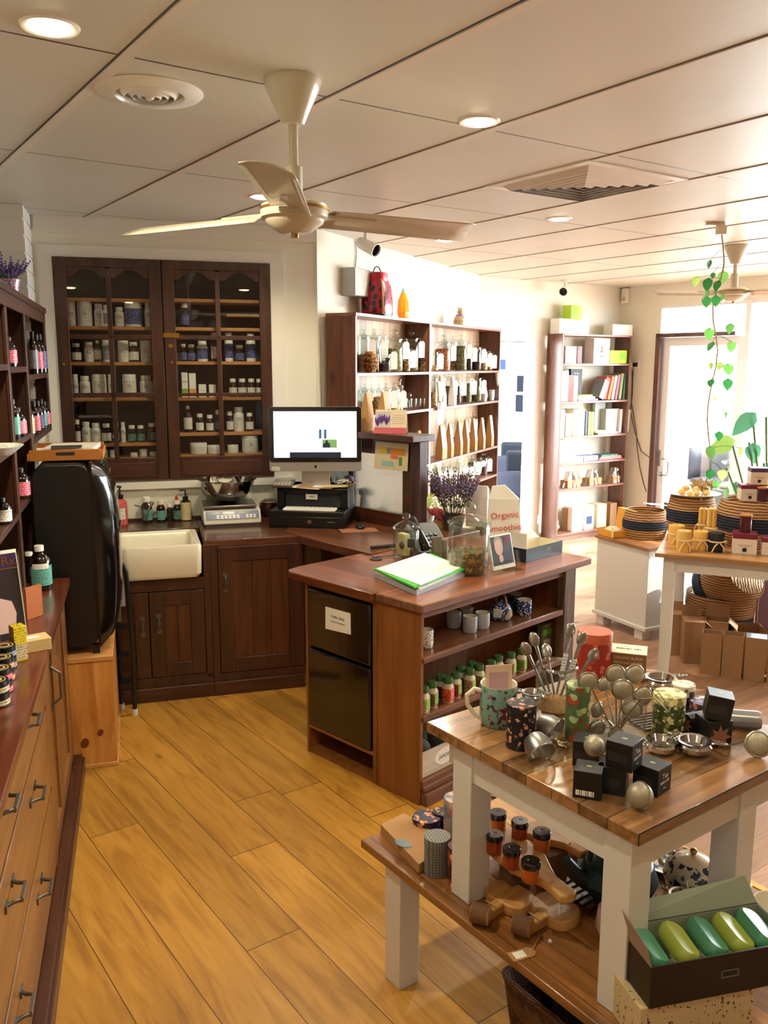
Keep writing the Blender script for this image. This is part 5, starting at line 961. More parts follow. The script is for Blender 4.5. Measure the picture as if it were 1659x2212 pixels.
obj('pink_strip',mat('calendar_pink',(196,84,96),.6),oncal(box(-cw_,cw_*.98,-.0012,-.0002,0,ch*.27)),parent=t)
pic=obj('picture',mat('picture_grey',(196,190,190),.6),oncal(box(-cw_*.95,-cw_*.02,-.0010,-.0001,ch*.27,ch*.98)),parent=t)
pet=mat('crocus_purple',(104,62,150),.6)
_obj('petals',pet,*[oncal(prism([(cx_+math.cos(a_)*.0,cz_),(cx_-.010+dx*.4,cz_+.03),(cx_+dx,cz_+.058),(cx_+.010+dx*.6,cz_+.03)],-.0018,-.0011,'y')) for cx_,cz_ in ((-cw_*.55,ch*.42),(-cw_*.8,ch*.30),(-cw_*.25,ch*.36)) for dx,a_ in ((-.016,0),(0,0),(.016,0))],parent=pic)
obj('date_grid',mat('date_ink',(170,150,130),.7),*[oncal(cbox(cw_*(.15+.11*i),-.0008,ch*(.82-.09*j),.004,.0006,.004)) for i in range(7) for j in range(5)],parent=t)['kind']='stuff'
for i,(px,yt,w,lab) in enumerate(((792,848,22,'leaning brown paper gusset bag, left one on the partition ledge'),(812,846,14,'leaning brown paper gusset bag, right one on the partition ledge'))):
    p=K.w(1.03+.05*i,K.Y(px,925,1.03)[0],LZ); r_=rad(w,p); packet(lab,p,R(70),r_*2.6,hgt(p,px,yt),.06,kraft,None,None,'paper_bag',lean=.3)
# ---- phone and jars on the counter
CZ=.816
def onC(px,py): return W(px,py,CZ)
p=onC(925,1192); t=thing('desk_phone','black desk telephone tilted on its stand behind the small glass jar','telephone',p,R(25))
obj('base',black_pl,xf(prism(rrect(.17,.19,.02,4),0,.03),(0,.03,.045),(R(38),0,0)),box(-.06,.06,.0,.09,0,.05),parent=t,bev=.003); obj('handset',black_gl,xf(tube([(-.055,-.09,.055),(-.06,-.08,.07),(-.06,0,.078),(-.06,.08,.07),(-.055,.09,.055)],.02,10,rs=[.024,.024,.016,.024,.024]),(0,.03,.045),(R(38),0,0)),parent=t,smooth=True); obj('keys',mat('phone_keys',(70,72,76),.4),*[xf(cbox(.0+.025*i,-.06+.025*j,.032,.016,.014,.005),(0,.03,.045),(R(38),0,0)) for i in range(3) for j in range(4)],parent=t)['kind']='stuff'
c0_=onC(800,1190); c1_=onC(856,1184); n_=90
cc=obj('coiled_cord',black_pl,tube([c0_+(c1_-c0_)*(i/n_)+Vector((.0,.011*math.cos(i*1.26),.013+.011*math.sin(i*1.26))) for i in range(n_)],.0022,5),tube([c0_+Vector((0,0,.004)),onC(806,1206)+Vector((0,0,.004)),onC(830,1203)+Vector((0,0,.004)),onC(870,1200)+Vector((0,0,.004))],.0025,6),smooth=True); tag(cc,'black coiled telephone cord lying on the counter left of the small jar','cord')
cm=obj('cable_grommet',black_pl,lathe([(0,.0),(.028,0),(.028,.003),(.022,.004),(0,.002)],20)); cm.location=onC(812,1208); tag(cm,'black round cable hole cover in the front counter top','grommet')
def big_jar(label,px,pyb,pyt,w,fill=None,fm=None):
    p=onC(px,pyb); r=rad(w,p+Vector((0,0,.1))); p=p+Vector((p.x,p.y,0)).normalized()*r*.6; h=hgt(p,px,pyt); t=thing('apothecary_jar',label,'jar',p); k=r*.30; hb=h-2*k-.045
    obj('jar_body',jar_glass,lathe([(0,.004),(r*.9,.004),(r*.98,.02),(r*.98,hb*.95),(r*.9,hb)],36),lathe([(0,.012),(r*.86,.012),(r*.93,.03),(r*.93,hb*.95)],36),parent=t,smooth=True)
    obj('lid',jar_glass,lathe([(r*.88,hb-.01),(r*1.05,hb+.004),(r*1.05,hb+.012),(r*.7,hb+.028),(r*.3,hb+.04),(k*.6,hb+.045)],36),lathe([(r*.80,hb-.04),(r*.86,hb-.04),(r*.88,hb)],36),parent=t,smooth=True); obj('knob',jar_glass,ball(k,(0,0,hb+.045+k*.85),18,12),parent=t,smooth=True)
    return t,r,hb
t,r,hb=big_jar('medium clear glass jar with knob lid holding a beige packet',877,1208,1106,58)
obj('packet',LBL['cream'] if False else mat('beige_packet',(206,186,130),.6),xf(box(-.018,.014,-.03,.03,.015,hb*.86),(-.01,0,0),(0,0,.6)),parent=t); obj('stones',mat('grey_stones',(70,66,62),.7),*[ball(.02,(.02*math.cos(k*2),.02*math.sin(k*2),.03+.016*k),10,7) for k in range(5)],parent=t,smooth=True); obj('tag',mat('black_tag',(30,28,26),.5),xf(prism(rrect(.035,.04,.004,3),-.001,.001,'y'),(r*.35,-r*1.0,hb*.6)),parent=t)
t,r,hb=big_jar('large clear glass jar half full of golden dried flowers on the counter',1012,1244,1082,91)
gold=pattern('golden_flowers',(86,66,24),[(150,112,30),(70,52,22),(120,96,40),(54,44,20)],75,.62,.9,dist=.3)
obj('dried_flowers',gold,lathe([(0,.014),(r*.86,.014),(r*.92,.03),(r*.92,hb*.46),(r*.7,hb*.49),(r*.3,hb*.46),(0,hb*.48)],36),parent=t,smooth=True)
# papers
q=[onC(808,1248),onC(900,1288),onC(1006,1245),onC(925,1212)]
def sheet_stack(name,lab,cat,qs,z0,z1,m): 
    o=obj(name,m,prism([(p[0],p[1]) for p in qs],z0,z1)); tag(o,lab,cat); return o
cen=sum(q,Vector())/4
def grow(k,rz=0): return [cen+Matrix.Rotation(rz,3,'Z')@((p-cen)*k) for p in q]
sheet_stack('grey_binder','grey ring binder at the bottom of the paper stack on the counter','binder',grow(.98),CZ,CZ+.022,mat('binder_grey',(170,176,186),.5))
sheet_stack('paper_folder','cream folder with papers between the grey binder and green folder','folder',grow(.97,.04),CZ+.0225,CZ+.030,LBL['white'])
sheet_stack('green_folder','bright green plastic folder in the paper stack on the counter','folder',grow(1.0,-.03),CZ+.0305,CZ+.038,mat('green_folder',(60,190,60),.35))
sheet_stack('paper_sheets','curling white sheets topping the paper stack on the counter','papers',[p+Vector((0,0,0)) for p in grow(.95,.05)],CZ+.0385,CZ+.042,paper)
# acrylic leaflet holder
a=onC(1064,1240); b_=onC(1118,1228); rzh=math.atan2(b_.y-a.y,b_.x-a.x); wv=(b_-a).length; hv=hgt(a,1060,1160)
t=thing('leaflet_holder','clear acrylic holder with dark leaflet showing a portrait on the counter','leaflet holder',(a+b_)/2,rzh)
tilt=lambda sh: xf(sh,(0,.0,0),(R(-14),0,0))
obj('stand',clear,tilt(box(-wv/2,wv/2,.008,.010,.01,hv*.9)),tilt(box(-wv/2,wv/2,-.022,-.02,.0,hv*.28)),box(-wv/2-.004,wv/2+.004,-.03,.06,0,.002),tilt(box(-wv/2-.003,-wv/2,-.022,.008,0,hv*.5)),tilt(box(wv/2,wv/2+.003,-.022,.008,0,hv*.5)),parent=t)
lf=obj('leaflet',paper,tilt(box(-wv*.44,wv*.44,.0,.007,.012,hv*1.0)),parent=t)
_obj('cover',mat('leaflet_black',(34,36,42),.4),tilt(box(-wv*.40,wv*.40,-.001,-.0002,.03,hv*.96)),parent=lf)
skin=mat('printed_skin',(196,160,140),.5)
_obj('portrait',skin,*[tilt(xf(lathe([(0,0),(rx,0),(rx,.0006),(0,.0006)],18,sy=1.35),(x,-.0012,z),(PI/2,0,0))) for rx,x,z in ((wv*.16,-wv*.12,hv*.66),(wv*.08,-wv*.08,hv*.36))],parent=lf)
_obj('portrait_hair',mat('printed_hair',(150,140,130),.6),tilt(xf(lathe([(0,0),(wv*.17,0),(wv*.17,.0005),(0,.0005)],18),(-wv*.12,-.0011,hv*.80),(PI/2,0,0))),parent=lf)
for z,s_ in ((.88,'THE'),(.80,'NEW'),): 
    o=text(s_,.014,mat('leaflet_red',(200,50,50),.5),lf,(wv*.2,-.004+.24*hv*z*-1*0,hv*z)); o.rotation_euler=(PI/2-R(14),0,0); o.location=(wv*.2,-.002+hv*z*math.sin(R(14)),hv*z*math.cos(R(14)))
# black display box
a=onC(1168,1216); b_=onC(1220,1196); c_=onC(1112,1190)
def open_box(name,label,cat,o,ux,uy,w,d,h,m,inner,t_=.003,group=None,back=0,z=None,lid=None):
    """open-top carton: corner o, front runs along ux (w), depth along uy (d); back panel may stand taller"""
    rz=math.atan2(ux.y,ux.x); t=thing(name,label,cat,o,rz,group)
    obj('tray',[m,inner],(box(0,w,0,t_,0,h),0),(box(0,t_,t_,d,0,h),0),(box(w-t_,w,t_,d,0,h),0),(box(t_,w-t_,t_,d-t_,0,t_),1),(box(0,w,d-t_,d,0,h+back),0),(box(t_,w-t_,t_,t_+.0008,t_,h-.0005),1),(box(t_,t_+.0008,t_,d-t_,t_,h-.0005),1),(box(w-t_-.0008,w-t_,t_,d-t_,t_,h-.0005),1),(box(t_,w-t_,d-t_-.0008,d-t_,t_,h+back-.0005),1),parent=t); return t
navy=mat('navy_card',(22,34,44),.4); 
ux=(b_-a).normalized(); w_=(b_-a).length*1.55; uy=Vector((-ux.y,ux.x,0)); hbx=hgt(a,1168,1184)
ux2=Vector((K.x.x,K.x.y,0)); uy2=Vector((K.y.x,K.y.y,0)); w2_=(K.Z(1220,1196,CZ)[0]-K.Z(1135,1215,CZ)[0])
kx,ky=K.Z(1136,1216,CZ)
t=open_box('display_carton','dark navy open display carton with crest on the right end of counter','box',K.w(kx,ky,CZ),ux2,uy2,w2_*1.02,.13,.062,navy,cream,back=0)
obj('flap',mat('grey_card',(176,166,158),.6),([(0,.0,.062),(0,.13,.062),(.035,.125,.125),(.03,.02,.125)],[(0,1,2,3)]),parent=t,wall=.001); obj('flap',cream,([(0.04,.128,.062),(w2_*1.0,.128,.062),(w2_*.9,.15,.098),(.06,.15,.098)],[(0,1,2,3)]),parent=t,wall=.001)
gold_ink=mat('gold_print',(130,120,90),.4,.4)
obj('crest',gold_ink,xf(lathe([(.028,0),(.028,.0006),(.030,.0006),(.030,0),(.028,0)],24,sx=1.1,sy=.6),(w2_*.62,-.0002,.034),(PI/2,0,0)),box(w2_*.62-.02,w2_*.62+.02,-.0008,-.0001,.032,.036),box(w2_*.62-.012,w2_*.62+.012,-.0008,-.0001,.040,.046),parent=t)
# white bag with red lettering, rack, lavender, spider plant, pouches
p=onC(1080,1196)+Vector((.03,.10,0)); t=thing('printed_paper_bag','tall white paper bag with red lettering behind the big glass jar','bag',p,R(-5)); hb_=hgt(p,1062,1050)
obj('bag',paper,([(-.085,-.03,0),(.085,-.03,0),(.085,.05,0),(-.085,.05,0),(-.075,-.02,hb_*.8),(.07,-.02,hb_*.8),(.07,.04,hb_*.8),(-.075,.04,hb_*.8),(-.06,.0,hb_),(.0,.0,hb_*1.02),(.0,.01,hb_*1.02),(-.06,.01,hb_)],[(3,2,1,0),(0,1,5,4),(1,2,6,5),(2,3,7,6),(3,0,4,7),(4,5,9,8),(5,6,10,9),(6,7,11,10),(7,4,8,11),(8,9,10,11)]),parent=t)
for i,(s_,z) in enumerate((('Organic',.56),('Smoothie',.36))): o=text(s_,.042,mat('red_print',(214,70,60),.5),t,(.0,-.031+.006*i*0,hb_*z)); o.rotation_euler=(PI/2,R(-6),0)
p=onC(1030,1150)+Vector((.02,.18,0)); t=thing('brochure_rack','upright bundle of cream brochures standing behind the lavender plant','brochures',p,R(-20)); hh=hgt(p,1030,1048)
for i in range(4): obj('brochure',paper if i%2 else LBL['white'],box(-.06,.06,-.02+.012*i,-.012+.012*i,0,hh*(1-.03*i)),parent=t)
def sprigs(t,n,r,h,stem,flow,name='sprig',seed=1,spread=.6,tip=.35):
    rg=random.Random(seed); st=[];fl=[]
    for i in range(n):
        a=rg.uniform(0,2*PI); rr=rg.uniform(0,1)**.5; d=Vector((math.cos(a)*rr*spread,math.sin(a)*rr*spread,1)).normalized(); hh_=h*rg.uniform(.65,1); b=Vector((math.cos(a)*rr*r*.5,math.sin(a)*rr*r*.5,0)); e=b+d*hh_
        st.append(tube([b,b+d*hh_*.5+Vector((0,0,.01)),e],.0012,4)); 
        m0=b+d*hh_*(1-tip)
        for k in range(5): q_=m0+(e-m0)*(k/4); fl.append(ball(.0075*(1-.12*k),(q_.x+rg.uniform(-.004,.004),q_.y+rg.uniform(-.004,.004),q_.z),6,4))
        for k in range(3): q_=b+d*hh_*rg.uniform(.2,.7); s_=rg.uniform(0,6); st.append(([tuple(q_),tuple(q_+Vector((.012*math.cos(s_),.012*math.sin(s_),.012))),tuple(q_+Vector((.02*math.cos(s_),.02*math.sin(s_),.004)))],[(0,1,2)]))
    o=obj('foliage',stem,*st,parent=t); o['kind']='stuff'; o=obj('flowers',flow,*fl,parent=t,smooth=True); o['kind']='stuff'
p=onC(985,1160)+Vector((.0,.16,0)); t=thing('lavender_pot','bushy dark lavender plant in a low pot behind the big glass jar','potted plant',p); r=rad(50,p); zt2=hgt(p,985,1112)
obj('pot',mat('dark_pot',(62,56,44),.6),lathe([(0,0),(r*.7,0),(r,zt2),(r*.92,zt2),(r*.6,.02),(0,.02)],24),parent=t,smooth=True); ft=thing('x','x','x',p)
bpy.data.objects.remove(ft)
sv=mat('sage_leaf',(74,76,60),.8); lv=mat('lavender_purple',(98,80,108),.85)
def sprig_at(par,z,**k):
    rg_o=obj('sprigs',sv,box(0,.001,0,.001,0,.001),parent=par); bpy.data.objects.remove(rg_o)
    sprigs(par,**k); 
    for c in par.children:
        if c.name.startswith(('foliage','flowers')): c.location=(0,0,z)
sprig_at(t,zt2-.01,n=95,r=.09,h=hgt(p,985,1010)-zt2+.02,stem=sv,flow=lv,seed=4,spread=.5)
# spider plant
p=K.w(1.19,1.07,.822); t=thing('spider_plant','spider plant with arching striped leaves beside the partition post','potted plant',p); obj('pot',gloss_white,lathe([(0,0),(.04,0),(.055,.08),(.05,.08),(.038,.01),(0,.01)],20),parent=t,smooth=True)
rg=random.Random(9); lf_=[]
for i in range(26):
    a_=rg.uniform(0,2*PI); L_=rg.uniform(.07,.135); pts=[]
    for k in range(7):
        u=k/6; pts.append(Vector((math.cos(a_)*L_*u,math.sin(a_)*L_*u,.07+.16*math.sin(u*2.4)*L_/.15*.9-.05*u)))
    side=Vector((-math.sin(a_),math.cos(a_),0)); v=[];f=[]
    for k,q_ in enumerate(pts): w__=.0065*(1-abs(k/6-.35)); v+=[tuple(q_-side*w__),tuple(q_+side*w__)]
    for k in range(6): f.append((2*k,2*k+1,2*k+3,2*k+2))
    lf_.append((v,f))
obj('leaves',mat('spider_leaf',(190,204,110),.5),*lf_,parent=t)['kind']='stuff'
for i,(px,py,w,lab) in enumerate(((944,1206,20,'olive grey sealed pouch between the phone and the big jar, left one'),(958,1203,18,'olive grey sealed pouch touching the big jar, right one'))):
    p=onC(px,py)+Vector((0,.02,0)); packet(lab,p,R(20-30*i),rad(w,p)*2,hgt(p,px,1160+6*i),.03,mat('olive_pouch',(104,98,80),.4),None,None,'foil_pouch')
p=onC(958,1150)+Vector((.0,.12,0)); t=thing('fabric_bird','pinkish red fabric bird ornament behind the large glass jar','ornament',p,R(-30)); obj('body',mat('dusty_red',(190,84,84),.9),xf(ball(.045,(0,0,0),16,10,.7),(0,0,.07),(0,.5,0),(1.5,.8,1)),parent=t,smooth=True); obj('tail',mat('dusty_red',(190,84,84),.9),xf(lathe([(.02,0),(.004,.06),(0,.062)],8),(-.05,0,.08),(0,-1.1,0)),parent=t,smooth=True); obj('stand',kraft,box(-.04,.05,-.03,.03,0,.045),parent=t)
# ---- cups and teapot on the counter shelf
hatch=stripes('blue_hatch',(214,214,214),(52,70,108),46,'x',.3,1.2,0,cross='z'); flo=pattern('blue_floral',(38,52,110),[(226,228,232),(200,206,222)],105,.42,.25); flo2=pattern('white_floral',(230,228,220),[(50,56,80),(80,86,110)],120,.34,.25); lattice=pattern('dark_floral',(28,40,74),[(196,204,214),(160,170,190)],110,.34,.25)
CUPS=[(921,1400,1362,30,flo2,'white cup with dark sprig pattern at the left end of counter shelf'),(980,1356,1324,31,hatch,'blue hatched handleless cup, leftmost of four hatched cups'),(1007,1344,1314,30,hatch,'blue hatched handleless cup at the back of the four hatched cups'),(1015,1367,1333,31,hatch,'blue hatched handleless cup at the front of the four hatched cups'),(1042,1358,1325,31,hatch,'blue hatched handleless cup nearest the flowered teapot'),(1112,1316,1284,30,lattice,'dark blue patterned cup behind the flowered cup, right of teapot'),(1132,1330,1297,31,flo,'blue cup with white flowers right of the teapot')]
for px,pb,pt_,w,m,lab in CUPS:
    p=W(px,pb,.6035); r=rad(w,p); mug('tea_cup',lab,p+Vector((p.x,p.y,0)).normalized()*r*.5,hgt(p,px,pt_)-.0,r,m,0,group='hatched cups' if m is hatch else None,cat='cup')
p=W(1078,1340,.6035)+Vector((.01,.025,0)); r=rad(50,p); t=thing('flowered_teapot','blue teapot with white flowers and twisted cane handle on counter shelf','teapot',p,R(-60))
obj('body',flo,lathe([(0,.002),(r*.8,.002),(r,r*.35),(r*.98,r*.8),(r*.75,r*1.25),(r*.35,r*1.45)],28),parent=t,smooth=True); obj('lid',flo,lathe([(r*.5,r*1.38),(r*.3,r*1.52),(0,r*1.55)],20),ball(r*.12,(0,0,r*1.62),10,8),parent=t,smooth=True)
obj('spout',mat('glaze_cream',(230,222,200),.15,coat=.5),tube([(r*.8,0,r*.35),(r*1.15,0,r*.6),(r*1.25,0,r*1.1)],r*.2,10,rs=[r*.3,r*.22,r*.14]),parent=t,smooth=True); obj('handle',cane,tube([(r*.75*math.cos(a_),0,r*1.3+r*.95*math.sin(a_)) for a_ in [R(k) for k in range(0,181,15)]],r*.10,7),parent=t,smooth=True); obj('price_tag',LBL['white'],xf(box(-.018,.018,-.0008,.0008,-.02,.02),(r*.6,-r*.85,r*.75),(0,0,R(30))),parent=t)
# ---- spice jars
glz=mat('spice_glass',(206,196,170),.12,coat=.5); glid=mat('green_lid',(60,104,52),.45)
SPC=[(155,1050,0,'clear'),(235,1000,0,'brown'),(310,935,1,'dark red'),(385,965,0,'orange-red'),(458,915,0,'mixed red'),(500,855,1,'brown'),(590,880,0,'mixed seed'),(610,815,1,'brown'),(680,840,0,'brown'),(790,805,0,'brown'),(860,757,0,'tan'),(978,728,0,'reddish tan'),(1078,693,0,'green herb')]
scol={'clear':(176,160,120),'brown':(110,84,56),'dark red':(90,34,24),'orange-red':(196,84,34),'mixed red':(140,50,40),'mixed seed':(150,120,84),'tan':(170,140,100),'reddish tan':(160,96,60),'green herb':(110,116,60)}
for i,(x_,y_,bk,cn) in enumerate(SPC):
    px=880+x_/4.366; py=1240+(y_+10)/4.366; hh=.103; p=W(px,py,.3665+hh); k0=K.loc(p); ky_=min(max(k0[1],.03),.195); 
    t=thing('spice_jar',f'{cn} spice jar with green lid, {ordn(i,13) if i<12 else "rightmost"} along the counter shelf','spice jar',K.w(K.X(px,py,ky_)[0],ky_,.3665),K.rz+.2,'green-lidded spice jars'); r=.0205
    obj('jar_body',glz,loft([sq(r*.95,0,16,5),sq(r,.004,16,5),sq(r,hh*.62,16,5),sq(r*.8,hh*.72,16,3),sq(r*.78,hh*.8,16,2)]),parent=t,smooth=True); obj('contents',pattern('spice_'+cn.replace(' ','_').replace('-','_'),scol[cn],[tuple(min(255,c*1.3) for c in scol[cn]),tuple(c*.7 for c in scol[cn])],220,.55,.9),loft([sq(r*1.005,.006,16,5),sq(r*1.005,hh*.56,16,5)]),parent=t); obj('lid',glid,lathe([(r*.86,hh*.76),(r*.92,hh*.78),(r*.92,hh*.96),(r*.86,hh),(0,hh)],18),parent=t,smooth=True); obj('label',LBL['red'] if cn=='orange-red' else LBL['lime'],cbox(0,-r*1.03,hh*.34,r*1.3,.0008,hh*.42),parent=t)
t=fthing('candle_carton','tall grey carton with two round windows of green candles on counter shelf','box',K,K.X(1183,1400,.08)[0],.10,.3665,rz=-.05); hh=K.X(1183,1343,.1)[1]-.3665
obj('carton',mat('olive_grey_card',(110,108,90),.5),box(-.037,.037,-.015,.015,0,hh),parent=t,bev=.001); obj('window_candles',mat('green_wax',(120,190,70),.4),*[xf(cyl(.0155,0,.0012),(x,-.015,hh*.72),(PI/2,0,0)) for x in (-.0165,.0165)],parent=t); obj('label',LBL['cream'],box(-.024,.024,-.0162,-.015,hh*.2,hh*.48),parent=t); text('ECUME',.011,paper,t,(0,-.0155,hh*.92))
t=fthing('candle_carton','plain dark grey carton behind the green candle carton on counter shelf','box',K,K.X(1163,1400,.16)[0],.17,.3665); obj('carton',mat('dark_grey_card',(70,70,66),.5),box(-.03,.03,-.015,.015,0,hh*.98),parent=t,bev=.001)
# planter box of yarn balls
pz=.101; kx,ky=.085,.035
t=froot('wooden_planter_box','whitewashed wooden box with oval plaque on the lowest counter shelf','box',K,.14,.11,pz); wm=wood('whitewashed',(178,164,148),(208,196,180),(222,212,198),.7,'x')
obj('box',wm,box(.02,.27,.01,.018,pz,pz+.105),box(.02,.27,.18,.188,pz,pz+.105),box(.02,.028,.018,.18,pz,pz+.13),box(.262,.27,.018,.18,pz,pz+.13),box(.028,.262,.018,.18,pz,pz+.008),parent=t,bev=.0015); obj('plaque',paper,xf(lathe([(.0,0),(.062,0),(.062,.0012),(0,.0012)],28,sy=.55),(.155,.010,pz+.055),(PI/2,0,0)),parent=t); o=text('JARDIN',.022,ink_grey,t,(.155-.14,.0085-.11,.055)); 
yarn=stripes('grey_yarn',(44,42,42),(120,116,112),60,'z',.9,3,.8); yarn2=stripes('dark_yarn',(24,24,28),(76,74,76),60,'x',.9,3,.8)
for i,(x,y,z,m,lab) in enumerate(((.075,.07,.085,yarn,'grey ball of yarn in the front of the whitewashed box'),(.12,.13,.10,yarn2,'dark ball of yarn at the back of the whitewashed box'),(.20,.10,.07,yarn2,'dark ball of yarn at the right of the whitewashed box'))):
    o=obj('yarn_ball',m,ball(.042,(0,0,0),20,14),smooth=True,loc=K.w(x,y,pz+z)); tag(o,lab,'yarn')
# ---- tray and items on the black fridge
p=S.w(-1.315,-1.09,1.308); t=thing('wooden_tray','honey wooden tray with curved sides and slot handle on top of fridge','tray',p,S.rz); tr=mat('tray_wood',(176,110,48),.4)
obj('tray',tr,box(-.14,.14,-.17,.17,0,.008),box(-.14,.14,-.178,-.17,0,.045),box(-.14,.14,.17,.178,0,.045),box(-.148,-.14,-.178,.178,0,.03),box(.14,.148,-.178,.178,0,.03),parent=t,bev=.002); obj('handle_slot',ink,prism(rrect(.075,.014,.006,3,0,.028),-.1786,-.178,'y'),parent=t)
for i,(m,lab,dx,dz,dr) in enumerate(((paper,'white envelope pack lying in the wooden tray',-.03,.010,.1),(LBL['white'],'printed white leaflets on top in the wooden tray',.02,.030,-.08),(mat('charcoal_card',(54,60,60),.5),'narrow dark card lying across the tray papers',.0,.052,.03))):
    o=obj(('envelope_pack','leaflet_pile','dark_card')[i],m,box(-.1 if i<2 else -.06,.1 if i<2 else .06,-.14 if i<2 else -.16,.12 if i<2 else -.12,0,.018 if i<2 else .006),loc=p+Vector((dx,0,dz)),rot=(0,0,S.rz+dr)); tag(o,lab,'papers')
# ---- things on the left counter
def onL(px,py,z=.843): return W(px,py,z)
p=onL(90,1272); t=bottle('syr','tonic_bottle','large black bottle with white cap and teal label on left counter','bottle',p,R(40),hgt(p,82,1178),rad(42,p),'teal',detail=False); obj('label_top',paper,xf(wrap(rad(42,p)*1.0005,hgt(p,82,1178)*.50,hgt(p,82,1178)*.62,-150,-60)),parent=t)
p=onL(66,1262)+Vector((-.02,.05,0)); bottle('syr','tonic_bottle','black bottle with white cap half hidden behind the teal-labelled bottle','bottle',p,0,hgt(p,66,1192),rad(34,p),None,detail=False)
p=onL(30,1385)+Vector((-.02,.02,0)); t=thing('brochure_stand','white tent card stand with purple heading and portrait photo','brochure stand',p,S.rz+R(28)); hv=hgt(p,20,1192); wv=.135
lean=lambda sh: xf(sh,(0,0,0),(R(-10),0,0))
obj('card',paper,lean(box(-wv,.055,0,.002,0,hv)),([(.055,.0,0),(.058,.10,0),(.055,.03,hv)],[(0,1,2)]),parent=t)
pc=obj('poster',mat('poster_dark',(42,34,38),.4),lean(box(-wv+.003,.052,-.0012,-.0002,.0,hv*.84)),parent=t); _obj('heading_band',mat('poster_purple',(60,34,84),.4),lean(box(-wv+.003,.052,-.002,-.0013,hv*.80,hv*.96)),parent=pc)
_obj('heading_rule',brass,lean(box(-wv+.003,.052,-.0024,-.0021,hv*.785,hv*.80)),parent=pc)
_obj('shirt',mat('shirt_pink',(210,176,168),.7),lean(prism([(-.10,.02),(.02,.02),(.03,hv*.28),(.02,hv*.42),(-.02,hv*.48),(-.07,hv*.48),(-.11,hv*.42)],-.0022,-.0014,'y')),parent=pc)
_obj('portrait_head',mat('poster_skin',(160,104,80),.6),lean(xf(lathe([(0,0),(.026,0),(.026,.0008),(0,.0008)],18,sy=1.3),(-.045,-.0014,hv*.58),(PI/2,0,0))),parent=pc); _obj('portrait_hair',mat('poster_hair',(44,28,24),.7),lean(xf(lathe([(0,0),(.038,0),(.038,.0005),(0,.0005)],18,sy=1.1),(-.043,-.0012,hv*.64),(PI/2,0,0))),parent=pc)
o=text('HAIRx',.042,brass,pc,(.047,0,0),align='RIGHT'); o.rotation_euler=(PI/2-R(10),0,0); o.location=(.048,-.0026+hv*.87*math.sin(R(10)),hv*.875*math.cos(R(10)))
p=onL(68,1345)+Vector((-.01,.06,0)); t=thing('spiral_notebook','small orange spiral notebook standing behind the portrait brochure stand','notebook',p,S.rz+R(50)); obj('cover',mat('notebook_orange',(170,92,30),.6),box(-.035,.035,0,.012,0,.11),parent=t); obj('spiral',steel,*[tube([(.035,-.002,z),(.041,.006,z),(.035,.014,z)],.001,4) for z in [.01+.012*k for k in range(8)]],parent=t)['kind']='stuff'
p=onL(62,1408); t=thing('soap_packet_stack','pile of square kraft seed packets on the left counter','packets',p+Vector((0,.03,0)),S.rz+.35)
for i in range(6): obj('packet',mat('kraft_light',(206,178,124),.8),box(-.048,.048,-.035,.035,.006*i,.006*i+.005),parent=t)
obj('oval_print',paper,lathe([(0,.0355),(.022,.0355),(.022,.036),(0,.036)],20,sy=.6),parent=t)
p=onL(42,1425); t=thing('yellow_carton','small tall yellow and white carton in front of the packet pile','box',p,S.rz+.5); hh=hgt(p,38,1350); obj('carton',LBL['yellow'],box(-.018,.018,-.018,.018,0,hh),parent=t,bev=.001); obj('lower_band',LBL['cream'],box(-.0185,.0185,-.0185,.0185,hh*.05,hh*.5),parent=t)
bl_m=mat('tin_black',(24,22,24),.35); rings_m=mat('tin_ring_cream',(206,178,110),.5)
for k,(px,py) in enumerate(((12,1420),(6,1447),(1,1472),(-6,1500))):
    for j in range(2):
        p=onL(px+4*(1-j)*0,py+22)+Vector((0,0,.034*j)); o=thing('balm_tin',f'{("upper","lower")[1-j]} black balm tin with cream ring lid, {("farthest","second farthest","third farthest","nearest")[k]} pile at left edge','tin',p); obj('tin',bl_m,cyl(.031,0,.032,24),parent=o,smooth=True); obj('lid_ring',rings_m,lathe([(.012,.0322),(.012,.0328),(.016,.0328),(.016,.0322)],20),lathe([(.022,.0322),(.022,.0328),(.0245,.0328),(.0245,.0322)],24),parent=o); obj('side_label',LBL[('grey','orange','pink','cream')[k]],wrap(.031,.004,.018,-100,20),parent=o)
# plants on the pigeonhole shelving
p=S.w(-1.60,-.56,1.977); t=thing('lavender_vase','artificial purple lavender in grey pot beside the brick pier','potted plant',p); obj('pot',mat('grey_pot',(120,124,116),.6),lathe([(0,0),(.035,0),(.05,.085),(.045,.085),(.032,.01),(0,.01)],20),parent=t,smooth=True)
sprigs(t,60,.07,.17,mat('dusty_stem',(80,84,84),.8),mat('lavender_bloom',(98,76,130),.8),seed=8,spread=.75)
for c in t.children:
    if c.name.startswith(('foliage','flowers')): c.location=(0,0,.07)
p=S.w(-1.53,-.86,1.977); t=thing('mosaic_tealight','mirrored mosaic tealight glass with pink band on top of shelving','candle holder',p); obj('glass',pattern('mosaic',(190,196,214),[(210,60,110),(240,240,250),(120,140,190),(230,120,160)],140,.6,.15,metal=.3),lathe([(0,0),(.025,0),(.03,.01),(.042,.07),(.044,.085),(.038,.085),(.028,.02),(0,.015)],24),parent=t,smooth=True)
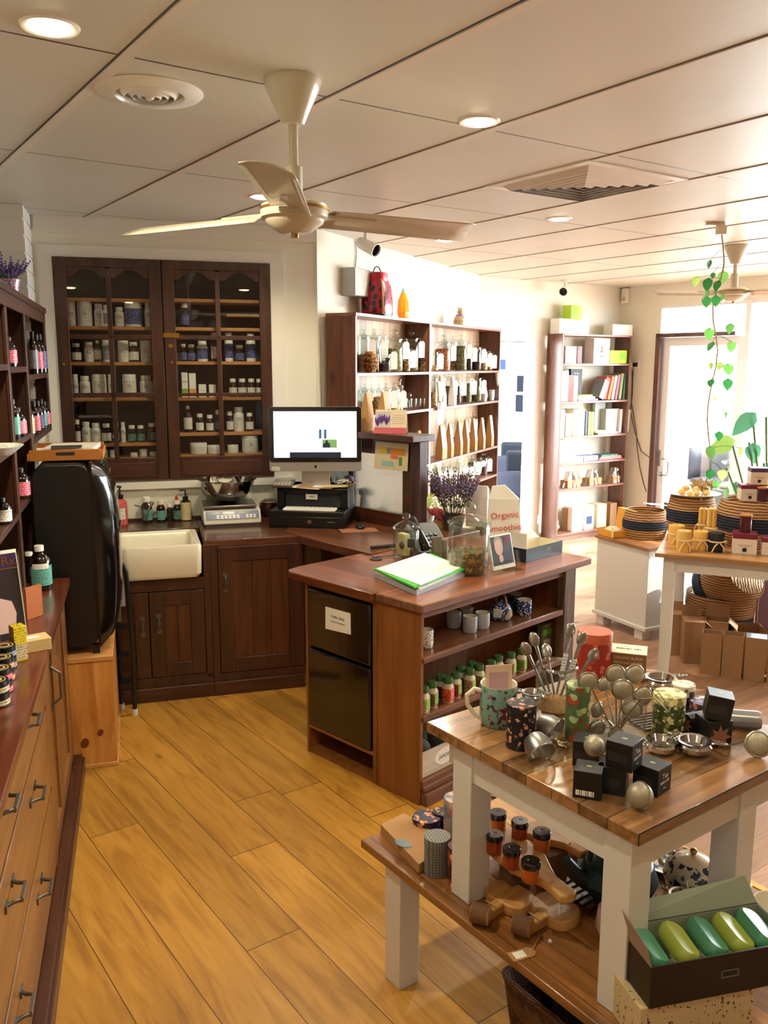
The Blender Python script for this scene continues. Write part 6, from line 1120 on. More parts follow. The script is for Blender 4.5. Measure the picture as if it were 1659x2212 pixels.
# ============================================================ display table goods
TZ=.8105; BZ_=.3755
def toward(p,k): return p+Vector((p.x,p.y,0)).normalized()*k
def stand(px,pb,z,w): # centre of a round thing whose front base edge is seen at (px,pb)
    p=W(px,pb,z); return toward(p,rad(w,p)), rad(w,p)
def tin(label,px,pb,pt_,w,m,z=TZ,top=None,group=None,name='washi_tin',cat='tin'):
    """cylindrical tin: front foot at pb, centre of lid at pt_"""
    p,r=stand(px,pb,z,w); h=hgt(p,px,pt_); t=thing(name,label,cat,p,.3,group)
    obj('body',m,lathe([(0,0),(r,0),(r,h*.80)],32),parent=t,smooth=True); obj('lid',top or m,lathe([(r*1.015,h*.80),(r*1.015,h-.002),(r*.99,h),(0,h)],32),parent=t,smooth=True); return t
w_blk=pattern('black_blossom',(14,14,20),[(206,140,112),(196,126,100),(120,100,84),(214,160,130)],70,.34,.55,dist=.9)
w_red=pattern('red_diamond',(150,42,26),[(196,84,72),(170,56,44),(206,110,90)],52,.36,.55)
w_grn=pattern('green_rust',(84,104,62),[(170,74,34),(176,190,140),(120,70,36),(150,170,120)],46,.5,.5,dist=.5)
w_olv=pattern('olive_floral',(62,74,32),[(206,200,140),(150,150,80),(92,104,50),(220,214,170)],80,.5,.5,dist=.9)
w_nav=pattern('navy_floral',(26,24,60),[(214,120,60),(226,170,110),(60,50,110)],70,.45,.45,dist=.4)
w_gry=stripes('grey_scallop',(88,88,88),(140,138,130),42,'z',.6,1.5,.1,cross='x'); w_pnk=pattern('pink_grey',(150,140,140),[(196,110,96),(110,120,140),(206,170,150)],50,.5,.5,dist=.6)
w_rfl=pattern('red_cream_floral',(70,28,24),[(220,196,160),(160,60,40),(40,30,40)],56,.5,.5,dist=.5); w_pur=pattern('purple_mixed',(58,44,70),[(190,120,90),(120,110,170),(220,200,180)],52,.45,.5,dist=.5)
w_crm=pattern('cream_top',(226,216,190),[(120,90,90),(160,150,120)],60,.3,.5)
tin('black tin with pink star blossoms beside the floral mug',1124,1624,1518,62,w_blk)
tin('tall red patterned tin at the back of the display table',1281,1476,1362,70,w_red,top=mat('rust_lid',(184,84,50),.5))
tin('green and rust patterned tin beside the teaspoon jar',1245,1602,1477,50,w_grn)
tin('olive green floral tin with cream lid right of the strainer jar',1441,1598,1496,63,w_olv,top=pattern('cream_olive',(222,208,140),[(150,140,80),(236,226,180)],52,.5,.5))
tin('dark floral tin with pale dotted lid at back right of table',1473,1538,1476,45,w_pur,top=w_crm); tin('low round purple marbled tin behind the black cube boxes',1518,1556,1513,56,w_pur)
# floral mug with tea sachet
mm=pattern('teal_botanical',(112,150,136),[(122,40,50),(60,70,80),(150,60,70),(90,110,90),(70,50,70)],70,.36,.2,dist=1.1); cg_=mat('glaze_cream',(230,222,200),.15,coat=.5)
p,r=stand(1075,1578,TZ,78); t=mug('floral_mug','large teal floral mug with cream handle holding a lilac card',p,hgt(p,1075,1476),r,mm,R(8),hm=cg_)
h=hgt(p,1075,1476); pn=mat('peony_print',(104,26,40),.3)
def onmug(a0,zc,ra,rz_,n=14):
    v=[(0,0,0)]; v=[((r*1.006)*math.cos(R(a0)),(r*1.006)*math.sin(R(a0)),h*zc)]
    for k in range(n): q_=2*PI*k/n; w_=1+.15*math.cos(5*q_); a_=R(a0+ra*w_*math.cos(q_)); v.append((r*1.006*math.cos(a_),r*1.006*math.sin(a_),h*(zc+rz_*w_*math.sin(q_))))
    return v,[(0,k+1,(k+1)%n+1) for k in range(n)]
obj('peony',pn,onmug(-88,.40,24,.15),parent=t); obj('small_blossom',mat('plum_print',(70,44,60),.3),onmug(-120,.78,8,.05),onmug(-50,.75,9,.08),parent=t)['kind']='stuff'
cd=obj('tea_card',mat('card_floral',(214,186,160),.6),xf(box(-.034,.034,0,.002,.02,hgt(p,1075,1437)),(0,-.008,0),(R(-4),0,0)),parent=t); _obj('lilac_panel',mat('lilac',(186,150,156),.6),xf(box(-.024,.024,-.0012,-.0002,.03,hgt(p,1075,1452)),(0,-.008,0),(R(-4),0,0)),parent=cd); 
# glass of teaspoons
p,r=stand(1198,1578,TZ,88); h=hgt(p,1198,1436); t=thing('glass_vase','tall clear glass of teaspoons with crumpled tissue inside','glass',p)
obj('glass',clear,lathe([(0,.002),(r*.93,.002),(r*.95,.01),(r*.97,h),(r*.93,h),(r*.91,.016),(0,.012)],36),parent=t,smooth=True); obj('rim',glassmat('rim_glass',(220,220,210),.5),lathe([(r*.92,h-.002),(r*.95,h+.003),(r*.99,h-.001),(r*.95,h-.006),(r*.92,h-.002)],36),parent=t,smooth=True)
def crumple(rr,hh,seed,seg=20,n=10):
    rg=random.Random(seed); return lathe([(max(0,rr*math.sin(PI*i/n)**.6*(1+.12*rg.uniform(-1,1))),hh*(i/n)*(1+.05*rg.uniform(-1,1))) for i in range(n+1)],seg)
obj('tissue',mat('kraft_tissue',(166,122,82),.8,bump=(60,1.0)),xf(crumple(r*.88,h*.42,3),(0,0,.012)),parent=t,smooth=True)
for i,(dx,dy,tx,ty,L_,tw) in enumerate(((-.02,.0,-.55,.1,.17,.3),(-.01,.01,-.38,.0,.18,.6),(.01,.0,.35,.1,.19,0),(.0,.015,.22,.0,.20,0),(.02,.0,.62,.15,.16,.4),(.0,-.01,-.2,-.3,.14,1))):
    t2_=thing('teaspoon',f'steel teaspoon standing in the glass, {("leaning far left","leaning left","upright right","upright centre","leaning far right","low front one")[i]}','spoon',p+Vector((dx*.6,dy*.6,.05)),0,'teaspoons in the glass',rot=(ty,tx*.8,0))
    obj('handle',steel,tube([(0,0,0),(0,0,L_*.6),(0,.002,L_*.86)],.003,7,rs=[.0028,.003,.005]),parent=t2_,smooth=True); obj('bowl',steel,xf(ball(.013,(0,0,0),14,8,.35),(0,.004,L_*.95),(PI/2-.2,0,0),(1,1.5,1)),parent=t2_,smooth=True); 
    if i in (2,3): obj('barcode_tag',LBL['white'],xf(box(-.006,.006,-.001,.001,-.03,.03),(0,-.004,L_*.5),(0,0,0)),parent=t2_)
# mesh tea strainers
mesh_m=glassmat('wire_mesh',(150,144,128),.35,.35); wire=mat('wire_steel',(180,174,160),.25,.95)
def strainer_head(r_,m2=mesh_m):
    return [('rim',wire,[tube([(r_*math.cos(a_),0,r_*math.sin(a_)) for a_ in [2*PI*k/22 for k in range(22)]],r_*.11,7,closed=True)]),('mesh',m2,[xf(ball(r_*.96,(0,0,0),20,12,1),(0,0,0),(0,0,0),(1,.5,1))])]
p,r=stand(1332,1612,TZ,118); h=hgt(p,1332,1505); t=thing('glass_vase','wide clear glass crammed with long-handled mesh tea strainers','glass',p); obj('glass',clear,lathe([(0,.002),(r*.95,.002),(r*.98,.012),(r*.98,h),(r*.95,h),(r*.93,.018),(0,.012)],36),parent=t,smooth=True)
vz=p.copy()
mesh2=mat('mesh_solid',(168,160,140),.5,.55,noise=(220,.35))
STR=[(1270,1473,21,.0,'leftmost'),(1305,1478,15,.3,'second from left, low'),(1329,1456,20,.0,'upper centre left'),(1370,1457,21,.15,'uppermost right'),(1345,1490,22,-.2,'centre front'),(1388,1503,21,.2,'rightmost'),(1365,1532,20,-.4,'middle right'),(1290,1533,17,.5,'middle left'),(1290,1572,18,.2,'low left inside glass'),(1330,1585,17,.3,'lowest centre inside glass'),(1352,1478,17,.9,'behind the centre one')]
for i,(px,py,rp,ang,lab) in enumerate(STR):
    zz=TZ+[.185,.175,.195,.195,.17,.16,.135,.13,.085,.06,.185][i]; q_=W(px,py,zz)
    # keep the heads gathered over the glass
    d=ray(px,py); tt=((vz.x*d.x+vz.y*d.y)/(d.x**2+d.y**2))*(1+(.03 if i in (3,10,1) else (-.02 if i in (4,8,6,0) else 0))); q_=Vector((d.x*tt,d.y*tt,EYE+d.z*tt)); rr=rad(2*rp,q_)*.95
    s_=thing('tea_strainer',f'mesh ball tea strainer in the wide glass, {lab}','tea strainer',q_,ang,'mesh tea strainers in the wide glass')
    for n_,m_,sh in strainer_head(rr,mesh2 if i!=8 else mesh_m): obj(n_,m_,*sh,parent=s_,smooth=True)
    e=Matrix.Rotation(-ang,3,'Z')@(Vector((vz.x+(q_.x-vz.x)*.2,vz.y+(q_.y-vz.y)*.2,TZ+.02))-q_)
    if i!=9: obj('handle',wire,tube([e*(rr/e.length),e],.0022,6),parent=s_,smooth=True)
a=W(1395,1480,TZ+.165); q1=W(1440,1540,TZ+.1); cl=thing('tea_strainer','long scissor-handled strainer arching out of the glass over olive tin','tea strainer',a); v_=W(1448,1530,TZ+.125)-a
obj('handle',wire,tube([(0,0,0),v_*.5+Vector((0,0,.012)),v_,v_+Vector((-.006,-.008,-.006)),v_*.5+Vector((-.01,-.01,-.0)),(-.012,-.01,-.03),(vz.x-a.x,vz.y-a.y,-.145)],.002,6),parent=cl,smooth=True)
# loose mesh baskets and balls on the table
def lying(px,py,rp,label,z=TZ,rot=(0,0,0),m2=mesh_m,name='infuser_basket'):
    p=W(px,py,z); rr=rad(2*rp,p); t=thing(name,label,'tea infuser',p+Vector((0,0,rr*.9)),0,rot=rot)
    obj('rim',wire,tube([(rr*math.cos(a_),-rr*.55,rr*math.sin(a_)) for a_ in [2*PI*k/24 for k in range(24)]],rr*.06,7,closed=True),parent=t,smooth=True); obj('mesh',m2,xf(lathe([(rr*.98,0),(rr*.95,rr*.7),(rr*.7,rr*1.3),(0,rr*1.4)],24),(0,-rr*.55,0),(-PI/2,0,0)),parent=t,smooth=True); return t
lying(1184,1600,30,'clear mesh infuser basket tipped over beside the black tin, back one',rot=(.3,0,.9)); lying(1162,1640,30,'clear mesh infuser basket tipped over in front of black tin',rot=(.5,.2,.5))
def ballinf(px,py,rp,label,z=TZ,ang=.5,g=None):
    p=W(px,py,z); rr=rad(2*rp,p); p=W(px,py+rp,z); t=thing('tea_ball',label,'tea infuser',Vector((p.x,p.y,z+rr)),ang,g,rot=(0,.3,ang)); obj('mesh_ball',mesh2,ball(rr*.96,(0,0,0),22,14),parent=t,smooth=True); obj('seam_ring',wire,tube([(0,rr*math.cos(a_),rr*math.sin(a_)) for a_ in [2*PI*k/26 for k in range(26)]],rr*.05,7,closed=True),parent=t,smooth=True)
    obj('chain',wire,*[xf(lathe([(.0025,-.0008),(.0035,0),(.0025,.0008),(.0025,-.0008)],8),(rr*.6+.005*k,-rr*.5+.004*math.sin(k),-rr+.002),(0,.3*k,0)) for k in range(9)],parent=t)['kind']='stuff'; return t
ballinf(1381,1719,26,'mesh tea ball with centre seam lying at the front of the table'); ballinf(1284,1612,21,'mesh tea ball with chain propped by the wide glass',TZ+.045,1.2)
p=W(1636,1632,TZ); rr=rad(46,p); t=thing('tea_strainer','round mesh strainer with metal rim at far right table edge','tea strainer',Vector((p.x,p.y,TZ+rr)),-.3,rot=(R(-20),0,R(-20)))
for n_,m_,sh in strainer_head(rr,mesh2): obj(n_,m_,*sh,parent=t,smooth=True)
obj('handle',wire,tube([(-rr,0,0),(-rr-.05,.02,-rr*.6)],.0025,6),parent=t,smooth=True)
t=thing('paper_tag','small crumpled printed paper tag lying beside the mesh basket','tag',W(1213,1614,TZ)); obj('tag',LBL['cream'],xf(box(-.012,.012,-.008,.008,0,.001),(0,0,.008),(.5,.4,.3)),xf(box(-.010,.010,-.008,.008,0,.001),(.008,0,.008),(-.5,.6,.9)),parent=t)
# boxed infusers
cub=mat('black_card',(12,12,14),.45); ltop=mat('leaf_print',(120,150,90),.5); tink=mat('tea_ink',(170,170,170),.5)
def cube(px,py,s_,rz,label,z=TZ,tilt=0,face=True,bar=False,pos=None,star=False,top=None):
    p=pos or W(px,py,z); t=thing('infuser_box',label,'box',p,rz,'black tea infuser boxes',rot=(0,tilt,rz))
    obj('carton',cub,box(-s_/2,s_/2,-s_/2,s_/2,0,s_*1.02),parent=t,bev=.0012)
    obj('leaf_emblem',ltop,lathe([(0,s_*1.021),(s_*.11,s_*1.021),(s_*.11,s_*1.025),(0,s_*1.025)],16,(0,0,0),1,.7),parent=t)
    if face:
        text('Tea',s_*.30,tink,t,(s_*.505,0,s_*.68),(PI/2,0,PI/2)); text('Infuser Ball',s_*.14,tink,t,(s_*.505,0,s_*.46),(PI/2,0,PI/2),bold=.0003); text('50mm',s_*.07,tink,t,(s_*.505,0,s_*.22),(PI/2,0,PI/2))
    if bar: obj('barcode',paper,*[box(-s_*.40+s_*.075*k,-s_*.40+s_*.075*k+(.0028 if k%3 else .004),-s_*.503,-s_*.501,s_*.10,s_*.30) for k in range(9)],parent=t)
    else: obj('small_print',mat('fine_print',(74,74,76),.6),*[box(-s_*.42,s_*(.25+.1*(k%2)),-s_*.503,-s_*.501,s_*(.30+.05*k),s_*(.312+.05*k)) for k in range(7)],parent=t)['kind']='stuff'
    if star: obj('blossom_print',mat('copper_print',(140,92,66),.5),*[xf(prism([(0,0),(.006,.014),(0,.03),(-.006,.014)],-.0008,0,'y'),(0,-s_*.501,s_*.4),(0,R(45*k),0)) for k in range(8)],parent=t)
    return t
s_=.058; rzc=R(38)
def cpos(px,py): # front-bottom corner (between the two seen faces) at px,py
    p=W(px,py,TZ); return p+Matrix.Rotation(rzc,3,'Z')@Vector((-s_/2,s_/2,0))
rzc=R(-12+54-54)  
rzc=R(-20); c1=cpos(1298,1731); cube(0,0,s_,rzc,'black infuser box with barcode at the front left of the pyramid',pos=c1,bar=True,face=False)
rzc=R(-24); c2=cpos(1349,1722); cube(0,0,s_,rzc,'middle bottom black infuser box of the pyramid, lettering facing right',pos=c2)
rzc=R(-45); c3=cpos(1420,1724); cube(0,0,s_,rzc,'right black infuser box standing apart from the pyramid',pos=c3)
rzc=R(-20); c4=cpos(1300,1676)+Vector((-.0,.03,0)); cube(0,0,s_,rzc,'black infuser box at the back left under the mesh tea ball',pos=c4,face=False)
p=(c1+c2)/2+Vector((.03,.03,0)); p5=W(1364,1672,TZ+s_*1.03); rzc=R(-38); p5=p5+Matrix.Rotation(rzc,3,'Z')@Vector((-s_/2,s_/2,0)); cube(0,0,s_,rzc,'topmost black infuser box of the pyramid with leaf emblem',pos=p5)
pb1=W(1565,1622,TZ)+Vector((-.01,.05,0)); cube(0,0,.062,R(10),'lower black box with copper blossom print at right of table',pos=pb1,face=False,star=True)
cube(0,0,.058,R(-15),'tilted black box stacked on the blossom-print box',pos=pb1+Vector((.004,.0,.0645)),tilt=R(8),face=False)
pb2=W(1525,1600,TZ)+Vector((.0,.05,0)); t=thing('rounded_gift_box','black and copper rounded gift box lying behind the chrome strainers','box',pb2,R(20)); obj('box',cub,xf(lathe([(0,-.04),(.026,-.04),(.026,.04),(0,.04)],24),(0,0,.026),(0,PI/2,0)),parent=t,smooth=True); obj('blossom_end',mat('copper_print',(140,92,66),.5),*[xf(prism([(0,0),(.005,.010),(0,.022),(-.005,.010)],-.0008,0,'y'),(-.0405,0,.026),(0,R(45*k),R(-90))) for k in range(8)],parent=t)
pb3=W(1612,1590,TZ)+Vector((.0,.05,0)); t=thing('silver_tube','silver and black patterned tube box lying at right of table','tube',pb3,R(-12)); obj('tube',mat('silver_card',(150,152,158),.3,.5),xf(lathe([(0,-.045),(.023,-.045),(.023,.045),(0,.045)],24),(0,0,.023),(0,PI/2,0)),parent=t,smooth=True); obj('end_mesh',mesh2,xf(cyl(.021,.0,.006,20),(.045,0,.023),(0,PI/2,0)),parent=t,smooth=True)
# chrome bowl strainers
def bowlstr(px,pb,w,label,z=TZ,rz=0,hnd=1,group=None,small=False):
    p,r=stand(px,pb,z,w); t=thing('bowl_strainer',label,'tea strainer',p,rz,group)
    obj('drip_bowl',chrome,lathe([(0,0),(r*.55,0),(r*.6,.004),(r*.95,r*.3),(r,r*.55),(r*.86,r*.72),(r*.82,r*.72),(r*.93,r*.5),(r*.5,.01),(0,.008)],32),parent=t,smooth=True)
    obj('strainer_cup',chrome,lathe([(r*1.0,r*.82),(r*.98,r*.85),(r*.80,r*.82),(r*.6,r*.45),(0,r*.32)],30),lathe([(r*.84,r*.74),(r*1.0,r*.82)],30),parent=t,smooth=True)
    hs=[]
    for k in range(5): hs.append(xf(lathe([(r*.10,-.0012),(r*.17,0),(r*.10,.0012),(r*.10,-.0012)],10),(r*(1.08+.14*k),r*.12*((k%2)*2-1)*(1-k*.15),r*.84)))
    hs+= [tube([(r*.95,-r*.25,r*.84),(r*1.45,-r*.2,r*.84),(r*1.75,0,r*.84),(r*1.45,r*.2,r*.84),(r*.95,r*.25,r*.84)],r*.04,6)]
    hs2=[xf(q_,(0,0,0),(0,0,PI)) for q_ in hs]
    obj('filigree_handle',chrome,*hs,parent=t,smooth=True); obj('filigree_handle',chrome,*hs2,parent=t,smooth=True); return t
bowlstr(1425,1640,68,'chrome bowl strainer with filigree handles, left of the shiny pair',rz=.6); bowlstr(1497,1643,68,'chrome bowl strainer with filigree handles, right of the shiny pair',rz=-.3)
for k in range(3): bowlstr(1150,1522,46,('lowest','middle','topmost')[k]+' of three stacked lacy-handled strainers between mug and teaspoon glass',TZ+.034*k,2.7+.15*k)
t=thing('trivet','slatted dark wood trivet under the olive floral tin','trivet',W(1405,1560,TZ),R(20))
for k in range(7): obj('slat',dark_wood_x,box(-.05,.05,-.045+.014*k,-.037+.014*k,0,.006),parent=t)
bowlstr(1425,1500,64,'large white and steel strainer behind the olive floral tin',rz=.2)
# brown whisk-holder carton
p=W(1345,1466,TZ)+Vector((.02,.02,0)); t=thing('whisk_holder_carton','brown carton with white top for a matcha whisk holder','box',p,R(-18)); s_=.05; hh=hgt(p,1345,1402)
obj('carton',mat('brown_card',(128,84,52),.6),box(-s_,s_,-s_*.8,s_*.8,0,hh),parent=t,bev=.001); obj('top_flap',mat('flap_white',(226,214,190),.6),box(-s_*1.01,s_*1.01,-s_*.82,s_*.82,hh,hh+.002),parent=t)
lt=mat('pale_letter',(206,186,156),.6)
for i,l_ in enumerate(('CERAMIC BLACK','MATCHA WHISK','HOLDER')): text(l_,.0105,lt,t,(0,-s_*.8-.0006,hh*.84-.015*i))
text('TEA LOVERS',.013,ink_grey,t,(0,0,hh+.0026),(0,0,PI))
obj('rule_lines',lt,box(-.026,.022,-s_*.8-.0007,-s_*.8-.0002,hh*.42,hh*.43),box(-.026,.016,-s_*.8-.0007,-s_*.8-.0002,hh*.36,hh*.37),parent=t)
# ============================================================ bench goods
def onB(px,py,z=BZ_): return W(px,py,z)
q=[onB(822,1800),onB(905,1888),onB(946,1858),onB(946,1822),onB(872,1775)]
o=obj('window_carton',kraft,prism([(v.x,v.y) for v in q],BZ_,BZ_+.028),bev=.001); tag(o,'flat kraft gift box with an oval window at the bench end','box')
cen=W(871,1822,BZ_+.029); w1=obj('oval_window',mat('window_scene',(96,120,130),.3,noise=(30,.6)),xf(lathe([(0,0),(.026,0),(.026,.0012),(0,.0012)],24,sx=1,sy=.62),(cen.x,cen.y,BZ_+.0285),(0,0,R(-40))),parent=o)
tin('low round navy tin with orange blossoms at the left of the bench',921,1810,1763,58,w_nav,BZ_); tin('grey scallop-patterned tall tin in front on the bench',944,1898,1805,53,w_gry,BZ_)
tin('tall pink and grey marbled tin behind the table leg',985,1822,1722,52,w_pnk,BZ_); tin('dark red and cream floral tin partly hidden by the table leg',990,1920,1826,44,w_rfl,BZ_)
tin('small round black and cream flowered tin behind the navy tin',952,1795,1752,34,w_blk,BZ_)
# serving boards on chunks, with honey jars
oliv=wood('olive_wood',(150,96,44),(196,146,82),(214,170,106),.45,'y',scale=1.3); bark=mat('bark_wood',(104,72,44),.85,bump=(40,1)); 
def board(name,label,p0,p1,wd,th,z,cat='serving board'):
    """paddle board from blunt end p0 to handle end p1"""
    d=Vector((p1.x-p0.x,p1.y-p0.y)); L_=d.length; rz=math.atan2(d.y,d.x)-PI/2; t=thing(name,label,cat,Vector((p0.x,p0.y,z)),rz)
    prof=[(-wd/2,0),(wd/2,0),(wd/2*1.05,L_*.35),(wd/2,L_*.62),(wd*.30,L_*.74),(wd*.19,L_*.82),(wd*.20,L_*.93),(wd*.24,L_*.98),(wd*.12,L_),(-wd*.12,L_),(-wd*.24,L_*.98),(-wd*.20,L_*.93),(-wd*.19,L_*.82),(-wd*.30,L_*.74),(-wd/2,L_*.62),(-wd/2*1.05,L_*.35)]
    obj('board',oliv,prism(prof,0,th),parent=t,bev=.004); obj('twine',string_m,tube([(wd*.2,L_*.85,th*.5),(wd*.1,L_*.86,th+.003),(-wd*.2,L_*.84,th*.6),(-wd*.25,L_*.9,-.02),(wd*.0,L_*.94,-.035)],.0015,5),parent=t,smooth=True); obj('swing_tag',LBL['white'],xf(box(-.011,.011,-.001,.001,-.035,0),(wd*.05,L_*.95,-.0)),parent=t); return t
ZB1=BZ_+.10; b0=W(1045,1795,ZB1); b1=W(1232,1952,ZB1); b0=b0+(b0-b1).normalized()*.06
board('serving_board','olive wood paddle board nearest the viewer carrying three honey jars','x' and b0,b1,.105,.022,ZB1)
c0=W(1085,1760,ZB1-.005); c1=W(1268,1852,ZB1-.005); board('serving_board','olive wood paddle board behind, carrying three more honey jars',c0+(c0-c1).normalized()*.05,c1,.10,.02,ZB1-.005)
honey_m=mat('honey',(176,84,18),.12,coat=.5,noise=(60,.2)); hm2=mat('jam_red',(140,48,14),.12,coat=.5)
HJ=[(1075,1803,1758,36,0),(1122,1822,1776,36,1),(1169,1846,1795,37,0)]
for row,zb_,L_ in (('back',ZB1+.0155,HJ),('front',ZB1+.0225,[(1067,1852,1808,36,1),(1104,1884,1836,38,1),(1145,1914,1864,40,0)])):
    for i,(px,pb,pt_,w,k) in enumerate(L_):
        p,r=stand(px,pb,zb_,w); h=.052
        t=thing('honey_jar',f'mini jar of {("honey","jam")[k]}, black lid, {ordn(i,3)} on the {row} board','jar',p,0,f'mini jars on the {row} board')
        obj('jar_body',hm2 if k else honey_m,lathe([(0,0),(r*.82,0),(r*.9,.003),(r*.9,h*.62),(r*.8,h*.7)],24),parent=t,smooth=True); obj('lid',black_gl,lathe([(r*.92,h*.68),(r*.98,h*.70),(r*.98,h*.95),(r*.9,h),(r*.3,h),(r*.26,h-.001),(0,h-.001)],24),parent=t,smooth=True)
for i,(px,py,rz,lab) in enumerate(((1085,1962,-.8,'small round log-handled board lying under the front paddle board'),(1180,1990,-.9,'small log-handled board with price tag at front of bench'))):
    p=onB(px,py); t=thing('mini_board',lab,'serving board',p,rz); obj('board',oliv,xf(prism(rrect(.12,.09,.035,6),0,.028),(0,.03,.0)),xf(prism(rrect(.03,.10,.012,4),0,.026),(.0,-.03,.0)),parent=t,bev=.004); obj('log_end',bark,xf(cyl(.024,-.02,.02,18),(0,-.085,.026),(0,PI/2,.4)),parent=t,smooth=True); obj('cut_face',oliv,xf(cyl(.0225,.0201,.0212,18),(0,-.085,.026),(0,PI/2,.4)),xf(cyl(.0225,-.0212,-.0201,18),(0,-.085,.026),(0,PI/2,.4)),parent=t); obj('twine',string_m,tube([(.02,-.04,.03),(0,-.045,.034),(-.02,-.04,.03)],.0016,5),parent=t)
for i,(px,py,lab) in enumerate(((1115,1935,'dark wooden block propping up the left of the boards'),(1195,1925,'dark wooden block propping up the handle end of boards'))):
    o=obj('wood_block',bark,box(-.03,.03,-.025,.025,0,.097),loc=onB(px,py)+Vector((0,.03,0)),rot=.5); tag(o,lab,'block')
p=onB(1127,2062); t=thing('price_tag','kraft price tag with printed square lying at the bench front','tag',p,R(22)); obj('tag',kraft,prism([(-.03,-.016),(.025,-.016),(.034,-.006),(.034,.006),(.025,.016),(-.03,.016)],0,.0015),parent=t); obj('label',paper,box(-.02,.008,-.011,.011,.0015,.002),parent=t); obj('twine',string_m,tube([(.03,0,.002),(.05,.02,.003),(.07,.035,.006)],.0012,5),parent=t)
# bowls, jug and teapots
blue_in=mat('cobalt_glaze',(34,44,120),.12,coat=.6); ivory=mat('ivory_glaze',(226,212,180),.15,coat=.5)
for k in range(3):
    p,r=stand(1088,1768,BZ_,66+5*(k==0)); t=thing('stacked_bowl',f'{("lowest","middle","top")[k]} of three stacked flowered bowls, {("wide cream rim","cream rim","cobalt blue inside")[k]}','bowl',p+Vector((0,0,.012+.017*k)),0,'three stacked flowered bowls'); obj('bowl',[flo if k else w_nav,blue_in if k==2 else ivory],(lathe([(0,.0),(r*.5,0),(r*.85,.025),(r,.05)],30),0),(lathe([(r,.05),(r*.95,.051),(r*.8,.028),(r*.45,.006),(0,.005)],30),1),parent=t,smooth=True)
tin('blue tin with cream and gold flowers behind the honey jars',1092,1782,1748,50,pattern('blue_gold',(36,46,110),[(226,190,120),(220,210,180),(80,100,160)],40,.5,.4),BZ_)
wf=pattern('botanical_dark',(32,40,40),[(160,60,60),(90,110,80),(200,190,160),(60,80,100)],70,.45,.25,dist=1.1)
p=onB(1178,1795)+Vector((.02,.04,0)); t=thing('floral_pitcher','tall dark botanical pitcher with cream handle behind the honey jars','pitcher',p,R(160)); hh=hgt(p,1178,1690); obj('body',wf,lathe([(0,0),(.045,0),(.055,.01),(.058,hh*.5),(.045,hh*.8),(.05,hh),(.047,hh),(.04,hh*.8),(.05,.02),(0,.015)],30),parent=t,smooth=True); obj('handle',ivory,tube([(.05,0,hh*.9),(.085,0,hh*.92),(.10,0,hh*.7),(.09,0,hh*.4),(.056,0,hh*.25)],.007,9),parent=t,smooth=True)
t=mug('cream_bowl','large plain cream ceramic bowl behind the paddle boards',stand(1226,1858,BZ_,84)[0]+Vector((0,0,.0)),.075,rad(84,onB(1226,1850)),ivory,0,cat='bowl',inside=ivory)
wpl=pattern('leaf_plate',(206,204,186),[(60,90,80),(40,60,110),(120,140,90),(190,120,110)],44,.5,.15,dist=.6)
for i,(px,py,rz,lab) in enumerate(((1300,1828,.3,'square botanical patterned plate behind the cast-iron teapot, left'),(1425,1868,.3,'square botanical patterned plate to the right of cast-iron teapot'))):
    o=obj('square_plate',wpl,loft([[(x,y,.004) for x,y in rrect(.10,.10,.01,3)],[(x,y,.006) for x,y in rrect(.13,.13,.012,3)],[(x,y,.016) for x,y in rrect(.155,.155,.014,3)],[(x,y,.018) for x,y in rrect(.155,.155,.014,3)],[(x,y,.009) for x,y in rrect(.13,.13,.012,3)],[(x,y,.0075) for x,y in rrect(.10,.10,.01,3)]]),smooth=True,loc=onB(px,py)+Vector((0,.02,.0)),rot=T.rz+rz); tag(o,lab,'plate')
t=thing('slatted_trivet','dark slatted wooden rack under the cast-iron teapot on the bench','trivet',onB(1275,1935)+Vector((.03,0,0)),T.rz); 
for k in range(13): obj('slat',dark_wood_y,box(-.09,.09,-.145+.022*k,-.133+.022*k,.010,.018),parent=t)
obj('rail',dark_wood_y,box(-.075,-.06,-.15,.14,0,.010),parent=t); obj('rail',dark_wood_y,box(.06,.075,-.15,.14,0,.010),parent=t)
iron=mat('cast_iron_teal',(22,52,58),.45,.3); ironk=mat('cast_iron_black',(18,18,20),.5)
p=onB(1345,1968,BZ_+.018); r=rad(150,p); t=thing('cast_iron_teapot','dark teal cast-iron teapot with arched black handle behind the front leg','teapot',p+Vector((0,.05,0)),R(190))
obj('body',iron,lathe([(0,0),(r*.55,.0),(r*.85,r*.3),(r,r*.65),(r*.85,r*1.05),(r*.5,r*1.25),(0,r*1.3)],36),parent=t,smooth=True); obj('lid',ironk,lathe([(r*.5,r*1.25),(r*.48,r*1.32),(0,r*1.38)],24),ball(r*.1,(0,0,r*1.45),10,8),parent=t,smooth=True)
obj('spout',ironk,tube([(r*.8,0,r*.6),(r*1.2,0,r*.85),(r*1.45,0,r*1.25)],r*.2,12,rs=[r*.28,r*.2,r*.13]),parent=t,smooth=True); obj('handle',ironk,tube([(r*.8*math.cos(a_),0,r*1.15+r*1.15*math.sin(a_)) for a_ in [R(k) for k in range(0,181,10)]],r*.065,9),parent=t,smooth=True)
p,r=stand(1490,1962,BZ_,108); t=thing('floral_teapot','round cream teapot with dark leaf pattern and gold knob on bench','teapot',p,R(-55)); wl=pattern('dark_leaves',(206,196,166),[(36,46,60),(60,80,70),(50,60,90)],60,.5,.15,dist=1.2)
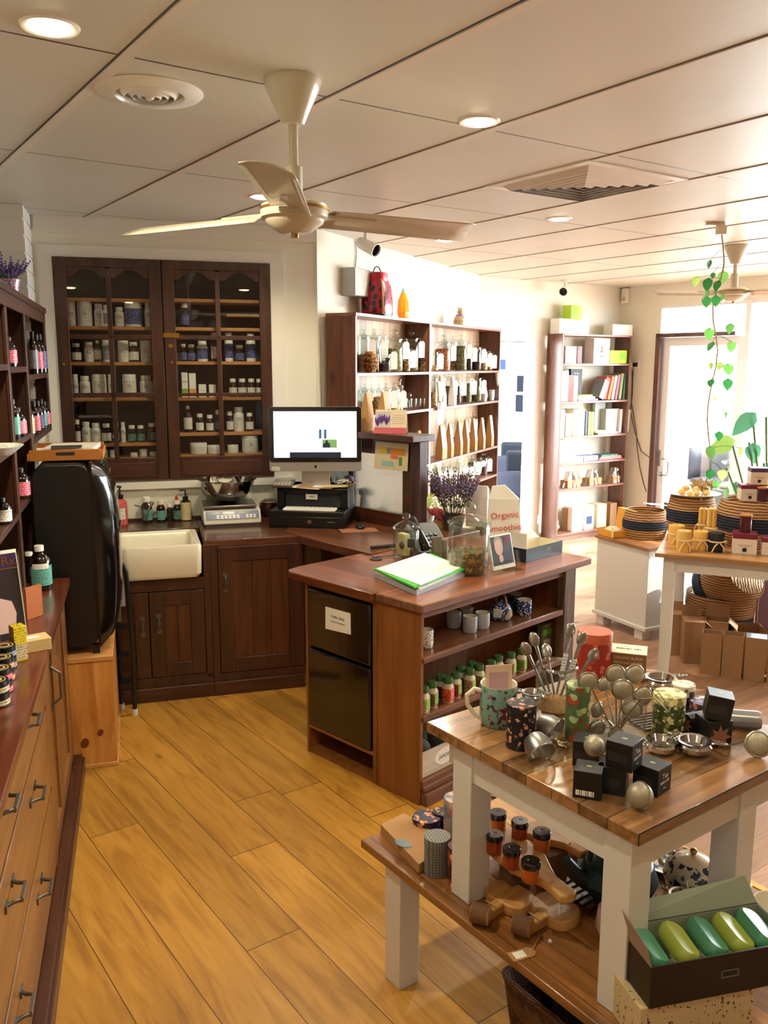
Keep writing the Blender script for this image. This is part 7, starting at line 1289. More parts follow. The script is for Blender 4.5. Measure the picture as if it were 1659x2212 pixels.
obj('body',wl,lathe([(0,0),(r*.6,0),(r*.95,r*.4),(r,r*.7),(r*.85,r*1.1),(r*.5,r*1.35)],36),parent=t,smooth=True); obj('lid',ivory,lathe([(r*.6,r*1.28),(r*.55,r*1.34),(r*.2,r*1.46),(0,r*1.48)],28),parent=t,smooth=True); obj('knob',brass,ball(r*.13,(0,0,r*1.58),14,10),parent=t,smooth=True); obj('spout',ivory,tube([(r*.8,0,r*.45),(r*1.15,0,r*.7),(r*1.35,0,r*1.0)],r*.2,12,rs=[r*.3,r*.22,r*.14]),parent=t,smooth=True); obj('handle',ivory,tube([(-r*.8,0,r*1.1),(-r*1.25,0,r*1.3),(-r*1.5,0,r*.95),(-r*1.3,0,r*.5),(-r*.9,0,r*.4)],r*.11,9),parent=t,smooth=True)
bowlstr(1472,1972,52,'chrome bowl strainer in front of the round leaf-pattern teapot',BZ_+.03,R(140)); bowlstr(1455,2002,36,'small lacy-handled strainer lying near the soap carton',BZ_,R(150))
t=mug('milk_jug','cream milk jug with stubby side handle behind the soap carton',stand(1535,2010,BZ_+.0,96)[0],.07,rad(96,onB(1535,1980)),ivory,R(200),inside=ivory,cat='jug',hm=ivory)
mug('tea_cup','cream-lined blue hatched cup at the right edge behind soaps',stand(1668,2040,BZ_,76)[0],.075,rad(76,onB(1655,2000)),hatch,0,cat='cup')
p=onB(1325,2055); t=thing('pink_vase','pale pink rounded vase mostly hidden behind the front table leg','vase',p+Vector((.03,.03,0)),0); obj('vase',mat('pale_pink_glaze',(206,182,176),.2,coat=.4),lathe([(0,0),(.045,0),(.065,.04),(.06,.08),(.03,.12),(.028,.14),(.024,.14),(.026,.12),(.05,.08),(0,.02)],30),parent=t,smooth=True)
# soap carton on patterned box
SB=.47
a=W(1402,2180,SB); b_=W(1659,2130,SB); c_=W(1345,2110,SB); ux=(b_-a).normalized(); uy=Vector((-ux.y,ux.x,0)); 
pz0=a-ux*.02+uy*.0
rzp=math.atan2(ux.y,ux.x); t=thing('patterned_box','cream box printed with dark berry branches underneath the soap carton','box',a+ux*.11+uy*.06,rzp); brn=pattern('berry_branch',(196,176,134),[(40,34,40),(70,56,60),(196,176,134),(120,96,80)],90,.26,.6,dist=1.6); obj('box',brn,box(-.125,.13,-.055,.075,BZ_-SB,-.001),parent=t,bev=.002)
hb2=hgt(a,1402,2090); w_=.40
t=open_box('soap_carton','dark brown open display carton filled with green soaps','box',a,ux,uy,.33,.13,hb2,mat('dark_brown_card',(30,22,16),.5),mat('grey_green_inner',(150,160,140),.6),back=0)
obj('back_flap',mat('grey_green_inner',(150,160,140),.6),([(0,.13,hb2),(.33,.13,hb2),(.31,.15,hb2+.055),(.02,.15,hb2+.03)],[(0,1,2,3)]),parent=t,wall=.001); obj('side_flap',mat('taupe_inner',(142,124,108),.6),([(0,.0,hb2),(0,.13,hb2),(-.012,.13,hb2+.062),(-.012,.055,hb2+.055),(-.005,.01,hb2+.035)],[(0,1,2,3,4)]),parent=t,wall=.001); obj('printed_logo',mat('foil_print',(90,96,92),.4),box(.155,.195,-.0008,0,hb2*.42,hb2*.45),box(.155,.195,-.0008,0,hb2*.58,hb2*.61),box(.155,.158,-.0008,0,hb2*.42,hb2*.61),box(.192,.195,-.0008,0,hb2*.42,hb2*.61),parent=t)
sg=mat('soap_teal',(72,140,108),.35,coat=.3); sl=mat('soap_lime',(164,178,72),.35,coat=.3)
for i,(m,x,lab) in enumerate(((sg,.03,'teal green soap bar at the left end of the carton'),(sl,.10,'lime green soap bar, second from left in the carton'),(sg,.165,'teal green soap bar in the middle of the carton'),(sl,.225,'lime green soap bar right of the middle one'),(sg,.28,'teal green soap bar at the right end of the carton'))):
    p=a+ux*x+uy*.065; o=obj('soap_bar',m,loft([[(x_*k,y_*k,z_) for x_,y_ in rrect(.052,.098,.020,5)] for k,z_ in ((.86,-.016),(.98,-.010),(1,0),(.98,.010),(.88,.016))]),smooth=True); o.location=(p.x,p.y,SB+hb2-.012); o.rotation_euler=(R(10),R(26),rzp+R(4)); tag(o,lab,'soap','green soap bars in the carton')
# under the bench
p=W(1110,2190,.22); 
t=thing('wicker_basket','brown woven wicker basket on the floor under the bench','basket',T.w(.21,.24,0),T.rz); wk=stripes('wicker',(60,36,20),(128,86,50),40,'z',.9,4,1.0,cross='x')
obj('basket',wk,loft([[(x,y,z_) for x,y in rrect(a_,b2,.03,4)] for a_,b2,z_ in ((.26,.34,.0),(.30,.38,.20),(.31,.39,.215),(.285,.365,.215),(.27,.35,.19),(.23,.31,.012))]),parent=t,smooth=True)
o=obj('storage_crate',stripes('ribbed_grey',(34,30,30),(84,76,72),22,'x',.7,3,.8),box(-.10,.11,-.15,.09,0,.27),loc=T.w(.22,.22,.013),rot=T.rz,bev=.003); tag(o,'dark grey ribbed wooden crate standing in the wicker basket','crate')
# ============================================================ candle table, cabinet, bookshelf, plants
rope=stripes('seagrass_rope',(104,70,40),(190,146,98),20,'z',.85,2.2,1.0); rope_n=stripes('navy_rope',(12,18,30),(34,44,66),20,'z',.85,2.2,1.0); rope_s=stripes('spiral_rope',(120,92,64),(214,190,152),18,'x',.85,5,1.0)
def rbasket(label,p,r,h,group=None,lid=False):
    t=thing('rope_basket',label,'basket',p,0,group); pr=lambda a,b_:[(r*(.86+.14*math.sin(PI*(a+(b_-a)*k/6)*.9+.25)),h*(a+(b_-a)*k/6)) for k in range(7)]
    obj('lower_band',rope,lathe([(0,0)]+pr(0,.34),36),parent=t,smooth=True); obj('navy_band',rope_n,lathe([(q_[0]*1.012,q_[1]) for q_ in pr(.34,.66)],36),parent=t,smooth=True)
    top=pr(.66,1); obj('upper_band',rope,lathe(top+[(top[-1][0]*.93,h*.99),(top[-1][0]*.93,h*.6),(r*.7,h*.1),(0,h*.08)],36),parent=t,smooth=True); return t
C2=.7125
p,r=stand(1391,1168,.5925,92); rbasket('seagrass rope basket with navy band on the low white cabinet',p,r,hgt(p,1391,1100)); 
t=thing('paper_sheet','white paper sheet hanging over the cabinet basket rim','paper',p+Vector((.05,0,hgt(p,1391,1094)+.014)),.3,rot=(0,R(6),.3)); obj('sheet',paper,box(-.05,.09,-.04,.05,0,.002),parent=t)
ym=mat('yellow_card',(222,158,48),.5); a=W(1296,1135,.593); b_=W(1345,1152,.593)
bx,by=CB.Z(1335,1152,.593); t=froot('yellow_gift_box','open yellow gift box with lid standing up on the low cabinet','box',CB,.06,.08,.593)
obj('base',ym,box(0,.15,.0,.13,.593,.598),box(0,.15,.0,.004,.593,.64),box(0,.15,.126,.13,.593,.64),box(0,.004,.0,.13,.593,.64),box(.146,.15,.0,.13,.593,.64),parent=t)
obj('lid',ym,xf(box(-.12,.10,0,.045,0,.165),(.06,.165,.593),(R(-6),0,R(-14))),parent=t,bev=.002); obj('contents',mat('shredded_white',(226,212,180),.9,bump=(90,1)),xf(crumple(.055,.06,5),(.07,.065,.60)),parent=t,smooth=True); obj('ribbon',mat('cream_ribbon',(230,206,150),.5),tube([(.14,-.004,.66),(.155,-.01,.625),(.155,-.012,.60)],.006,6),parent=t,smooth=True)
t=froot('kraft_white_carton','carton with white and kraft halves at the back of low cabinet','box',CB,.33,.42,.593); obj('carton',kraft,box(.27,.42,.38,.46,.593,.70),parent=t); obj('white_side',paper,box(.268,.33,.378,.381,.594,.70),box(.2675,.27,.38,.46,.594,.70),parent=t)
# baskets on the candle table
p,r=stand(1490,1160,C2,98); bk=rbasket('seagrass basket with navy band holding a dish of wax roses',p,r,hgt(p,1490,1070)); hb3=hgt(p,1490,1070)
o=obj('enamel_plate',gloss_white,lathe([(0,.002),(r*.8,.002),(r*1.12,.016),(r*1.14,.018),(r*.8,.005),(0,.005)],32),smooth=True,loc=p+Vector((0,0,hb3))); tag(o,'white enamel plate resting on the left basket of the candle table','plate')
bees=mat('beeswax',(224,178,92),.4,coat=.2); lb=mat('light_beeswax',(238,206,140),.4); rgk=random.Random(5)
for i in range(9):
    a_=i*2.4; rr=r*.72*((i+.5)/9)**.5; o=obj('wax_rose',bees if i%3 else lb,crumple(.024,.034,i,14,8),loc=p+Vector((rr*math.cos(a_),rr*math.sin(a_),hb3+.006+(.016 if i<2 else 0))),smooth=True); tag(o,'small honey coloured wax rose on the white enamel plate','wax rose','wax roses on the enamel plate')
t=thing('dried_posy','dried grass posy lying at the right of the wax roses','dried flowers',p+Vector((r*.5,.03,hb3+.02)),0); sprigs(t,34,.05,.09,mat('dry_grass',(150,122,80),.9),mat('dry_seed',(190,160,110),.9),seed=3,spread=1.3)
p2,r2=stand(1612,1192,C2,150); rbasket('large upturned seagrass basket with navy band as a riser on candle table',p2+Vector((.05,.05,0)),r2,hgt(p2,1612,1080)); hz=hgt(p2,1612,1080)
# pillar candles
def pillar(label,px,pb,pt_,w,m,ribbon=True,z=C2):
    p,r=stand(px,pb,z,w); h=hgt(p,px,pt_); t=thing('pillar_candle',label,'candle',p); obj('wax',m,lathe([(0,0),(r*.98,0),(r,.003),(r,h-.004),(r*.96,h),(r*.5,h-.003),(0,h-.004)],28),parent=t,smooth=True); obj('wick',ink,cyl(.001,h-.005,h+.008,6),parent=t)
    if ribbon: obj('ribbon',mat('raffia',(226,200,150),.7),lathe([(r*1.01,h*.5),(r*1.04,h*.52),(r*1.04,h*.56),(r*1.01,h*.58)],24),tube([(-.005,-r*1.05,h*.54),(-r*.7,-r*1.3,h*.35),(-r*1.0,-r*1.25,h*.06)],.0035,6),tube([(.0,-r*1.05,h*.54),(r*.45,-r*1.35,h*.3),(r*.5,-r*1.3,h*.05)],.0035,6),tube([(0,-r*1.05,h*.54),(r*.8,-r*1.3,h*.62),(0,-r*1.1,h*.56),(-r*.8,-r*1.3,h*.6),(0,-r*1.05,h*.54)],.003,6),parent=t,smooth=True)
    return t
pillar('beeswax pillar candle with raffia bow, frontmost on the candle table',1476,1193,1146,29,bees); pillar('beeswax pillar candle with raffia bow, right of the frontmost one',1512,1190,1147,30,bees); pillar('beeswax pillar candle behind the two front pillars at table edge',1460,1178,1134,32,bees)
pillar('black pillar candle tied with yellow cord on the candle table',1546,1194,1150,31,mat('black_wax',(20,24,30),.5))
for i,(px,pb,yt,w,lab) in enumerate(((1515,1168,1096,22,'bundle of tall beeswax taper candles tied with raffia, left'),(1534,1182,1096,24,'bundle of tall beeswax taper candles tied with raffia, right'))):
    p,r=stand(px,pb,C2,w); h=hgt(p,px,yt); t=thing('taper_bundle',lab,'candles',p,0); 
    for k in range(4): a_=k*PI/2+.4; obj('taper',bees,xf(lathe([(0,0),(r*.44,0),(r*.42,h*.96),(r*.15,h),(0,h)],12),(r*.46*math.cos(a_),r*.46*math.sin(a_),0)),parent=t,smooth=True)
    obj('raffia_bow',mat('raffia',(226,200,150),.7),lathe([(r*.98,h*.42),(r*1.05,h*.44),(r*1.05,h*.48),(r*.98,h*.5)],18),tube([(0,-r,h*.46),(-r*1.6,-r*1.1,h*.5),(-r*1.8,-r,h*.36)],.003,5),tube([(0,-r,h*.46),(r*1.2,-r*1.2,h*.38)],.003,5),parent=t,smooth=True)
plum=mat('plum_glass',(58,24,48),.15,coat=.6); mar=mat('maroon_glass',(74,20,36),.15,coat=.6); bw_c=mat('box_cream',(232,220,206),.5); mband=mat('maroon_band',(116,26,52),.5); pband=mat('purple_band',(84,56,112),.5)
def cbox_(label,p,w,h,rz,band,d=None,name='candle_box'):
    t=thing(name,label,'box',p,rz); d=d or w; obj('carton',bw_c,box(-w/2,w/2,-d/2,d/2,0,h),parent=t,bev=.001); obj('lid_band',band,box(-w/2-.0006,w/2+.0006,-d/2-.0006,d/2+.0006,h*.76,h+.0006),parent=t); obj('round_seal',ink,xf(cyl(w*.10,0,.001,16),(0,-d/2,h*.22),(PI/2,0,0)),parent=t); obj('small_print',mat('box_print',(176,160,150),.6),box(-w*.3,w*.3,-d/2-.0008,-d/2,h*.44,h*.47),box(-w*.2,w*.2,-d/2-.0008,-d/2,h*.38,h*.40),parent=t); return t
def gcandle(label,p,r,h,m): 
    t=thing('glass_candle',label,'candle',p); obj('glass',m,lathe([(0,0),(r*.95,0),(r,.004),(r,h),(r*.93,h),(r*.93,h*.85),(0,h*.84)],28),parent=t,smooth=True); obj('wood_lid',oak_shelf,lathe([(0,h),(r*1.02,h),(r*1.02,h+.008),(0,h+.008)],24),parent=t,smooth=True); return t
p=W(1609,1196,C2)+Vector((.01,.04,0)); w_=rad(84,p)*1.05; hh=hgt(p,1609,1150); cbox_('cream candle box with maroon lid band in front of the upturned basket',p,w_,hh,R(-20),mband); gcandle('maroon glass candle standing on the maroon-banded box',p+Vector((0,0,hh+.002)),rad(42,p)*.52*1.0*1.0*1.0*1.0*1.9/1.9*1.0+.002,hgt(p,1612,1110)-hh-.012,mar)
p=W(1662,1200,C2)+Vector((.02,.04,0)); cbox_('purple-edged candle box cut by the right photo edge on the candle table',p,.09,.09,R(-20),mband)
pz_=p2+Vector((.05,.05,hz+.001)); 
p=pz_+Vector((-.055,-.03,0)); cbox_('cream candle box with maroon band on the upturned basket, left',p,.095,.085,R(-10),mband); cbox_('cream candle box with orange band on the upturned basket, right',pz_+Vector((.055,-.01,0)),.095,.085,R(-10),mat('orange_band',(176,84,50),.5)); cbox_('top candle box with purple band on two cream boxes',pz_+Vector((-.005,-.02,.087)),.09,.09,R(-10),pband)
gcandle('plum glass candle with wooden lid on the upturned basket',pz_+Vector((-.0,-.095,0)),.032,.072,plum)
# under the candle table: kraft cartons, basket stack, poster
kb_=mat('kraft_board',(150,112,76),.75,noise=(10,.06))
def kcarton(label,x,y,w,d,h,rz=0,open_=True,flap=False,top=None,name='kraft_carton'):
    t=thing(name,label,'box',T2.w(x,y,0),T2.rz+rz,None); tt=.004
    if open_: obj('carton',kb_,box(-w/2,w/2,-d/2,-d/2+tt,0,h),box(-w/2,w/2,d/2-tt,d/2,0,h),box(-w/2,-w/2+tt,-d/2+tt,d/2-tt,0,h),box(w/2-tt,w/2,-d/2+tt,d/2-tt,0,h),box(-w/2+tt,w/2-tt,-d/2+tt,d/2-tt,0,tt),parent=t)
    else: obj('carton',kb_,box(-w/2,w/2,-d/2,d/2,0,h),parent=t)
    if flap: obj('flap',kb_,xf(box(-w/2,w/2,0,.003,0,d*.55),(0,d/2,h),(R(-12),0,0)),parent=t); obj('flap',kb_,xf(box(0,d*.5,-d/2,d/2,0,.003),(w/2,0,h),(0,R(40),0)),parent=t)
    if top: obj('printed_top',top,box(-w/2,w/2,-d/2,d/2,h,h+.002),parent=t)
    return t
kcarton('open narrow kraft carton, left of the front row under candle table',.29,.26,.105,.09,.235); kcarton('open narrow kraft carton, second in the front row under candle table',.40,.26,.105,.09,.24); kcarton('kraft carton with glossy printed top in the front row under table',.515,.26,.105,.09,.24,open_=False,top=mat('sky_print',(176,190,214),.2,noise=(20,.4))); kcarton('kraft carton at right photo edge under the candle table',.63,.26,.105,.09,.24)
kcarton('kraft carton with folded flap behind the front row, left side',.175,.42,.11,.12,.25,.25,False,True); kcarton('kraft carton with handwriting at the far left under candle table',.065,.52,.10,.10,.25,.2,False,True); kcarton('kraft carton with raised back flap and white inner flap under table',.30,.48,.13,.12,.25,0,True,True); kcarton('wide open kraft carton with divider behind the front row',.47,.48,.17,.2,.22,.3); kcarton('tall kraft carton in the back row at right photo edge',.64,.5,.12,.12,.27)
t=thing('rope_basket','nested round seagrass baskets with navy bands on floor behind cartons','basket',T2.w(.30,.80,0),0)
obj('navy_base',rope_n,lathe([(0,0),(.17,0),(.195,.1),(.195,.22)],36),parent=t,smooth=True); obj('rope_band',rope,lathe([(.197,.21),(.205,.26),(.2,.33),(.185,.33),(.19,.22)],36),parent=t,smooth=True)
obj('tilted_lid_basket',rope,xf(lathe([(.17,-.02),(.175,.06),(.165,.14),(.13,.175),(0,.185)],36),(.02,-.02,.39),(R(50),R(28),0)),parent=t,smooth=True); obj('tilted_spiral_base',rope_s,xf(lathe([(.0,.186),(.13,.178),(.128,.182),(0,.192)],36),(.02,-.02,.39),(R(50),R(28),0)),parent=t,smooth=True); obj('tilted_navy_edge',rope_n,xf(lathe([(.172,-.1),(.178,-.02),(.17,-.02)],36),(.02,-.02,.39),(R(50),R(28),0)),parent=t,smooth=True)
t=thing('poster_board','mauve poster board with white lettering standing behind the baskets','poster',T2.w(.78,.98,0),T2.rz+.1); obj('board',mat('mauve_board',(140,112,134),.6),box(-.28,.30,0,.012,0,.68),parent=t); text('VI',.085,paper,t,(-.12,-.001,.50)); text('A',.05,paper,t,(-.22,-.001,.40))
t=thing('wire_stand','thin metal hoop stand beside the nested baskets under the table','stand',T2.w(.60,.78,0),T2.rz); obj('hoop',steel,tube([(-.09+.2*(1-math.cos(a_))/2*1.0,0,.30+.18*math.sin(a_)) for a_ in [R(k) for k in range(0,181,15)]]+[(.11,0,0)],.005,7),parent=t,smooth=True); obj('leg',steel,tube([(-.09,0,.3),(-.09,0,0)],.005,7),parent=t)
# ---- bookshelf contents: (left px, right px, top px, shelf, depth offset, material, label, lean)
def mm_(n,c): return mat(n,c,.55)
BK=[(1209,1273,689,1.985,.06,paper,'long low white box on top of the bookshelf','box',0),(1324,1367,701,1.985,.06,paper,'white box on top of the bookshelf at right','box',0),
(1222,1246,748,1.71,.04,LBL['white'],'white carton with bark pattern at left of top bookshelf shelf','box',0),(1248,1258,748,1.71,.05,mm_('bk_bottlepic',(120,90,96)),'narrow carton with pink bottle picture, top bookshelf shelf','box',0),
(1284,1318,731,1.71,.03,paper,'large white carton with drop-shaped logo on the top shelf','box',0),(1318,1355,757,1.71,.03,mm_('lime_card',(176,214,50)),'lime green carton with white corner on the top shelf','box',0),
(1216,1229,801,1.355,.03,paper,'thick white book at far left of second bookshelf shelf','book',0),(1229,1239,811,1.355,.03,mm_('bk_red',(196,34,34)),'bright red book between two white books','book',0),(1240,1249,812,1.355,.03,paper,'white book right of the bright red book','book',0),(1234,1258,797,1.355,.12,mm_('bk_black',(30,34,42)),'black covered book standing behind the red and white books','book',0),
(1304,1320,816,1.355,.04,mm_('bk_redframe',(190,60,44)),'red-edged book leaning behind a grey book, second shelf','book',.35),(1300,1314,820,1.355,.02,mm_('bk_grey',(120,118,120)),'grey covered book leaning left in front, second shelf','book',.42),(1318,1325,812,1.355,.03,mm_('bk_orange',(226,104,50)),'orange spined book leaning on second shelf','book',.25),(1326,1332,810,1.355,.03,mm_('bk_cream2',(224,214,190)),'cream spined leaning book right of the orange one','book',.2),(1333,1339,808,1.355,.03,mm_('bk_pinkgreen',(150,90,110)),'plum spined leaning book on second shelf','book',.16),(1340,1347,806,1.355,.03,mm_('bk_olive',(120,130,80)),'olive spined leaning book on second shelf','book',.12),(1348,1355,806,1.355,.03,mm_('bk_green',(50,80,50)),'dark green spined book near right of second shelf','book',.08),(1356,1362,808,1.355,.03,paper,'white spined book at far right of second shelf','book',.04),
(1212,1221,885,1.02,.03,paper,'white book at far left of the third bookshelf shelf','book',0),(1222,1238,893,1.02,.02,LBL['white'],'white book with figure on cover, third bookshelf shelf','book',.03),(1240,1265,884,1.02,.05,mm_('bk_beige',(214,200,168)),'beige book box with red top edge on third shelf','book',0),(1266,1270,888,1.02,.04,mm_('bk_navy',(40,64,110)),'thin navy book beside the beige box','book',0),(1272,1277,890,1.02,.04,mm_('bk_lime',(176,190,80)),'thin lime book, left of a matching pair','book',0),(1278,1284,890,1.02,.04,mm_('bk_lime',(176,190,80)),'thin lime book, right of a matching pair','book',0),(1286,1308,868,1.02,.15,mm_('bk_silver',(168,174,176)),'grey folder standing at the back of the third shelf','folder',0),(1310,1338,883,1.02,.08,mm_('bk_file',(176,176,172)),'grey box file at the right of third shelf','file',0),(1340,1346,883,1.02,.05,paper,'first white magazine file with dark dot, third shelf','file',.06),(1348,1354,883,1.02,.05,paper,'second white magazine file with dark dot, third shelf','file',.08),(1356,1362,884,1.02,.05,paper,'third white magazine file with dark dot, third shelf','file',.1),
(1208,1222,950,.763,.03,paper,'white file standing at far left of the fourth shelf','file',0),
(1224,1234,1098,.075,.10,kb_,'kraft side of first tall bottle carton on the bottom shelf','box',0),(1237,1259,1095,.075,.04,paper,'tall white-fronted bottle carton, first on the bottom shelf','box',0),(1264,1284,1092,.075,.04,paper,'tall bottle carton with dark blue tumbler print, bottom shelf','box',0),(1291,1311,1089,.075,.04,LBL['cream'],'tall bottle carton with pale blue tumbler print, bottom shelf','box',0),(1319,1333,1087,.075,.04,kb_,'kraft bottle carton behind the yellow box, bottom shelf','box',0)]
for l,r_,tp,z,y,m,lab,cat,ln in BK:
    xa=B.X(l,tp,y)[0]; xb=B.X(r_,tp,y)[0]; h=B.X((l+r_)/2,tp,y)[1]-z
    if cat=='book' or cat in('file','folder'): dp=.13 if y<.1 else .035
    else: dp=.12 if y<.1 else .06
    dp=min(dp,.19-y); w_=xb-xa
    if ln: w_*=.8
    t=thing({'book':'book','file':'box_file','folder':'folder','box':'product_carton'}[cat],lab,cat,B.w((xa+xb)/2-(ln*h*.5),y,z+(.0 if not ln else abs(math.sin(ln))*w_/2)),B.rz,'bookshelf '+cat+'s',rot=(0,ln,B.rz))
    obj('cover',m,box(-w_/2,w_/2,0,dp,.001,h*(1 if not ln else .98)),parent=t,bev=.0008)
    if cat=='book': obj('pages',mat('page_block',(236,228,208),.8),box(-w_/2+.002,w_/2-.002,.003,dp,h*(1 if not ln else .98),h*(1 if not ln else .98)+.0008),parent=t)
    if 'drop' in lab:
        obj('drop_logo',ink,xf(lathe([(.020,0),(.028,0),(.028,.001),(.020,.001),(.020,0)],20,sy=1.15),(0,0,h*.38),(PI/2,0,0)),prism([(-.022,h*.46),(0,h*.74),(.022,h*.46),(.013,h*.46),(0,h*.62),(-.013,h*.46)],-.001,0,'y'),parent=t)
    if 'tumbler' in lab: obj('tumbler_print',mm_('tumbler_'+('dark' if 'dark blue' in lab else 'pale'),(50,70,110) if 'dark blue' in lab else (186,200,220)),box(-w_*.3,w_*.3,-.001,0,h*.22,h*.55),parent=t)
    if 'black covered' in lab: text('Tar Lan',.020,paper,t,(0,-.0008,h*.86))
    if 'lime green carton' in lab: obj('white_panel',mm_('lime_bright',(130,210,30)),box(w_*.05,w_*.42,-.001,0,h*.3,h*.85),parent=t)
x0_,z0_=B.X(1226,690,.06); x1_,z1_=B.X(1264,660,.06); t=fthing('product_carton','green and lime cube carton on the long white box atop the bookshelf','box',B,(x0_+x1_)/2,.06,z0_); obj('cover',mm_('lime_card',(176,214,50)),box(-.07,.07,0,.11,.0,z1_-z0_),parent=t); obj('green_panel',mm_('lime_bright',(130,210,30)),box(-.065,.02,-.001,0,.01,z1_-z0_-.01),parent=t)
for i,(l,r_,tp,z,y,c,lab) in enumerate(((1250,1281,840,1.355,.03,(120,200,60),'lime green'),(1249,1286,850,1.355,.03,(236,236,232),'white'),(1249,1292,858,1.355,.03,(190,120,190),'lilac'),(1224,1260,978,.763,.03,(236,236,232),'white'),(1262,1292,982,.763,.03,(150,150,200),'blue-violet'),(1300,1335,977,.763,.03,(70,110,100),'dark green'),(1298,1342,983,.763,.03,(216,130,90),'orange'),(1294,1350,988,.763,.03,(180,110,140),'mauve'),(1287,1330,918,1.02,.03,(226,216,200),'cream'),(1292,1336,926,1.02,.03,(240,236,230),'ivory'))):
    sh={1.355:(.0,.02,.04),.763:(.0,.016,.032),1.02:(.0,.018)}[z]; k={0:2,1:1,2:0,3:0,4:0,5:2,6:1,7:0,8:1,9:0}[i]
    xa=B.X(l,tp,y)[0]; xb=B.X(r_,tp,y)[0]; th=.018 if i not in(3,4) else .05
    o=obj('book',mm_('flat_%d'%i,c),box(xa,xb,y,y+.13,z+.001+sh[k],z+.001+sh[k]+(th if i in(3,4) else (.0155 if z==.763 else .0175))),bev=.001); o.location=B.w(0,0); o.rotation_euler=(0,0,B.rz); tag(o,f'{lab} book lying flat, {ordn(k,3) if 0 else ("bottom","middle","top")[k]} of its pile on the {"second" if z==1.355 else ("third" if z==1.02 else "fourth")} shelf','book')
cello=glassmat('cellophane',(240,238,232),.3,.12)
for i,(px,yt,w,lab) in enumerate(((1238,1016,50,'cellophane-wrapped kraft gift hamper, left on the fifth bookshelf shelf'),(1284,1024,50,'cellophane-wrapped kraft gift pack, middle of fifth bookshelf shelf'),(1333,1018,44,'cellophane-wrapped kraft gift pack with ribbon, right of fifth shelf'))):
    x,zt_=B.X(px,yt,.06); z=.516; w_=w/2*(8.3/F_PX); t=fthing('gift_hamper',lab,'gift hamper',B,x,.09,z); obj('kraft_tray',kraft,box(-w_*.8,w_*.8,-.05,.05,0,.07),parent=t,bev=.004); obj('cellophane',cello,surf(lambda u,v,w_=w_:((w_*(1-.55*v)+.010*math.sin(u*50))*math.cos(2*PI*u),(.065*(1-.5*v)+.006*math.sin(u*44))*math.sin(2*PI*u),.002+v*.15),36,6,True),parent=t); obj('bow',mat('cream_ribbon',(230,206,150),.5),ball(.016,(0,-.03,.13),10,6),parent=t,smooth=True)
t=fthing('wrapped_bundle','small cellophane wrapped bundle at the left of bottom bookshelf shelf','bundle',B,.06,.08,.076); obj('body',kraft,crumple(.045,.13,4,16,8),parent=t,smooth=True); obj('wrap',cello,crumple(.055,.16,6,16,8),parent=t)
# wall bits on the far and right walls
x,z=E.X(1342,640,0); t=fthing('alarm_sensor','small white alarm sensor box in the far upper corner','sensor',E,.06,-.03,E.X(1342,640,-.03)[1]); obj('case',gloss_white,box(-.035,.035,-.02,.03,-.075,.075),parent=t,bev=.006); obj('window',mat('sensor_lens',(200,180,140),.3),box(-.02,.02,-.022,-.02,-.05,-.01),parent=t)
cb=obj('power_cable',mat('cable_dark',(70,60,52),.6),tube([E.w(*(lambda q_:(q_[0],-.012,q_[1]))(E.X(px,py,-.012))) for px,py in ((1368,792),(1366,850),(1362,890),(1372,935),(1385,975),(1405,990),(1408,966))],.004,6),smooth=True); tag(cb,'dark cable looping from the bookshelf socket to the door frame','cable')
cb=obj('power_cable',mat('cable_dark',(70,60,52),.6),tube([E.w(*(lambda q_:(q_[0],-.012,q_[1]))(E.X(px,py,-.012))) for px,py in ((1366,800),(1364,870),(1374,930),(1376,965),(1382,1010),(1390,1045),(1396,1062))],.004,6),smooth=True); tag(cb,'thin cable running down the wall towards the low cabinet','cable')
x,z=E.X(1369,788,-.02); t=fthing('power_socket','white wall socket with plugs beside the bookshelf','socket',E,x,-.005,z); obj('plate',gloss_white,box(-.06,.06,-.008,.004,-.04,.04),parent=t,bev=.003); obj('plug',gloss_white,box(-.045,-.005,-.05,-.008,-.02,.02),parent=t,bev=.004); obj('plug',black_pl,box(.005,.045,-.04,-.008,-.02,.02),parent=t,bev=.004)
# ---- vine garland on the ceiling hook
H0=W(1549,480,CEIL); t=thing('ceiling_hook_box','small cream junction box with bracket on ceiling above the vine','ceiling fitting',H0); obj('bracket',cream,box(-.06,.04,-.012,.012,-.016,0),parent=t); obj('box',cream,box(.0,.05,-.02,.02,-.065,-.016),parent=t,bev=.003)
vine=thing('hanging_vine','artificial green leafy vine hanging on a cord from the ceiling','hanging plant',H0)
pts=[(.03,0,-.065)]+[(.03+.02*math.sin(k*.9),.012*math.cos(k*1.3),-.065-.078*k) for k in range(1,20)]
obj('cord',string_m,tube(pts,.004,6),parent=vine,smooth=True)
def leaf(L_,w_,seed=0):
    pr=[(0,0),(.18,.42),(.36,.5),(.6,.42),(.82,.22),(1,0)]; v=[];f=[]
    for u,hw in pr: v+=[(-hw*w_,L_*u,-.12*L_*u*u+.0),(0,L_*u,.05*L_*(1-u)-.12*L_*u*u),(hw*w_,L_*u,-.12*L_*u*u)]
    for k in range(5):
        for j in (0,1): f.append((3*k+j,3*k+j+1,3*k+j+4,3*k+j+3))
    return v,f
def leafmat(name,c):
    m=mat(name,c,.4); nt=m.node_tree; b=nt.nodes['Principled BSDF']; o=[n for n in nt.nodes if n.type=='OUTPUT_MATERIAL'][0]
    tr=nt.nodes.new('ShaderNodeBsdfTranslucent'); tr.inputs['Color'].default_value=(*lin(tuple(min(255,v*1.25) for v in c)),1); mx=nt.nodes.new('ShaderNodeMixShader'); mx.inputs[0].default_value=.5
    nt.links.new(b.outputs[0],mx.inputs[1]); nt.links.new(tr.outputs[0],mx.inputs[2]); nt.links.new(mx.outputs[0],o.inputs['Surface']); return m
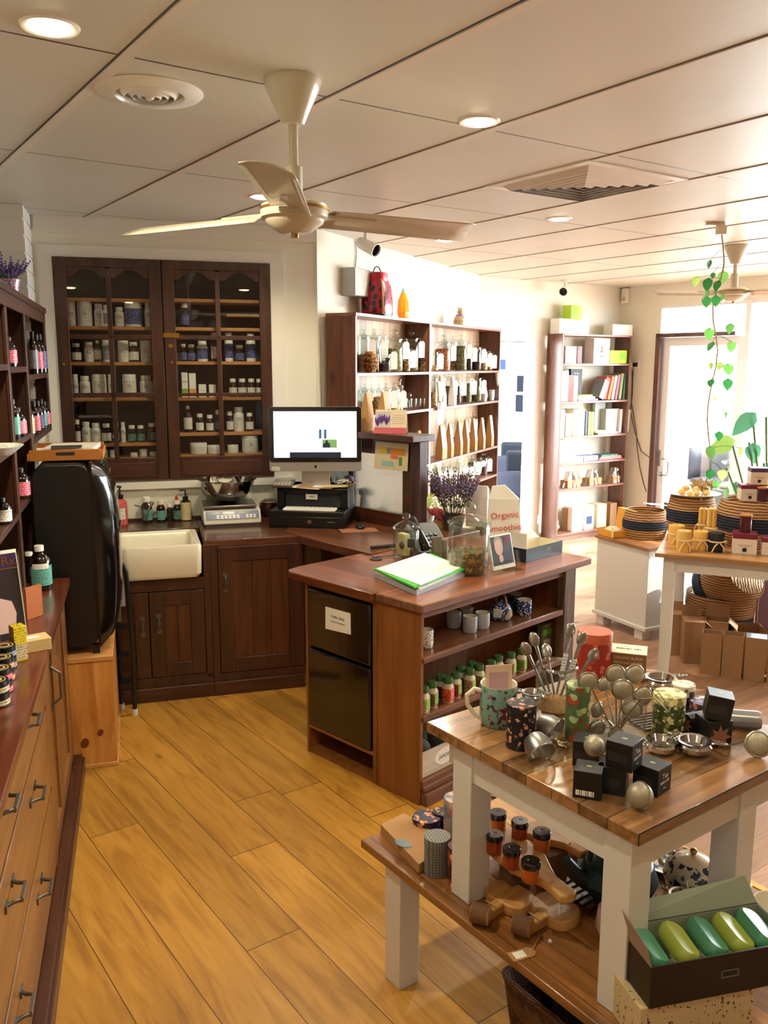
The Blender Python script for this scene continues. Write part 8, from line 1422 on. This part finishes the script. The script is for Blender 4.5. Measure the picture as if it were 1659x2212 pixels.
lm=[leafmat('vine_leaf_dark',(44,104,52)),leafmat('vine_leaf_mid',(92,146,70)),leafmat('vine_leaf_light',(156,190,98))]
rgv=random.Random(11); LV=[(1534,569,17,0),(1504,606,20,2),(1530,612,26,0),(1562,596,24,1),(1552,616,22,0),(1530,636,20,1),(1526,650,22,0),(1546,648,22,0),(1540,594,12,0),(1561,640,14,1),(1578,708,22,1),(1532,719,24,1),(1540,748,22,0),(1580,747,22,1),(1535,789,14,2),(1556,790,18,2),(1572,797,26,1),(1537,827,18,0),(1572,828,24,0),(1545,860,10,2),(1568,895,14,1),(1553,940,20,0),(1533,975,30,1),(1535,1023,22,0),(1560,1025,24,2),(1546,1045,18,1),(1569,1063,24,1),(1600,974,18,2)]
for i,(px,py,s_,c) in enumerate(LV):
    d=ray(px,py); tt=(H0.x*d.x+H0.y*d.y)/(d.x**2+d.y**2)*rgv.uniform(.985,1.015); q_=Vector((d.x*tt,d.y*tt,EYE+d.z*tt))-H0; L_=rad(2.1*s_,q_+H0)
    o=_obj('leaf',lm[c],xf(leaf(L_,L_*.8),(0,-L_*.0,L_*.4),(R(-75+rgv.uniform(-25,25)),0,rgv.uniform(-.6,.6))),parent=vine); o.location=q_
    ck=min(19,max(0,int((-q_.z-.065)/.078))); st=Vector(pts[ck])-q_
    if st.length<.35: _obj('stem',lm[0],tube([(0,0,L_*.3),tuple(st*.5+Vector((0,0,.02))),tuple(st)],.0016,4),parent=o)
# ---- broad-leaved plant by the window
P0=Vector((2.55,5.55,0)); t=thing('broad_leaf_plant','tall plant with very large dark green leaves by the shop window','potted plant',P0); obj('pot',mat('terracotta_pale',(206,150,116),.7),lathe([(0,0),(.13,0),(.17,.32),(.155,.32),(.12,.03),(0,.03)],28),parent=t,smooth=True); obj('soil',mat('soil',(50,36,28),.9),cyl(.15,.27,.29,24),parent=t)
bgl=leafmat('broad_leaf',(58,104,76)); bgl2=leafmat('broad_leaf_olive',(112,140,70))
for i,(px,py,s_,ry,rz_,m) in enumerate(((1625,890,62,.6,.2,bgl),(1618,955,50,-.2,-.3,bgl),(1580,950,62,1.2,.6,bgl2),(1570,1010,56,-.4,1.0,bgl2),(1590,1040,40,.3,-.8,bgl),(1655,900,60,-1.0,.1,bgl),(1650,1000,50,-.6,-.5,bgl))):
    d=ray(px,py); tt=(P0.x*d.x+P0.y*d.y)/(d.x**2+d.y**2); q_=Vector((d.x*tt,d.y*tt,EYE+d.z*tt))-P0; L_=rad(2*s_,q_+P0)
    o=_obj('leaf',m,xf(leaf(L_,L_*.62),(0,-L_*.3,0),(R(-60),ry,rz_)),parent=t,smooth=True); o.location=q_; _obj('stem',mat('plant_stem',(90,120,60),.5),tube([(0,0,0),tuple(-q_*.4+Vector((0,0,.12))),tuple(-q_+Vector((0,0,.3)))],.008,6),parent=o,smooth=True)
fan((2.300,5.817),20,'white ceiling fan farther away near the shop window, cylindrical motor',Rr=.55,zh=2.16)
# ---- pavement things seen through the shop door
t=thing('cafe_table','round glass-topped table outside beyond the shop door','table',E.w(.95,1.2,-.02)); obj('top',glassmat('table_glass',(214,226,222),.3),cyl(.40,.70,.712,36),parent=t,smooth=True); obj('column',steel,cyl(.025,0,.70,14),parent=t,smooth=True); obj('base',steel,cyl(.22,0,.02,28),parent=t)
t=thing('wicker_chair','dark woven chair outside beside the round table','chair',E.w(.25,1.5,-.02),E.rz); dkf=mat('dark_weave',(40,42,52),.8); obj('seat',dkf,box(-.22,.22,-.22,.22,.40,.45),parent=t,bev=.02); obj('backrest',dkf,surf(lambda u,v:(.24*math.cos(PI*(u*1.0)),-.20+.40*math.sin(PI*u)*.9,.43+.36*v),12,4),parent=t,smooth=True,wall=.03)
for x,y in ((-.18,-.18),(.18,-.18),(-.18,.18),(.18,.18)): obj('leg',dkf,box(x-.015,x+.015,y-.015,y+.015,0,.40),parent=t)
t=thing('potted_succulents','dark low trough of dried plants outside the shop door glass','planter',E.w(1.15,.55,-.02),E.rz); obj('trough',mat('trough_dark',(60,58,54),.8,bump=(30,1)),box(-.28,.28,-.12,.12,0,.50),parent=t,bev=.02); obj('plants',mat('dry_moss',(96,92,78),.9,bump=(40,1)),xf(crumple(.26,.14,8,22,8),(0,0,.46),(0,0,0),(1,.42,1)),parent=t,smooth=True)
# ---- room through the doorway
rm=mat('back_room_white',(226,226,224),.7); RX=ox1+3.1
struct('floor',mat('back_room_floor',(190,184,174),.4),box(ox0-2.2,RX+.1,.12,5.0,-.05,0),frame=G); struct('wall_backroom',rm,box(ox0-2.2,RX+.1,4.9,5.0,0,2.46),box(RX,RX+.1,.12,4.9,0,2.46),frame=G); struct('ceiling',rm,box(ox0-.2,RX+.1,.12,4.9,2.46,2.5),frame=G)
def side_pic(l,r_,ta,tb,c,nm,lab):
    ya,za=G.Y(l,tb,RX-.012); yb,zb_=G.Y(r_,ta,RX-.012); o=obj('wall_picture',mat(nm,c,.8),box(RX-.02,RX-.002,min(ya,yb),max(ya,yb),za,zb_)); o.location=G.w(0,0); o.rotation_euler=(0,0,G.rz); tag(o,lab,'picture')
side_pic(1117,1146,812,846,(22,34,58),'navy_print','upper of two square dark blue pictures seen through the doorway'); side_pic(1114,1145,854,889,(22,34,58),'navy_print','lower of two square dark blue pictures seen through the doorway'); side_pic(1081,1091,777,798,(60,90,150),'blue_print','small lighter blue picture near the bookcase edge, through the doorway')
grf=mat('slate_fabric',(48,54,72),.9); grf2=mat('dark_cushion',(20,28,42),.9)
for i,(px,pyt,yy) in enumerate(((1116,1010,1.1),(1104,978,1.9))):
    x,zt_=G.X(px,pyt,yy); t=thing('tub_chair',('slate blue tub armchair seen through the doorway, nearer one','slate blue tub armchair farther back through the doorway')[i],'armchair',G.w(x,yy,0),PI/2*0+G.rz+R(-45))
    obj('shell',grf,surf(lambda u,v,zt_=zt_:(.36*math.cos(PI*(1+u)),.34*math.sin(PI*(1+u)),.26+(zt_-.26-.14*(abs(u-.5)*2)**2)*v),20,6),parent=t,smooth=True,wall=.05); obj('seat',grf,prism(rrect(.58,.52,.1,5),.26,.40),parent=t,smooth=True,bev=.02); obj('cushion',grf2,xf(box(-.17,.17,-.05,.05,0,.36),(0.05,-.16,.41),(R(12),0,0)),parent=t,bev=.03)
    for x_,y_ in ((-.2,-.18),(.2,-.18),(-.2,.2),(.2,.2)): obj('leg',gloss_white,box(x_-.02,x_+.02,y_-.02,y_+.02,0,.27),parent=t)
